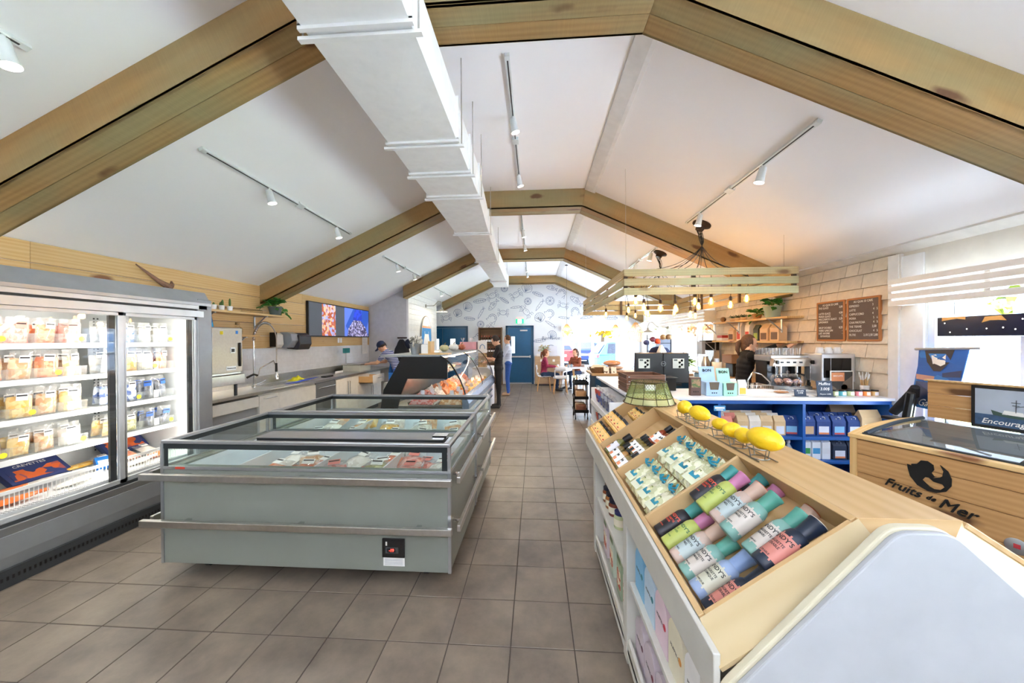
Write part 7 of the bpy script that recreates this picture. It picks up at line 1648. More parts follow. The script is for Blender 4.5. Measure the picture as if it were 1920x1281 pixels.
for k in range(3):
    t = thing('coffee_cup', 'white coffee cup turned down on the oven, %s from left' % ORD[k], 'cup', (3.42+.1*k, 4.5, 1.431), group='white cups on the oven')
    MB().lathe([(.03, .07), (.026, .069), (.04, .0), (.043, 0), (.032, .072), (0, .073)], n=18).build('cup', white, t, smooth=True, local=True); MB().tube([(.04, 0, .015), (.062, 0, .025), (.06, 0, .05), (.036, 0, .055)], .005, 6).build('handle', white, t, smooth=True, local=True)
gp0 = thing('drinking_glass', None, 'glass'); MB().lathe([(.026, 0), (.03, .09), (.028, .09), (.024, .006), (0, .005)], n=16).build('glass', GLASS('tumbler', (1, 1, 1), .18), gp0, smooth=True, local=True); reg(gp0); PROTOS.append(gp0)
t = thing('espresso_machine', 'two-group espresso machine of steel with black panels', 'espresso machine', (3.35, 5.25, .951), world=True)
ex = 3.02; MB().box(ex+.05, 3.62, 4.8, 5.6, 1.33, 1.40).build('cup_deck', steel, t, bevel=.006); MB().prism([(ex, 1.27), (ex-.03, 1.36), (ex+.08, 1.38), (ex+.1, 1.27)], 'y', 4.8, 5.6).build('control_fascia', P('fascia', S('cdbfae'), .3, .6), t, bevel=.004)
MB().box(ex+.22, 3.62, 4.83, 5.57, 1.02, 1.34).build('body', P('machine_black', S('15151a'), .25), t, bevel=.01); MB().box(ex-.03, 3.62, 4.8, 5.6, .98, 1.03).build('drip_tray', steel, t, bevel=.006)
for y in (4.85, 5.55):
    for x in (3.1, 3.56): MB().cyl((x, y, .951), (x, y, .98), .02, n=10).build('foot', blackp, t)
for i, y in enumerate((5.02, 5.36)):
    g = MB().cyl((ex+.12, y, 1.27), (ex+.12, y, 1.19), .038, n=18).cyl((ex+.12, y, 1.19), (ex+.12, y, 1.165), .032, n=18).build('group_head', chrome, t, smooth=True); MB().tube([(ex+.1, y, 1.18), (ex-.02, y-.01, 1.17), (ex-.07, y-.02, 1.165)], [.009, .013, .014], 8).build('portafilter_handle', blackp, g, smooth=True); MB().tube([(ex+.11, y-.012, 1.165), (ex+.11, y-.02, 1.14)], .006, 6).build('spout', chrome, g)
for y in (4.84, 5.56): MB().tube([(ex, y, 1.3), (ex-.03, y, 1.25), (ex-.02, y, 1.08)], .006, 6).build('steam_wand', chrome, t, smooth=True); MB().cyl((ex-.05, y, 1.325), (ex-.11, y, 1.325), .024, n=12).build('steam_knob', blackp, t, smooth=True)
for k in range(4): MB().box(ex-.028, ex-.02, 5.0+.13*k, 5.06+.13*k, 1.31, 1.33).build('button_row', blackp, t)
MB().prism([(ex+.2, 1.02), (ex+.02, 1.2), (ex+.05, 1.3), (ex+.12, 1.3), (ex+.22, 1.1)], 'y', 4.78, 4.8).build('side_arm', P('arm_pale', S('d8cabb'), .35), t, bevel=.003)
t.rotation_euler = (0, 0, pi/2); t.location = (3.1, 4.74, .951); t.scale = (.62, .56, 1)
for k in range(22): dup(gp0, (2.93+.08*(k % 5), 4.6+.07*(k//5), 1.401), label='clear tumbler on the espresso machine, row %s, %s across' % (ORD[k//5], ORD[k % 5]), group='tumblers on the espresso machine')
for k, (x, y) in enumerate(((2.62, 4.68), (2.62, 4.78), (2.7, 4.72))):
    t = thing('milk_jug', 'steel milk jug before the espresso machine, %s from left' % ORD[k], 'jug', (x+.12, y+.0, .951), group='milk jugs'); MB().lathe([(.03, 0), (.036, .02), (.028, .08), (.032, .1)], n=16).build('jug', chrome, t, smooth=True, local=True); MB().tube([(.03, 0, .08), (.06, 0, .07), (.055, 0, .03), (.034, 0, .025)], .004, 6).build('handle', chrome, t, smooth=True, local=True)
t = thing('bar_tap', 'bent steel bar tap at the back of the blue counter', 'tap', (2.62, 4.55, .986), world=True); MB().tube([(2.62, 4.55, .986), (2.62, 4.55, 1.1), (2.68, 4.55, 1.2), (2.78, 4.55, 1.17), (2.88, 4.55, 1.08), (2.89, 4.55, 1.03)], .009, 8).build('spout', chrome, t, smooth=True); MB().lathe([(.03, 0), (.03, .012), (.012, .02)], (2.62, 4.55, .986), 14).build('base', chrome, t, smooth=True)
wall_shelf(5.15, 7.2, 1.925, XR-.02, XR-.26, 'upper pine shelf with plants on the shingled wall', pine, [5.25, 6.3, 7.1], -1); wall_shelf(5.15, 7.25, 1.575, XR-.02, XR-.26, 'lower pine shelf with coffee sacks on the shingled wall', pine, [5.9, 7.1], -1)
leafy('potted_peperomia', 'bushy green plant in a pale grey-green pot on the upper right shelf', (3.55, 5.55, 1.926), (.12, .17), P('sage_pot', S('9fb3a3'), .5), 44, .1, .12, 4, leafg, .09, .07, seed=12, big=True)
leafy('small_potted_plant', 'small leafy plant in a wooden pot beside the larger plant', (3.57, 5.95, 1.926), (.07, .08), P('wood_pot', S('b98a5c'), .7), 22, .09, .08, 3, leafg, .09, .06, seed=14, big=True)
for k in range(3):
    t = thing('succulent', 'spiky succulent in a low cream bowl, %s from left on the upper right shelf' % ORD[k], 'plant', (3.6, 6.72-.17*k, 1.926), group='succulents in cream bowls'); MB().lathe([(.03, 0), (.05, .03), (.045, .055), (.04, .05)], n=16).build('bowl', P('bowl_cream', S('e3c9a8'), .5), t, smooth=True, local=True)
    b = MB()
    for j in range(18): a = j*2.4; e = .3+.06*j; b.xf(Matrix.Translation((0, 0, .05)) @ Matrix.Rotation(a, 4, 'Z') @ Matrix.Rotation(-e*.7, 4, 'Y')).add(*leaf_mesh(.07, .018, .004, -.005))
    b.build('rosette', P('succulent_green', S('4d6b57'), .6), t, local=True, kind='stuff')
t = thing('twin_mug', 'round brown and white mug at the left end of the upper right shelf', 'mug', (3.58, 7.0, 1.926)); MB().ball((0, 0, .05), (.05, .05, .05), 14, 10).build('body', P('mug_brown', S('9a7450'), .4), t, smooth=True, local=True); MB().tube([(0, -.05, .07), (0, -.085, .05), (0, -.05, .02)], .008, 6).build('handle', blackp, t, smooth=True, local=True)
K = [gbag('coffee_sack', 'd9b68c', P('lk1', S('6b5140'), .6), None, .2, .27, .12), gbag('coffee_sack', 'e6ddd0', P('lk2', S('c94a3c'), .6), None, .13, .32, .09), gbag('coffee_sack', '3a3f2e', P('lk3', S('9cae3a'), .6), None, .13, .26, .09)]; PROTOS += K
for k, (p, y, lab, s_) in enumerate([(0, 5.5, 'wide kraft coffee sack, rightmost on lower right shelf', 1.0), (0, 5.75, 'kraft coffee sack with black panel, second from right', .95), (2, 5.97, 'dark green coffee sack with lime panel', 1), (1, 6.2, 'tall white coffee sack, right one of two', 1), (1, 6.45, 'tall white coffee sack with red label, left one of two', 1), (0, 6.68, 'slim tan coffee sack at left end of the sacks', .9)]): dup(K[p], (3.6, y, 1.576), -pi/2, lab, 'coffee sacks on the lower right shelf', scale=s_)
t = thing('box_stack', 'small red and white boxes at the left end of the lower right shelf', 'box', (3.58, 6.98, 1.576)); MB().box(-.09, .09, -.1, .1, 0, .05).build('box', white, t, local=True); MB().box(-.08, .08, -.09, .09, .05, .1).build('red_box', P('box_red', S('a8352f'), .5), t, local=True)
t = thing('filter_coffee_brewer', 'tall black and steel filter coffee brewer with thermal jug', 'coffee machine', (3.4, 7.0, .951), world=True); MB().box(3.4, 3.66, 6.85, 7.15, 1.38, 1.58).build('brew_head', blackp, t, bevel=.01); MB().box(3.55, 3.66, 6.85, 7.15, .951, 1.38).build('column', steel, t); MB().lathe([(.08, 0), (.085, .02), (.085, .18), (.05, .26), (.05, .3)], (3.46, 7.0, .955), 20).build('thermal_jug', steel, t, smooth=True); MB().box(3.33, 3.4, 6.87, 7.1, 1.3, 1.56).build('grey_side', P('brew_grey', S('9ea6b4'), .4), t, bevel=.006)
t.location.y += .45
t = thing('bean_grinder', 'brown panelled grinder on the rear counter', 'grinder', (3.45, 6.45, .951), world=True); MB().box(3.36, 3.66, 6.3, 6.62, 1.18, 1.33).build('upper_body', P('grinder_brown', S('8d6a4a'), .5), t, bevel=.01); MB().box(3.4, 3.62, 6.34, 6.58, .951, 1.18).build('base', blackp, t, bevel=.01)
t = thing('paper_roll_stand', 'tall cream paper towel roll standing on the counter end', 'paper roll', (2.57, 5.2, .9), world=True); MB().lathe([(.065, 0), (.065, .33), (.02, .33), (.02, .3)], (2.57, 5.2, .951), 24).build('roll', P('roll_cream', S('efd9b8'), .8), t, smooth=True); MB().lathe([(.03, 0), (.03, .05), (0, .055)], (2.57, 5.2, 1.281), 14).build('top', P('blue_cap', S('b9cfe6'), .4), t, smooth=True); MB().box(2.49, 2.65, 5.12, 5.28, .9, .951).build('base', pine, t); MB().box(2.45, 2.69, 5.08, 5.32, 0, .9).build('pedestal', cnv, t)
# letter boards
def board(y0, y1, lines, lab):
    t = thing('letter_board', lab, 'menu board', (XR-.03, (y0+y1)/2, 1.58), world=True); fr = WOOD('board_frame', S('c9884e'), S('a8652f'), None, .5); xf = XR-.055
    MB().box(xf+.006, XR-.033, y0+.01, y1-.01, 1.59, 2.06).build('felt', P('felt_brown', S('6e6058'), .9), t)
    for a, b_ in (((xf, y0, 1.585), (xf, y1, 1.585)), ((xf, y0, 2.065), (xf, y1, 2.065))): plank('frame_rail', a, b_, (-1, 0, 0), .022, .024, fr, t)
    for y in (y0, y1): plank('frame_stile', (xf, y, 1.577), (xf, y, 2.073), (-1, 0, 0), .022, .024, fr, t)
    n = len(lines); tz = 2.03
    for i, (l, r) in enumerate(lines):
        z = tz-i*.43/n; q = .036
        if l: text(l, q, (xf+.005, (y1-.02) if i else (y0+y1)/2, z), (0, -1, 0), (0, 0, 1), paper, t, 'lettering', .0005, align='LEFT' if i else 'CENTER', sx=.82)
        if r: text(r, q, (xf+.005, y0+.02, z), (0, -1, 0), (0, 0, 1), paper, t, 'lettering', .0005, align='RIGHT', sx=.82)
board(4.50, 4.90, [('AU QUAI 33 CAFE', ''), ('THE GLACE', '3,00'), ('', ''), ('LATTE GLACE', '4,50'), ('MOKA GLACE', '5'), ('MACCHIATO GLACE', '5,25'), ('LIMONADE', '3'), ('', ''), ('SIROP DOUBLE', '0,25'), ('VERRE GARCON', '-'), ('LAIT AVOINE', '-'), ('   SOYA/VEGE', '')], 'left letter board listing iced drinks on the shingled wall')
board(4.06, 4.45, [('AU QUAI 33 CAFE', ''), ('ESPRESSO', '3      '), ('LATTE', '4   5'), ('CAPPUCCINO', '4      '), ('MOKA', '5   6'), ('CHAI MATCHA', '4   5'), ('THE TISANE', '2,50  '), ('CHOCOLAT', '4   5'), ('FILTRE', '2,10 2,50 2,80')], 'right letter board listing hot drinks on the shingled wall')
# ---------------------------------------------------------------- wooden ice-cream style chest freezer at the right
A = V((2.43, 2.90, 0)); fd = V((.375, -.927, 0)).normalized(); fn = V((.927, .375, 0)).normalized()
t = thing('chest_freezer', 'cedar-clad chest freezer with curved glass lid and black mermaid logo', 'freezer', tuple(A), math.atan2(fn.y, fn.x), world=False)
# local frame: +x = fn (to the back), +y = -fd; the front face is x=0, running to y=-1.45
FL, FD = 1.5, .85; Lc = lambda s_, z, d=0: (d, -s_, z)
t.rotation_euler = (0, 0, math.atan2(-fd.x*-1*-1, 1)*0+math.atan2(fn.y, fn.x))
cz = [.04, .245, .42, .595, .735, .845]
def lplank(name, p0, p1, n, w_, th, m, bev=.003):
    p0, p1 = V(p0), V(p1); X = (p1-p0); Ln = X.length; X.normalize(); Z = V(n).normalized(); Y = Z.cross(X); b = MB().box(0, Ln, -w_/2, w_/2, -th, 0)
    me = bpy.data.meshes.new(name); me.from_pydata(b.v, [], b.f); me.materials.append(m); bm = bmesh.new(); bm.from_mesh(me); bmesh.ops.bevel(bm, geom=bm.edges[:], offset=bev, segments=1, affect='EDGES'); bm.to_mesh(me); bm.free()
    o = link(name, me, t); M = Matrix((X, Y, Z)).transposed().to_4x4(); M.translation = p0; o.matrix_basis = M; return o
for i in range(5):
    zc, h = (cz[i]+cz[i+1])/2, cz[i+1]-cz[i]
    lplank('cedar_board', (0, -.04, zc), (0, -FL, zc), (-1, 0, 0), h-.003, .018, cedar); lplank('cedar_board', (.0, 0, zc), (FD, 0, zc), (0, 1, 0), h-.003, .018, cedar)
lplank('corner_board', (-.006, -.02, .02), (-.006, -.02, .86), (-1, 0, 0), .045, .03, pine); lplank('top_rail', (.02, .01, .882), (.02, -FL, .882), (0, 0, 1), .07, .03, pine)
arcp = [(.0, .882), (.2, .925), (.42, .94), (.64, .945), (FD, .94)]
MB().prism(arcp+[(FD, .91), (.42, .905), (.2, .89), (0, .852)], 'y', -.05, .012).build('curved_end_rail', pine, t, local=True, bevel=.003)
MB().box(.02, FD, -FL, -.02, .03, .6).build('carcass', white, t, local=True); MB().box(.02, .06, -FL, -.02, .6, .85).box(FD-.04, FD, -FL, -.02, .6, .93).box(.06, FD-.04, -.06, -.02, .6, .87).build('liner', P('liner_dark', S('8a8f90'), .4), t, local=True)
gl_ = MB(); n = 12; cur = [(.05+.74*i/n, .885+.062*sin(pi*.5*min(1, i/n*1.25))+.0*i) for i in range(n+1)]
vs = [(x, y, z) for y in (-.06, -FL) for x, z in cur]; gl_.add(vs, [(i, i+1, n+2+i, n+1+i) for i in range(n)]).build('curved_glass_lid', GLASS('lid_glass', (.9, .94, .95), .2), t, smooth=True, local=True)
for y in (-.07, -.78): MB().tube([(x, y, z+.006) for x, z in cur], .014, 8).build('rubber_rib', P('rib_slate', S('26323c'), .5), t, smooth=True, local=True)
MB().box(.045, .07, -FL, -.05, .878, .892).build('seal', MATS['rib_slate'], t, local=True)
# raised back panel with framed boat picture
for i in range(3): lplank('back_board', (FD-.02, -.08, .96+.1*i+.05), (FD-.02, -FL, .96+.1*i+.05), (-1, 0, 0), .098, .02, cedar)
MB().box(FD-.045, FD, -FL, -.07, 1.26, 1.272).build('back_cap', pine, t, local=True)
pc = MB().box(FD-.055, FD-.041, -FL, -.325, .945, 1.255).build('picture_frame', P('frame_black', S('1b1c1f'), .4), t, local=True, bevel=.002)
MB().box(FD-.057, FD-.055, -FL, -.345, 1.05, 1.235).build('printed_sky', P('pic_sky', S('aeb9c6'), .5, nz=(5, .08)), pc, local=True); MB().box(FD-.057, FD-.055, -FL, -.345, .968, 1.05).build('printed_sea', P('pic_sea', S('3d5a7c'), .5, nz=(30, .2)), pc, local=True)
bx_ = FD-.058
def flat(poly, nm, m, par=None): return MB().prism([(-s_, z) for s_, z in poly], 'x', bx_-.0012, bx_).build(nm, m, par or pc, local=True)
flat([(.42, 1.085), (.43, 1.05), (.5, 1.04), (.62, 1.035), (.72, 1.05), (.72, 1.065), (.6, 1.055), (.5, 1.06)], 'printed_hull', P('hull_green', S('3f5a50'), .5)); flat([(.47, 1.06), (.48, 1.09), (.56, 1.085), (.57, 1.058)], 'printed_cabin', paper)
b = MB(); 
for q in ([(.53, 1.08), (.532, 1.17)], [(.51, 1.15), (.55, 1.15)], [(.53, 1.12), (.68, 1.17)], [(.62, 1.05), (.62, 1.13)], [(.515, 1.13), (.545, 1.13)]): b.tube([(bx_-.001, -q[0][0], q[0][1]), (bx_-.001, -q[1][0], q[1][1])], .0018, 4)
b.build('printed_mast', blacki, pc, local=True, kind='stuff')
text('Encouragez la peche', .052, (bx_-.002, -.375, 1.0), (0, -1, 0), (0, 0, 1), paper, pc, 'lettering', .0004, .3, world_parent=False, off=.0006)
def mermaid(cx, cz_, s_, x0, x1, m, par, nm='mermaid_logo', txt=True, tilt=0):
    """black cut-out: a curled mermaid inside a circle, hair and raised tail"""
    T = lambda q: [(-(cx+s_*(x*cos(tilt)-z*sin(tilt))), cz_+s_*(x*sin(tilt)+z*cos(tilt))) for x, z in q]
    head = [(-.35, .62), (-.2, .92), (.1, 1.0), (.38, .85), (.45, .55), (.35, .3), (.5, .12), (.62, .2), (.45, .0), (.1, -.1), (.0, -.35), (.35, -.62), (.7, -.75), (.3, -.95), (-.2, -.8), (-.6, -.35), (-.75, .1), (-.82, .4), (-.6, .38), (-.62, .5)]
    tail = [(.68, .98), (1.05, .72), (1.25, .3), (1.28, -.15), (1.1, -.6), (.7, -.9), (.3, -.95), (.5, -.72), (.85, -.62), (1.02, -.35), (.9, -.2), (.5, -.22), (.15, .05), (.45, .0), (.75, .18), (.85, .3), (.86, .65)]
    for q in (head, tail): MB().prism(T(q), 'x', x0, x1).build(nm, m, par, local=True)
bk = P('logo_black', S('0c0c0d'), .5)
mermaid(.40, .70, .1, -.008, -.0005, bk, t, tilt=-.1)
for s_, q, x, z in (('Fruits', .08, .205, .588), ('de', .045, .412, .562), ('Mer', .095, .47, .548)): text(s_, q, (-.009, -x, z), (0, -1, -.14), (0, -.14, 1), bk, t, 'lettering', .004, .3, world_parent=False); text(s_, q, (-.0085, -x-.0025, z+.0015), (0, -1, -.14), (0, -.14, 1), bk, t, 'lettering', .004, .3, world_parent=False)
MB().lathe([(.04, 0), (.045, .003), (.04, .006), (0, .006)], (-.012, -.775, .43), 24, ax='x').build('round_badge', alu, t, smooth=True, local=True); MB().box(-.014, -.012, -.79, -.765, .42, .445).build('badge_print', P('badge_red', S('b8323a'), .5), t, local=True)
for k in range(9):
    i, j = k % 3, k//3; p = [B_TAN, B_PK, B_OR][(i+j) % 3]; loc = A+fn*(.2+.22*i)+(fd)*(.25+.4*j)
    lay(p, loc.x, loc.y, .62, .4*i, '%s bag in the cedar chest freezer, %s row, %s from front' % (cname[p.name], ORD[j], ORD[i]), 'bags in the cedar chest freezer', 1.3, .3)
# folded black stool behind it
t = thing('folding_stool', 'black folding stool between the window and the cedar freezer', 'stool', (3.5, 3.55, 0), world=True)
MB().tube([(3.42, 3.42, 1.16), (3.5, 3.55, .8), (3.56, 3.7, .02)], .022, 8).build('leg', blackp, t, smooth=True); MB().tube([(3.36, 3.4, 1.12), (3.38, 3.46, .86), (3.4, 3.36, .02)], .03, 8).build('leg', blackp, t, smooth=True); MB().box(3.36, 3.48, 3.46, 3.68, .83, .86).build('seat', blackp, t, bevel=.008); MB().tube([(3.62, 3.4, .02), (3.6, 3.5, .83)], .018, 8).build('leg', blackp, t, smooth=True)
MB().tube([(3.42, 3.42, 1.17), (3.44, 3.46, 1.1), (3.4, 3.6, .9)], [.03, .045, .035], 10).build('padded_grip', P('grip_cloth', S('191a1e'), .9), t, smooth=True)
# hanging blue banner and dark screen in the window
t = thing('curved_banner', 'blue leaning poster banner with white mermaid mark inside the window', 'banner', (3.45, 3.4, .8), world=True)
bp_ = [(3.63, 3.60, 1.50), (3.60, 3.58, 1.35), (3.55, 3.56, 1.2), (3.5, 3.55, .98)]; q_ = [(3.62, 3.2, 1.52), (3.56, 3.18, 1.36), (3.5, 3.16, 1.2), (3.42, 3.14, .98)]
vs = bp_+q_+[(x+.006, y, z) for x, y, z in bp_+q_]; MB().add(vs, [(i, i+1, i+5, i+4) for i in range(3)]+[(i+8, i+12, i+13, i+9) for i in range(3)]+[(0, 4, 12, 8), (3, 11, 15, 7), (0, 8, 9, 1), (1, 9, 10, 2), (2, 10, 11, 3), (4, 5, 13, 12), (5, 6, 14, 13), (6, 7, 15, 14)]).build('poster', PRINT('harbour_poster', S('1b62b8'), S('2c7fd0'), 5, .5), t)
MB().tube([(3.62, 3.62, 1.505), (3.62, 3.12, 1.525)], .012, 8).build('top_rail', alu, t, smooth=True)
MB().tube([(3.5, 3.55, .98), (3.56, 3.55, .02)], .012, 6).build('leg', alu, t); MB().tube([(3.44, 3.2, .98), (3.5, 3.2, .02)], .012, 6).build('leg', alu, t)
o = MB(); 
def onb(u, v): # u along width 0..1 (far..near), v 0..1 downwards
    i = min(2, int(v*3)); f = v*3-i; a = V(bp_[i]).lerp(V(bp_[i+1]), f); c = V(q_[i]).lerp(V(q_[i+1]), f); return a.lerp(c, u)+V((-.004, 0, 0))
def bpatch(poly, nm, m, k=1): 
    MB().add([onb(u, v)+V((-.001*k, 0, 0)) for u, v in poly], [tuple(range(len(poly)))]).build(nm, m, t)
bpatch([(.15, .02), (.75, .02), (.7, .25), (.55, .42), (.4, .42), (.22, .25)], 'printed_tyre', P('ink_dark', S('101c30'), .5)); bpatch([(.3, .12), (.4, .1), (.45, .2), (.55, .15), (.6, .1), (.62, .28), (.5, .34), (.36, .3)], 'printed_mermaid', paper, 2)
bpatch([(.02, .5), (.45, .52), (.45, .62), (.04, .6)], 'printed_village', P('village_pink', S('c99684'), .6)); bpatch([(.05, .64), (.98, .66), (.98, .98), (.08, .96)], 'printed_sea', P('ink_navy', S('123a6e'), .5)); bpatch([(.6, .45), (.98, .38), (.98, .5), (.62, .52)], 'printed_jacket', P('ink_navy', (0, 0, 0)), 2)
p = onb(.2, .93); text('Gaspesie', .09, (p.x-.004, p.y, p.z), (-.16, -1, .03), (.2, 0, 1), paper, t, 'lettering', .0005, .3)
t = thing('window_screen', 'long dark hanging screen with painted lamp reflections, across the window', 'screen', (3.6, 3.1, 1.62), world=True)
MB().box(3.6, 3.63, 2.3, 3.42, 1.625, 1.792).build('panel', P('screen_navy', S('141c36'), .15), t, bevel=.004)
for y in (2.6, 3.3): MB().cyl((3.615, y, 1.79), (3.615, y, 1.93), .004, n=5).build('hanging_wire', steel, t)
am = P('amber_reflection', S('f0b266'), .5)  # lamp reflections on the screen, painted as amber patches and glowing dots
MB().prism([(3.38, 1.79), (3.21, 1.79), (3.21, 1.765), (3.27, 1.775), (3.38, 1.76)], 'x', 3.598, 3.6).build('amber_glint', am, t); MB().prism([(3.1, 1.735), (3.08, 1.78), (2.98, 1.785), (2.95, 1.745), (3.0, 1.75), (3.05, 1.75)], 'x', 3.598, 3.6).build('amber_glint', am, t)
for y, z in ((3.36, 1.74), (3.32, 1.66), (3.2, 1.685), (3.07, 1.685), (2.97, 1.69), (2.9, 1.675), (2.86, 1.75)): MB().ball((3.599, y, z), (.002, .005, .005), 8, 6).build('lamp_glint_dot', EM('dot_white', (1, 1, 1), 2), t)
# ---------------------------------------------------------------- people: one continuous remeshed body each
skinm = P('skin', S('d9a98a'), .55, nz=(8, .05)); hairm = P('hair_dark', S('2c211b'), .7, nz=(60, .3)); hairb = P('hair_brown', S('5a3d29'), .7, nz=(60, .3)); shoem = P('shoe_dark', S('2a2a2e'), .6)
def person(label, loc, rz, J, top, bot, sleeve=.55, hair=hairm, shoe=shoem, sc_=1.0, cap=None, pony=False, glasses=False, fem=False):
    D = dict(pel=(0, 0, .94), chest=(0, 0, 1.26), neck=(0, 0, 1.46), head=(.03, 0, 1.61), eL=(.0, .25, 1.14), wL=(.06, .27, .9), eR=(0, -.25, 1.14), wR=(.06, -.27, .9),
             kL=(.03, .1, .5), aL=(0, .11, .09), kR=(.03, -.1, .5), aR=(0, -.11, .09), look=(1, 0, -.1), foot=(1, 0, 0))
    D.update(J); D = {k: V(v) for k, v in D.items()}
    sp = (D['neck']-D['chest']).normalized(); sw = .165 if fem else .19
    shL, shR = D['neck']-sp*.05+V((0, sw, 0)), D['neck']-sp*.05-V((0, sw, 0)); hpL, hpR = D['pel']+V((0, .09, -.01)), D['pel']-V((0, .09, .01))
    B = []   # a, b, ra, rb, tag
    def bone(a, b_, ra, rb, tg): B.append((a, b_, ra, rb, tg))
    b = MB()
    N = 7
    for i in range(N+1):
        u = i/N; p = D['pel'].lerp(D['chest'], min(1, u*1.6)) if u < .625 else D['chest'].lerp(D['neck'], (u-.625)/.375)
        wy = (.165, .15, .14, .145, .165, .175, .16, .09)[i]*(.93 if fem else 1.03); wx = (.115, .105, .1, .105, .115, .115, .09, .06)[i]
        b.ball(tuple(p), (wx, wy, .085), 14, 8)
    bone(D['pel']-sp*.04, D['pel'], .14, .14, 'bot'); bone(D['pel']+sp*.03, D['chest'], .14, .14, 'top'); bone(D['chest'], D['neck']-sp*.05, .14, .1, 'top')
    bone(D['neck']+sp*.0, D['head'], .055, .055, 'skin'); h = D['head']; f = D['look'].normalized(); side = f.cross(V((0, 0, 1))).normalized(); up = side.cross(f)
    b.ball(tuple(h+up*.02), (.092, .078, .108), 16, 12); b.ball(tuple(h+f*.025-up*.055), (.062, .055, .062), 12, 8); b.ball(tuple(h+f*.092-up*.02), (.016, .012, .02), 8, 6)
    for s_ in (1, -1): b.ball(tuple(h+side*s_*.079-up*.01), (.016, .01, .028), 8, 6)
    bone(h, h+up*.04, .12, .12, 'skin')
    for s_, sh, e, w_, hp, k, a in ((1, shL, D['eL'], D['wL'], hpL, D['kL'], D['aL']), (-1, shR, D['eR'], D['wR'], hpR, D['kR'], D['aR'])):
        b.ball(tuple(sh), (.062, .062, .062), 10, 8)
        if sleeve >= 1: bone(sh, e, .055, .045, 'top'); bone(e, w_, .045, .032, 'top')
        else: m_ = sh.lerp(e, sleeve+.2); bone(sh, m_, .058, .05, 'top'); bone(m_, e, .045, .04, 'skin'); bone(e, w_, .042, .027, 'skin')
        d = (w_-e).normalized(); n_ = V((0, 0, 1)).cross(d); n_ = n_.normalized() if n_.length > .2 else V((0, 1, 0)); q = d.cross(n_)
        pc = w_+d*.045; bone(w_, pc+d*.02, .026, .03, 'skin'); b.ball(tuple(pc), (.03, .03, .03), 10, 8)
        for j, (o_, L_) in enumerate(((-.027, .06), (-.009, .072), (.009, .068), (.026, .052))):
            a0 = pc+n_*o_; a1 = a0+d*(L_*.6+.02); a2 = a1+d*(L_*.35)-q*(L_*.25)*(1 if q.z > 0 else -1); b.tube([a0, a1, a2], [.011, .0095, .008], 6); bone(a0, a2, .01, .008, 'skin')
        a0 = pc-d*.02; b.tube([a0, a0+n_*.035*s_+d*.03, a0+n_*.045*s_+d*.06], [.013, .011, .009], 6)
        bone(hp, k, .088, .058, 'bot'); bone(k, a, .056, .04, 'bot'); b.ball(tuple(hp), (.1, .1, .1), 10, 8)
        ft = D['foot'].normalized(); bone(a-V((0, 0, .03)), a+ft*.16-V((0, 0, .05)), .045, .035, 'shoe'); b.ball(tuple(a-V((0, 0, .045))), (.05, .04, .04), 10, 6)
    for a, c, ra, rc, tg in B:
        if ra in (.14, .12): continue
        n = 5; b.tube([a.lerp(c, i/n) for i in range(n+1)], [ra+(rc-ra)*i/n for i in range(n+1)], 12); b.ball(tuple(c), (rc,)*3, 10, 6)
    me = bpy.data.meshes.new('b'); me.from_pydata(b.v, [], b.f); o = bpy.data.objects.new('b', me); col.objects.link(o)
    r = o.modifiers.new('r', 'REMESH'); r.mode = 'VOXEL'; r.voxel_size = .0115; s_ = o.modifiers.new('s', 'SMOOTH'); s_.iterations = 3; s_.factor = .5
    dg = bpy.context.evaluated_depsgraph_get(); m2 = bpy.data.meshes.new_from_object(o.evaluated_get(dg)); bpy.data.objects.remove(o)
    m2.materials.clear(); idx = {'skin': 0, 'top': 1, 'bot': 2, 'shoe': 3}
    for m in (skinm, top, bot, shoe): m2.materials.append(m)
    for p in m2.polygons:
        c = p.center; best = 9; t_ = 0
        for a, e, ra, re, tg in B:
            ab = e-a; u = max(0, min(1, (c-a).dot(ab)/max(1e-9, ab.dot(ab)))); dd = (c-a-ab*u).length-(ra+(re-ra)*u)
            if dd < best: best = dd; t_ = idx[tg]
        p.material_index = t_
    m2.shade_smooth(); m2.name = 'body'
    t = thing('person', label, 'person', loc, rz); t.scale = (sc_,)*3
    link('body', m2, t)
    M = Matrix((f, -side, up)).transposed().to_4x4(); M.translation = h
    # hair: a shell over the back and top of the head
    hb = MB().xf(M); hb.ball((-.018, 0, .035), (.098, .089, .112), 18, 12)
    if fem: hb.ball((-.06, 0, -.03), (.055, .075, .085), 12, 8)
    if pony: hb.tube([(-.1, 0, .05), (-.14, 0, .02), (-.15, 0, -.08), (-.13, 0, -.16)], [.025, .035, .03, .01], 8)
    hm = bpy.data.meshes.new('hair'); 
    keep = [tuple(v) for v in hb.v]; hm.from_pydata(keep, [], hb.f)
    hm.materials.append(hair); bm = bmesh.new(); bm.from_mesh(hm)
    dl = [v for v in bm.verts if (lambda q: q.x > .035 and q.z < .085 or (not fem and q.z < -.035))(M.inverted() @ v.co)]
    bmesh.ops.delete(bm, geom=dl, context='VERTS'); bm.to_mesh(hm); bm.free(); hm.shade_smooth(); link('hair', hm, t)
    for s_ in (1, -1): MB().xf(M).ball((.083, s_*.032, .012), (.008, .012, .006), 8, 6).build('eye', blackp, t, local=True)
    MB().xf(M).tube([(.082, -.022, -.058), (.088, 0, -.06), (.082, .022, -.058)], .004, 5).build('mouth', P('lip', S('a8584a'), .5), t, local=True)
    if glasses: MB().xf(M).tube([(-.02, -.085, .02), (.085, -.075, .015), (.1, -.04, -.005), (.1, -.02, .02), (.1, .02, .02), (.1, .04, -.005), (.085, .075, .015), (-.02, .085, .02)], .003, 5).build('glasses', blackp, t, local=True)
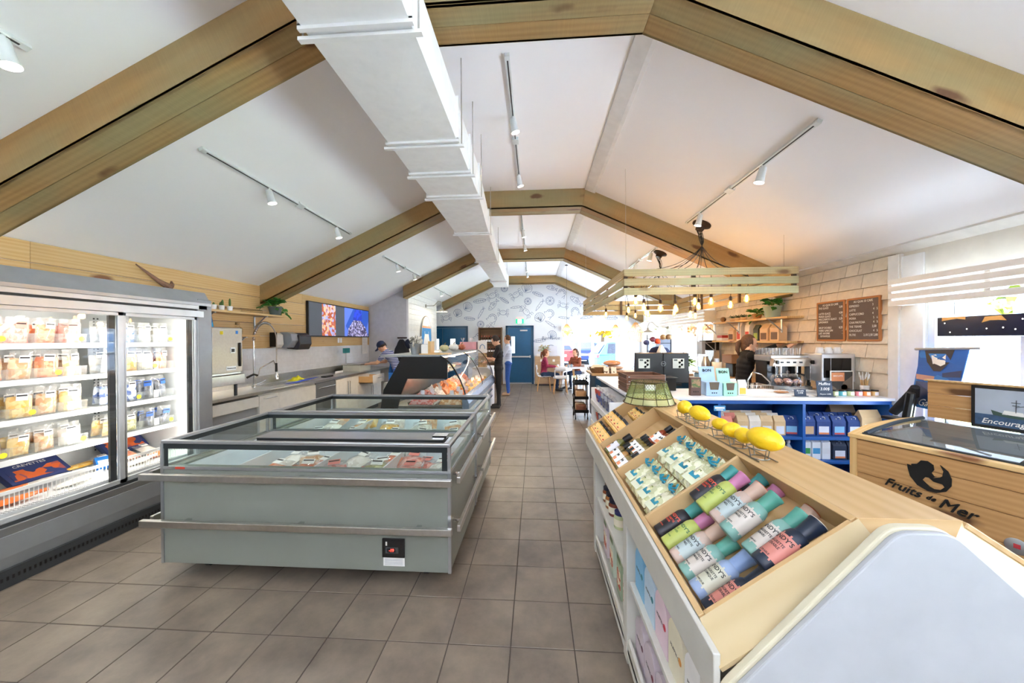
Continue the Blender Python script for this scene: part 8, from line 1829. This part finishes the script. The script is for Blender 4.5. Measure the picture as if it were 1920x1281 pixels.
    if cap:
        cb_ = MB().xf(M); cb_.lathe([(.103, .03), (.103, .06), (.09, .11), (.05, .145), (0, .15)], (-.01, 0, 0), 18).add([(.07, -.07, .045), (.17, -.055, .03), (.185, 0, .035), (.17, .055, .03), (.07, .07, .045), (.07, -.07, .037), (.17, -.055, .022), (.185, 0, .027), (.17, .055, .022), (.07, .07, .037)], [(0, 1, 2, 3, 4), (9, 8, 7, 6, 5), (0, 5, 6, 1), (1, 6, 7, 2), (2, 7, 8, 3), (3, 8, 9, 4)]).build('hat', cap, t, smooth=True, local=True)
    return t
blkt = P('black_tshirt', S('16161a'), .85); jean = P('blue_jeans', S('2a55a0'), .85, nz=(30, .15)); blkp = P('black_trousers', S('15161a'), .8); navyj = P('dark_jeans', S('1f3454'), .85)
person('man in black t-shirt and glasses, arms folded, looking into deli case', (-.87, 8.35, 0), pi, dict(eL=(.1, .24, 1.16), wL=(.27, -.02, 1.17), eR=(.1, -.24, 1.14), wR=(.27, .06, 1.1), look=(1, 0, -.55), head=(.07, 0, 1.58), kL=(-.02, .11, .5), foot=(1, .1, 0)), blkt, blkp, glasses=True)
person('customer in pale shirt and blue jeans behind the man in black', (-.78, 10.2, 0), pi, dict(eL=(.12, .2, 1.16), wL=(.3, .12, 1.2)), P('pale_shirt', S('cdd6e8'), .8), jean, 1.0, shoe=P('tan_shoe', S('a98a6a'), .6), hair=hairb)
def stripes():
    m, N, L, b_ = new_mat('striped_polo'); tc = N.new('ShaderNodeTexCoord'); w_ = N.new('ShaderNodeTexWave'); w_.bands_direction = 'Z'; w_.inputs['Scale'].default_value = 9; L.new(tc.outputs['Object'], w_.inputs['Vector'])
    r = N.new('ShaderNodeValToRGB'); r.color_ramp.elements[0].position = .8; r.color_ramp.elements[0].color = (*S('33416b'), 1); r.color_ramp.elements[1].position = .86; r.color_ramp.elements[1].color = (*S('c9cbe0'), 1); L.new(w_.outputs['Fac'], r.inputs[0]); L.new(r.outputs[0], b_.inputs['Base Color']); b_.inputs['Roughness'].default_value = .8; return m
ap = P('apron_blue', S('1c66b8'), .8)
st = person('staff member in cap, striped polo and blue apron, leaning over the steel worktop', (-3.12, 7.85, 0), pi, dict(pel=(-.02, 0, .93), chest=(.13, 0, 1.2), neck=(.26, 0, 1.36), head=(.36, 0, 1.46), eL=(.38, .22, 1.12), wL=(.62, .14, 1.09), eR=(.38, -.22, 1.12), wR=(.62, -.12, 1.1), look=(1, 0, -.8)), stripes(), jean, .45, cap=P('navy_cap', S('1b2b4a'), .8))
MB().add([(.12, -.15, 1.1), (.12, .15, 1.1), (.14, .19, .9), (.13, .19, .5), (.13, -.19, .5), (.14, -.19, .9), (.02, .2, .9), (.02, .2, .55), (.02, -.2, .9), (.02, -.2, .55), (.24, -.1, 1.24), (.24, .1, 1.24)], [(0, 1, 2, 5), (5, 2, 3, 4), (2, 6, 7, 3), (5, 4, 9, 8), (10, 11, 1, 0)]).build('apron', ap, st, local=True)
person('barista in black reaching an arm towards the cups on the machine', (2.96, 5.28, 0), -.25, dict(chest=(.04, 0, 1.24), neck=(.07, 0, 1.42), head=(.1, .02, 1.53), eL=(.24, .3, 1.38), wL=(.5, .3, 1.5), eR=(.2, -.18, 1.3), wR=(.46, -.2, 1.48), look=(1, -.1, .0)), blkt, blkp, 1.0, hair=hairb, fem=True, pony=True)
SEAT = dict(pel=(0, 0, .53), chest=(.03, 0, .84), neck=(.05, 0, 1.02), head=(.08, 0, 1.17), kL=(.44, .1, .5), aL=(.42, .11, .09), kR=(.44, -.1, .5), aR=(.4, -.11, .09), eL=(.1, .22, .78), wL=(.36, .1, .76), eR=(.1, -.22, .78), wR=(.36, -.1, .76))
person('seated woman in magenta hooded jacket at the left of the cafe table', (.26, 11.2, 0), 0, SEAT, P('magenta_jacket', S('8f1f45'), .7), navyj, 1.0, hair=P('hair_auburn', S('7a4a30'), .7), fem=True, pony=True)
person('seated woman in rust brown sweater behind the cafe table', (1.36, 11.78, 0), pi+.75, SEAT, P('rust_sweater', S('8a4a30'), .85), navyj, 1.0, hair=hairb, fem=True, pony=True)
# ---------------------------------------------------------------- cafe table and chairs
cwm = P('chair_white', S('e6e8ec'), .35); beech = WOOD('beech_leg', S('d9a873'), S('c08c58'), None, .5)
def leg_(t, a, b_): 
    a, b_ = V(a), V(b_); MB().tube([a, b_], [.019, .012], 10).build('leg', P('beech_turned', S('cf9e68'), .5, nz=(30, .1)), t, smooth=True, local=True)
t = thing('cafe_table', 'round white cafe table with splayed beech legs', 'table', (1.02, 11.3, 0)); MB().lathe([(.0, .70), (.42, .70), (.46, .712), (.46, .722), (0, .722)], n=36).build('tabletop', cwm, t, smooth=True, local=True)
for a in range(4): q = a*pi/2+.6; leg_(t, (.24*cos(q), .24*sin(q), .7), (.36*cos(q), .36*sin(q), 0))
def chair():
    t = thing('cafe_chair', None, 'chair')
    vs = []; fs = []; n = 8
    prof_ = [(.22, .43), (.2, .45), (.05, .44), (-.12, .435), (-.19, .46), (-.215, .55), (-.235, .68), (-.25, .8)]
    for i, (x, z) in enumerate(prof_):
        for j in range(n+1): y = (j/n*2-1)*(.2 if i < 5 else .2-.015*(i-4)); vs.append((x+(.05*(y/.2)**2 if i > 4 else 0), y, z+(.015*(y/.2)**2 if i < 5 else 0)))
    for i in range(len(prof_)-1):
        for j in range(n):
            if i == 5: continue
            a = i*(n+1)+j; fs.append((a, a+1, a+n+2, a+n+1))
    o = MB().add(vs, fs).build('shell', cwm, t, smooth=True, local=True); s_ = o.modifiers.new('thick', 'SOLIDIFY'); s_.thickness = .014
    for y in (-.17, .17): MB().tube([(-.2, y, .5), (-.225, y, .6), (-.22, y, .72)], .013, 6).build('back_post', cwm, t, smooth=True, local=True)
    for x, y in ((.16, .15), (.16, -.15), (-.15, .15), (-.15, -.15)): leg_(t, (x, y, .44), (x*1.35, y*1.35, 0))
    return reg(t)
c0 = chair(); PROTOS.append(c0)
for x, y, rz, lab in ((.26, 11.2, 0, 'white shell chair under the woman in magenta'), (1.36, 11.78, pi+.75, 'white shell chair under the woman in rust sweater'), (.74, 10.66, pi/2, 'empty white shell chair with its back to us'), (1.5, 10.9, pi*.75, 'empty white shell chair beside the black trolley')): dup(c0, (x, y, 0), rz, lab, 'white cafe chairs')
for k, (x, y, nm) in enumerate(((.72, 11.4, 'leftmost'), (1.05, 11.35, 'middle'), (1.15, 11.42, 'rightmost'))):
    t = thing('mug', 'small mug on the cafe table, %s of three' % nm, 'mug', (x, y, .723), group='mugs on the cafe table'); MB().lathe([(.03, 0), (.038, .09), (.035, .09), (.027, .006)], n=16).build('mug', cwm if k == 0 else P('mug_grey', S('8fa0a8'), .4), t, smooth=True, local=True); MB().tube([(.036, 0, .07), (.06, 0, .06), (.058, 0, .03), (.032, 0, .02)], .005, 6).build('handle', cwm, t, smooth=True, local=True)
# ---------------------------------------------------------------- dark counter, trolley, bread
t = thing('dark_counter', 'navy counter with wood top behind the blue counter', 'counter', (2, 7.3, 0), world=True)
plank('worktop', (1.08, 7.25, .955), (2.95, 7.25, .955), (0, 0, 1), .84, .04, MATS['counter_oak'], t); MB().box(1.15, 2.9, 6.9, 7.62, .06, .914).build('carcass', cnv, t); MB().box(1.2, 2.86, 6.94, 7.58, 0, .06).build('plinth', cdk, t)
t = thing('black_trolley', 'black three-tier metal trolley on castors at the aisle', 'trolley', (.93, 7.3, 0), world=True); x0, x1, y0, y1 = .78, 1.06, 7.15, 7.6
for z in (.14, .41, .7):
    b = MB(); b.box(x0, x1, y0, y1, z, z+.008).box(x0, x1, y0, y0+.008, z, z+.06).box(x0, x1, y1-.008, y1, z, z+.06).box(x0, x0+.008, y0, y1, z, z+.06).box(x1-.008, x1, y0, y1, z, z+.06); b.build('tray', blackm, t)
for x in (x0+.01, x1-.01):
    for y in (y0+.14, y1-.14): MB().cyl((x, y, .07), (x, y, .76), .01, n=8).build('post', blackm, t)
    MB().tube([(x, y0+.14, .76), (x, y0+.17, .82), (x, y1-.17, .82), (x, y1-.14, .76)], .01, 8).build('handle', blackm, t, smooth=True)
for x in (x0+.02, x1-.02):
    for y in (y0+.03, y1-.03): MB().cyl((x-.012, y, .03), (x+.012, y, .03), .03, n=12).cyl((x, y, .03), (x, y, .14), .008, n=6).build('castor', blackp, t)
for k in range(8):
    z = (.149, .419)[k//4]; t = thing('packet', '%s packet on %s trolley tier, %s from front' % (('brown', 'tan', 'cream', 'brown')[k % 4], ('bottom', 'middle')[k//4], ORD[k % 4]), 'packet', (.92, 7.22+.1*(k % 4), z), group='packets on the black trolley'); vs, fs = bag_mesh(.2, .15, .07, 70+k, top=.08); MB().add(vs, fs).build('packet', (P('packet_brown', S('7a4a35'), .5), P('packet_tan', S('b58a5c'), .5), P('packet_cream', S('d8c8b0'), .5))[k % 3], t, smooth=True, local=True)
t = thing('bread_basket', 'oval wicker basket with cloth and two handles on the dark counter', 'basket', (1.24, 7.05, .956)); wk = P('wicker', S('7b5a38'), .7, nz=(60, .3), bump=(90, .6))
MB().lathe([(.14, 0), (.185, .06), (.2, .12), (.188, .12), (.13, .01), (0, .01)], n=26, sx=.95, sy=.7).build('basket', wk, t, smooth=True, local=True); mound(.34, .24, .07, 9, F_WH).build('wrapped_rolls', P('roll_wrap', S('cfc2a5'), .6), t, smooth=True, local=True); t.children[1].location = (0, 0, .09)
for s_ in (1, -1): MB().tube([(s_*.18, 0, .11), (s_*.2, 0, .17), (s_*.24, 0, .15), (s_*.19, 0, .06)], .008, 6).build('handle', wk, t, smooth=True, local=True)
brd = P('bread_crust', S('c07a3a'), .6, nz=(14, .25))
for k, (x, y, z, lab) in enumerate(((1.55, 7.05, .956, 'bagged flat loaves, lowest of the bread stack'), (1.55, 7.05, 1.02, 'bagged loaf in the middle of the bread stack'), (1.5, 7.06, 1.09, 'large golden bagged loaf on top of the bread stack'))):
    t = thing('bread_loaf', lab, 'bread', (x, y, z), group='bagged bread on the dark counter'); MB().ball((0, 0, .035+.02*(k == 2)), (.17, .11, .035+.02*(k == 2)), 18, 10).build('loaf', brd if k == 2 else P('bread_pale', S('b99a80'), .6), t, smooth=True, local=True); vs, fs = bag_mesh(.38, .26, .1, 80+k, top=.1); MB().add([(x_, z_-.13, y_*.8+.04) for x_, y_, z_ in vs], fs).build('bag_film', filmp, t, smooth=True, local=True)
for k in range(2):
    t = thing('menu_card', 'small spotted card leaning before the basket, %s one' % ('left', 'right')[k], 'card', (1.36+.14*k, 6.88, .956)); t.rotation_euler = (-.3, 0, 0); MB().box(-.05, .05, -.003, .003, 0, .13).build('card', PRINT('spotted_card', S('e9e4d6'), S('e9e4d6'), 30, .5, c3=S('5d4b3c')), t, local=True)
leafy('burgundy_flowers', 'burgundy flowering plant on the dark counter beside the till', (2.55, 6.95, .956), (.07, .1), P('pot_rust', S('8a5648'), .6), 90, .2, .3, 0, P('burgundy_leaf', S('8a4a5c'), .7, var=.3), .08, .06, seed=21)
leafy('lime_plant', 'bright lime leafy plant right of the burgundy flowers', (2.85, 6.98, .956), (.06, .1), P('pot_blue', S('4a6a8a'), .5), 80, .17, .22, 0, leafl, .08, .055, seed=22)
# rack of caps and shirts by the far window
t = thing('merchandise_rack', 'dark metal display rack with baskets of caps and shirts by the window', 'rack', (3.2, 9.4, 0), world=True)
for x in (2.9, 3.5): MB().cyl((x, 9.4, 0), (x, 9.4, 1.72), .012, n=8).build('post', blackm, t)
for z in (1.3, 1.5, 1.62): MB().tube([(2.9, 9.4, z), (3.5, 9.4, z)], .008, 6).build('rail', blackm, t)
MB().box(2.85, 3.55, 9.25, 9.6, 0, .03).build('foot', blackm, t); MB().box(3.2, 3.52, 9.4, 9.65, 1.28, 1.62).build('wire_bin', P('bin_blue_grey', S('6d7688'), .5), t)
for k, (x, z, c, lab) in enumerate(((2.86, 1.52, '3a3f66', 'navy cap on the left end of the rack'), (3.02, 1.6, '6a3040', 'maroon cap on the rack'), (3.14, 1.55, 'e8501f', 'bright orange cap hanging on the rack'), (3.28, 1.66, '9a7a52', 'tan striped cap in the top bin'), (3.42, 1.66, '8a6a48', 'brown cap at the right of the top bin'))):
    t = thing('cap', lab, 'hat', (x, 9.34, z), group='caps on the merchandise rack'); MB().ball((0, 0, 0), (.075, .07, .07), 14, 8).build('crown', P('cap_'+c, S(c), .8), t, smooth=True, local=True); MB().ball((0, -.06, -.05), (.06, .07, .012), 12, 6).build('visor', MATS['cap_'+c], t, smooth=True, local=True)
drape([(3.08, 3.2, 1.42), (2.96, 3.36, 1.38), (2.9, 3.45, 1.28), (2.95, 3.4, 1.1), (2.95, 3.42, .75)], 'hanging_shirt', 'dark navy shirt on the rack behind the till', 'shirt', P('shirt_navy', S('1b2244'), .85), 9.25); drape([(3.12, 3.18, 1.46), (3.05, 3.28, 1.3), (3.0, 3.3, 1.1)], 'canvas_bag', 'pale canvas bag hanging before the navy shirt', 'bag', P('canvas', S('e0d2c0'), .85), 9.1, .06)
# ---------------------------------------------------------------- outdoors
asph = P('asphalt', S('5c6068'), .9, nz=(40, .1)); lawn = P('lawn', S('8f9c6c'), .95, nz=(20, .3)); conc = P('concrete', S('d6d8de'), .9)
o = MB().box(-60, 90, -50, 120, -.25, -.12).build('ground', asph, None, kind='structure')
MB().box(-8, 30, 15.2, 17.4, -.12, -.06).build('lawn_strip', lawn, None, kind='structure'); MB().box(-12, 30, -16, -2.4, -.12, -.04).build('bounce_pavement_front', conc, None, kind='structure')  # front pavement, out of view, added bright to bounce sunlight onto the ceiling
MB().box(-8, 30, 13.0, 15.0, -.12, -.04).build('pavement', conc, None, kind='structure')
MB().box(7.6, 12, -20, 40, -.12, -.05).build('lawn_side', lawn, None, kind='structure'); MB().box(3.92, 7.6, -20, 13, -.12, -.04).build('pavement_side', conc, None, kind='structure')
def car(c, loc, rz, label, suv=True, s_=1.0):
    """length along x, nose at +x"""
    t = thing('car', label, 'car', loc, rz, group='cars parked outside'); L_, W_, H_ = 4.5, 1.8, 1.62 if suv else 1.45; m = P('car_'+c, S(c), .5, 0); gm = P('car_window', S('0c1526'), .3)
    secs = [(-2.2, .55, .8, .35, 1.0), (-2.1, .8, .86, .3, 1.05), (-1.4, .88, .9, .28, 1.02), (0, .9, .9, .25, .98), (1.2, .88, .9, .26, .95), (1.9, .82, .86, .3, .82), (2.25, .6, .8, .35, .68)]
    vs = []; fs = []
    for x, w0, w1, z0, z1 in secs: vs += [(x, -w0, z0), (x, -w1, (z0+z1)/2), (x, -w0*.95, z1), (x, w0*.95, z1), (x, w1, (z0+z1)/2), (x, w0, z0)]
    for i in range(6):
        for j in range(6): fs.append((i*6+j, i*6+(j+1) % 6, (i+1)*6+(j+1) % 6, (i+1)*6+j))
    fs += [tuple(range(6)), tuple(range(36, 42))[::-1]]; MB().add(vs, fs).build('bodywork', m, t, smooth=True, local=True, angle=50)
    g = [(-2.12, 1.0), (-1.7, H_-.05), (-1.0, H_), (.1, H_), (.55, H_-.12), (1.25, .95)]; g2 = lambda k, w_: [(x*.99+.0, y) for x, y in g]
    vs = [(x, s2*(.84-(z-1)*.28), z) for s2 in (-1, 1) for x, z in g]; MB().add(vs, [(i, i+1, i+7, i+6) for i in range(5)]+[(5, 4, 3, 2, 1, 0), (6, 7, 8, 9, 10, 11)]).build('roof', m, t, smooth=True, local=True, angle=30)
    for s2 in (-1, 1):
        for a, b_ in (((-1.75, -.95)), (-.85, .05), (.12, .95)):
            top_ = lambda x: H_-.1 if x < .2 else H_-.1-(x-.2)*.62; q = [(a, 1.05), (b_, 1.04), (min(b_, b_), max(1.08, top_(b_))), (a+(.1 if a < -1.5 else 0), top_(a))]
            vs = [(x, s2*(.846-(z-1)*.28), z) for x, z in q]; MB().add(vs, [(0, 1, 2, 3)]).build('side_window', gm, t, local=True)
    MB().add([(-2.1, -.68, 1.06), (-2.1, .68, 1.06), (-1.76, .6, H_-.12), (-1.76, -.6, H_-.12)], [(0, 1, 2, 3)]).build('rear_window', gm, t, local=True).location = (-.03, 0, 0); MB().add([(1.2, -.7, 1.02), (1.2, .7, 1.02), (.62, .62, H_-.16), (.62, -.62, H_-.16)], [(0, 1, 2, 3)]).build('windscreen', gm, t, local=True).location = (.03, 0, .02)
    for x in (-1.35, 1.4):
        for s2 in (-1, 1):
            w_ = MB().cyl((x, s2*.72, .33), (x, s2*.92, .33), .34, n=22).build('wheel', P('tyre', S('1b1b1d'), .8), t, smooth=True, local=True); MB().cyl((x, s2*.915, .33), (x, s2*.93, .33), .21, n=16).build('hub', alu, w_, local=True)
    for s2 in (-1, 1): MB().box(-2.21, -2.0, s2*.62-.16, s2*.62+.16, .86, 1.0).build('tail_light', P('tail_red', S('c81e2a'), .3, em=(S('d82030'), .5)), t, local=True, bevel=.02); MB().box(2.0, 2.2, s2*.6-.14, s2*.6+.14, .62, .74).build('head_light', P('lamp_clear', S('e8eef2'), .2), t, local=True, bevel=.02)
    MB().box(-2.24, -2.18, -.26, .26, .62, .75).build('number_plate', paper, t, local=True); return t
car('2b4f80', (5.0, 17.9, -.12), .12, 'pale silver-blue estate car close outside the back window'); car('0a2358', (3.3, 26.5, -.12), pi/2, 'dark blue car seen from behind, middle of the back window', True)
car('7a2a28', (1.3, 25, -.12), pi/2+.2, 'pinkish red car at the left edge of the back window', False); car('1d3564', (5.2, 34, -.12), .1, 'blue car further off beyond the parked ones', False); car('081a44', (-.3, 33, -.12), .1, 'navy car far behind the pinkish one')
def tree(x, y, h, r, c, seed, lab):
    t = thing('tree', lab, 'tree', (x, y, -.12), group='autumn trees across the car park'); rn = random.Random(seed); MB().tube([(0, 0, 0), (.1, 0, h*.4), (.0, .1, h*.7)], [.22, .16, .08], 8).build('trunk', P('bark', S('5b4a3c'), .9), t, smooth=True, local=True)
    b = MB()
    for k in range(420):
        a = rn.uniform(0, 6.28); u = rn.uniform(-1, 1); rr = r*(.55+.45*rn.random()); q = V((rr*sqrt(1-u*u)*cos(a), rr*sqrt(1-u*u)*sin(a), h*.66+rr*u*.9)); e = [V((rn.uniform(-.45, .45), rn.uniform(-.45, .45), rn.uniform(-.4, .4))) for _ in range(4)]
        b.add([q+v for v in e], [(0, 1, 2), (0, 2, 3)])
    b.build('foliage', P('foliage_'+c, S(c), .9, nz=(2, .3)), t, local=True, kind='stuff')
for k, (x, y, h, r, c, nm) in enumerate([(-2, 42, 7, 3, '96740f', 'golden'), (3, 45, 8, 3.5, '5f6a1c', 'olive'), (8, 43, 7, 3, 'a88410', 'bright yellow'), (13, 44, 8, 3.6, '77701c', 'yellow-green'), (19, 42, 7, 3.2, '96600f', 'orange'), (26, 40, 8, 3.6, '5f6a1c', 'tall olive'), (14, 22, 5, 2.2, '8f8818', 'small lime'), (20, 14, 6, 2.6, '6f7a1c', 'nearer green')]): tree(x, y, h, r, c, k, '%s tree across the car park, %s from left' % (nm, ORD[k]))
def house(x, y, w_, d_, h, c, lab, rows, cols_, aw=False):
    t = thing('building', lab, 'building', (x, y, -.12)); MB().box(0, d_, -w_/2, w_/2, 0, h).build('wall', P('wall_'+c, S(c), .8), t, local=True); MB().box(-.2, d_+.2, -w_/2-.2, w_/2+.2, h, h+.25).build('roof', P('roof_grey', S('b8bcc4'), .8), t, local=True)
    for i in range(rows):
        for j in range(cols_):
            yy = -w_/2+(j+.5)*w_/cols_; zz = 1+i*2.6; f_ = MB().box(-.06, 0, yy-.7, yy+.7, zz, zz+1.4).build('window', fw, t, local=True)
            for p_ in range(4): MB().box(-.07, -.05, yy-.62+.66*(p_ % 2), yy-.04+.66*(p_ % 2), zz+.08+.66*(p_//2), zz+.64+.66*(p_//2)).build('pane', P('pane_sky', S('7f9fc9'), .1), f_, local=True)
    if aw:
        a = [(0, 4.2), (-.8, 4.0), (-1.5, 3.5), (-1.9, 2.8), (-1.9, 2.3), (-1.85, 2.3), (-1.8, 2.8), (0, 3.9)]; MB().prism(a, 'y', -w_/2+.3, w_/2-.5).build('awning', P('awning_mauve', S('7d4a80'), .8), t, local=True); MB().box(-1.93, -1.9, -w_/2+.3, w_/2-.5, 2.3, 2.8).build('valance', P('valance_pale', S('6f88ac'), .8), t, local=True)
        text('UNIGERIS', .55, (-1.94, w_/2-1.0, 2.53), (0, -1, 0), (0, 0, 1), P('awning_ink', S('1d3566'), .7), t, 'lettering', .004, world_parent=False, sx=1.2)
house(17, 8.2, 9, 6, 5.5, 'a08f8a', 'pale shop building with mauve awning across the side road', 1, 3, True); house(22, 20, 8, 7, 6.5, '8f98a8', 'pale blue-white house with grid windows further along the road', 2, 3)
for k in range(5): portal((XR+.16, .9, 1.3), (0, pi/2, 0), 1.6, 5.6) if k == 0 else None
portal((XR+.16, 8.9, 1.4), (0, pi/2, 0), 1.3, 2.4); portal((XR+.16, 11.6, 1.1), (0, pi/2, 0), 2.0, 2.2); portal(((W2[0]+W2[1])/2, YB+.16, 1), (-pi/2, 0, 0), 2.0, 2.0); portal((-.3, YF-.16, 3.4), (pi/2, 0, 0), 6, .9)  # last portal feeds the gable opening added behind the camera
# ---------------------------------------------------------------- drop the unused first copies
for p in PROTOS:
    def kill(o):
        for c in list(o.children): kill(c)
        bpy.data.objects.remove(o)
    kill(p)
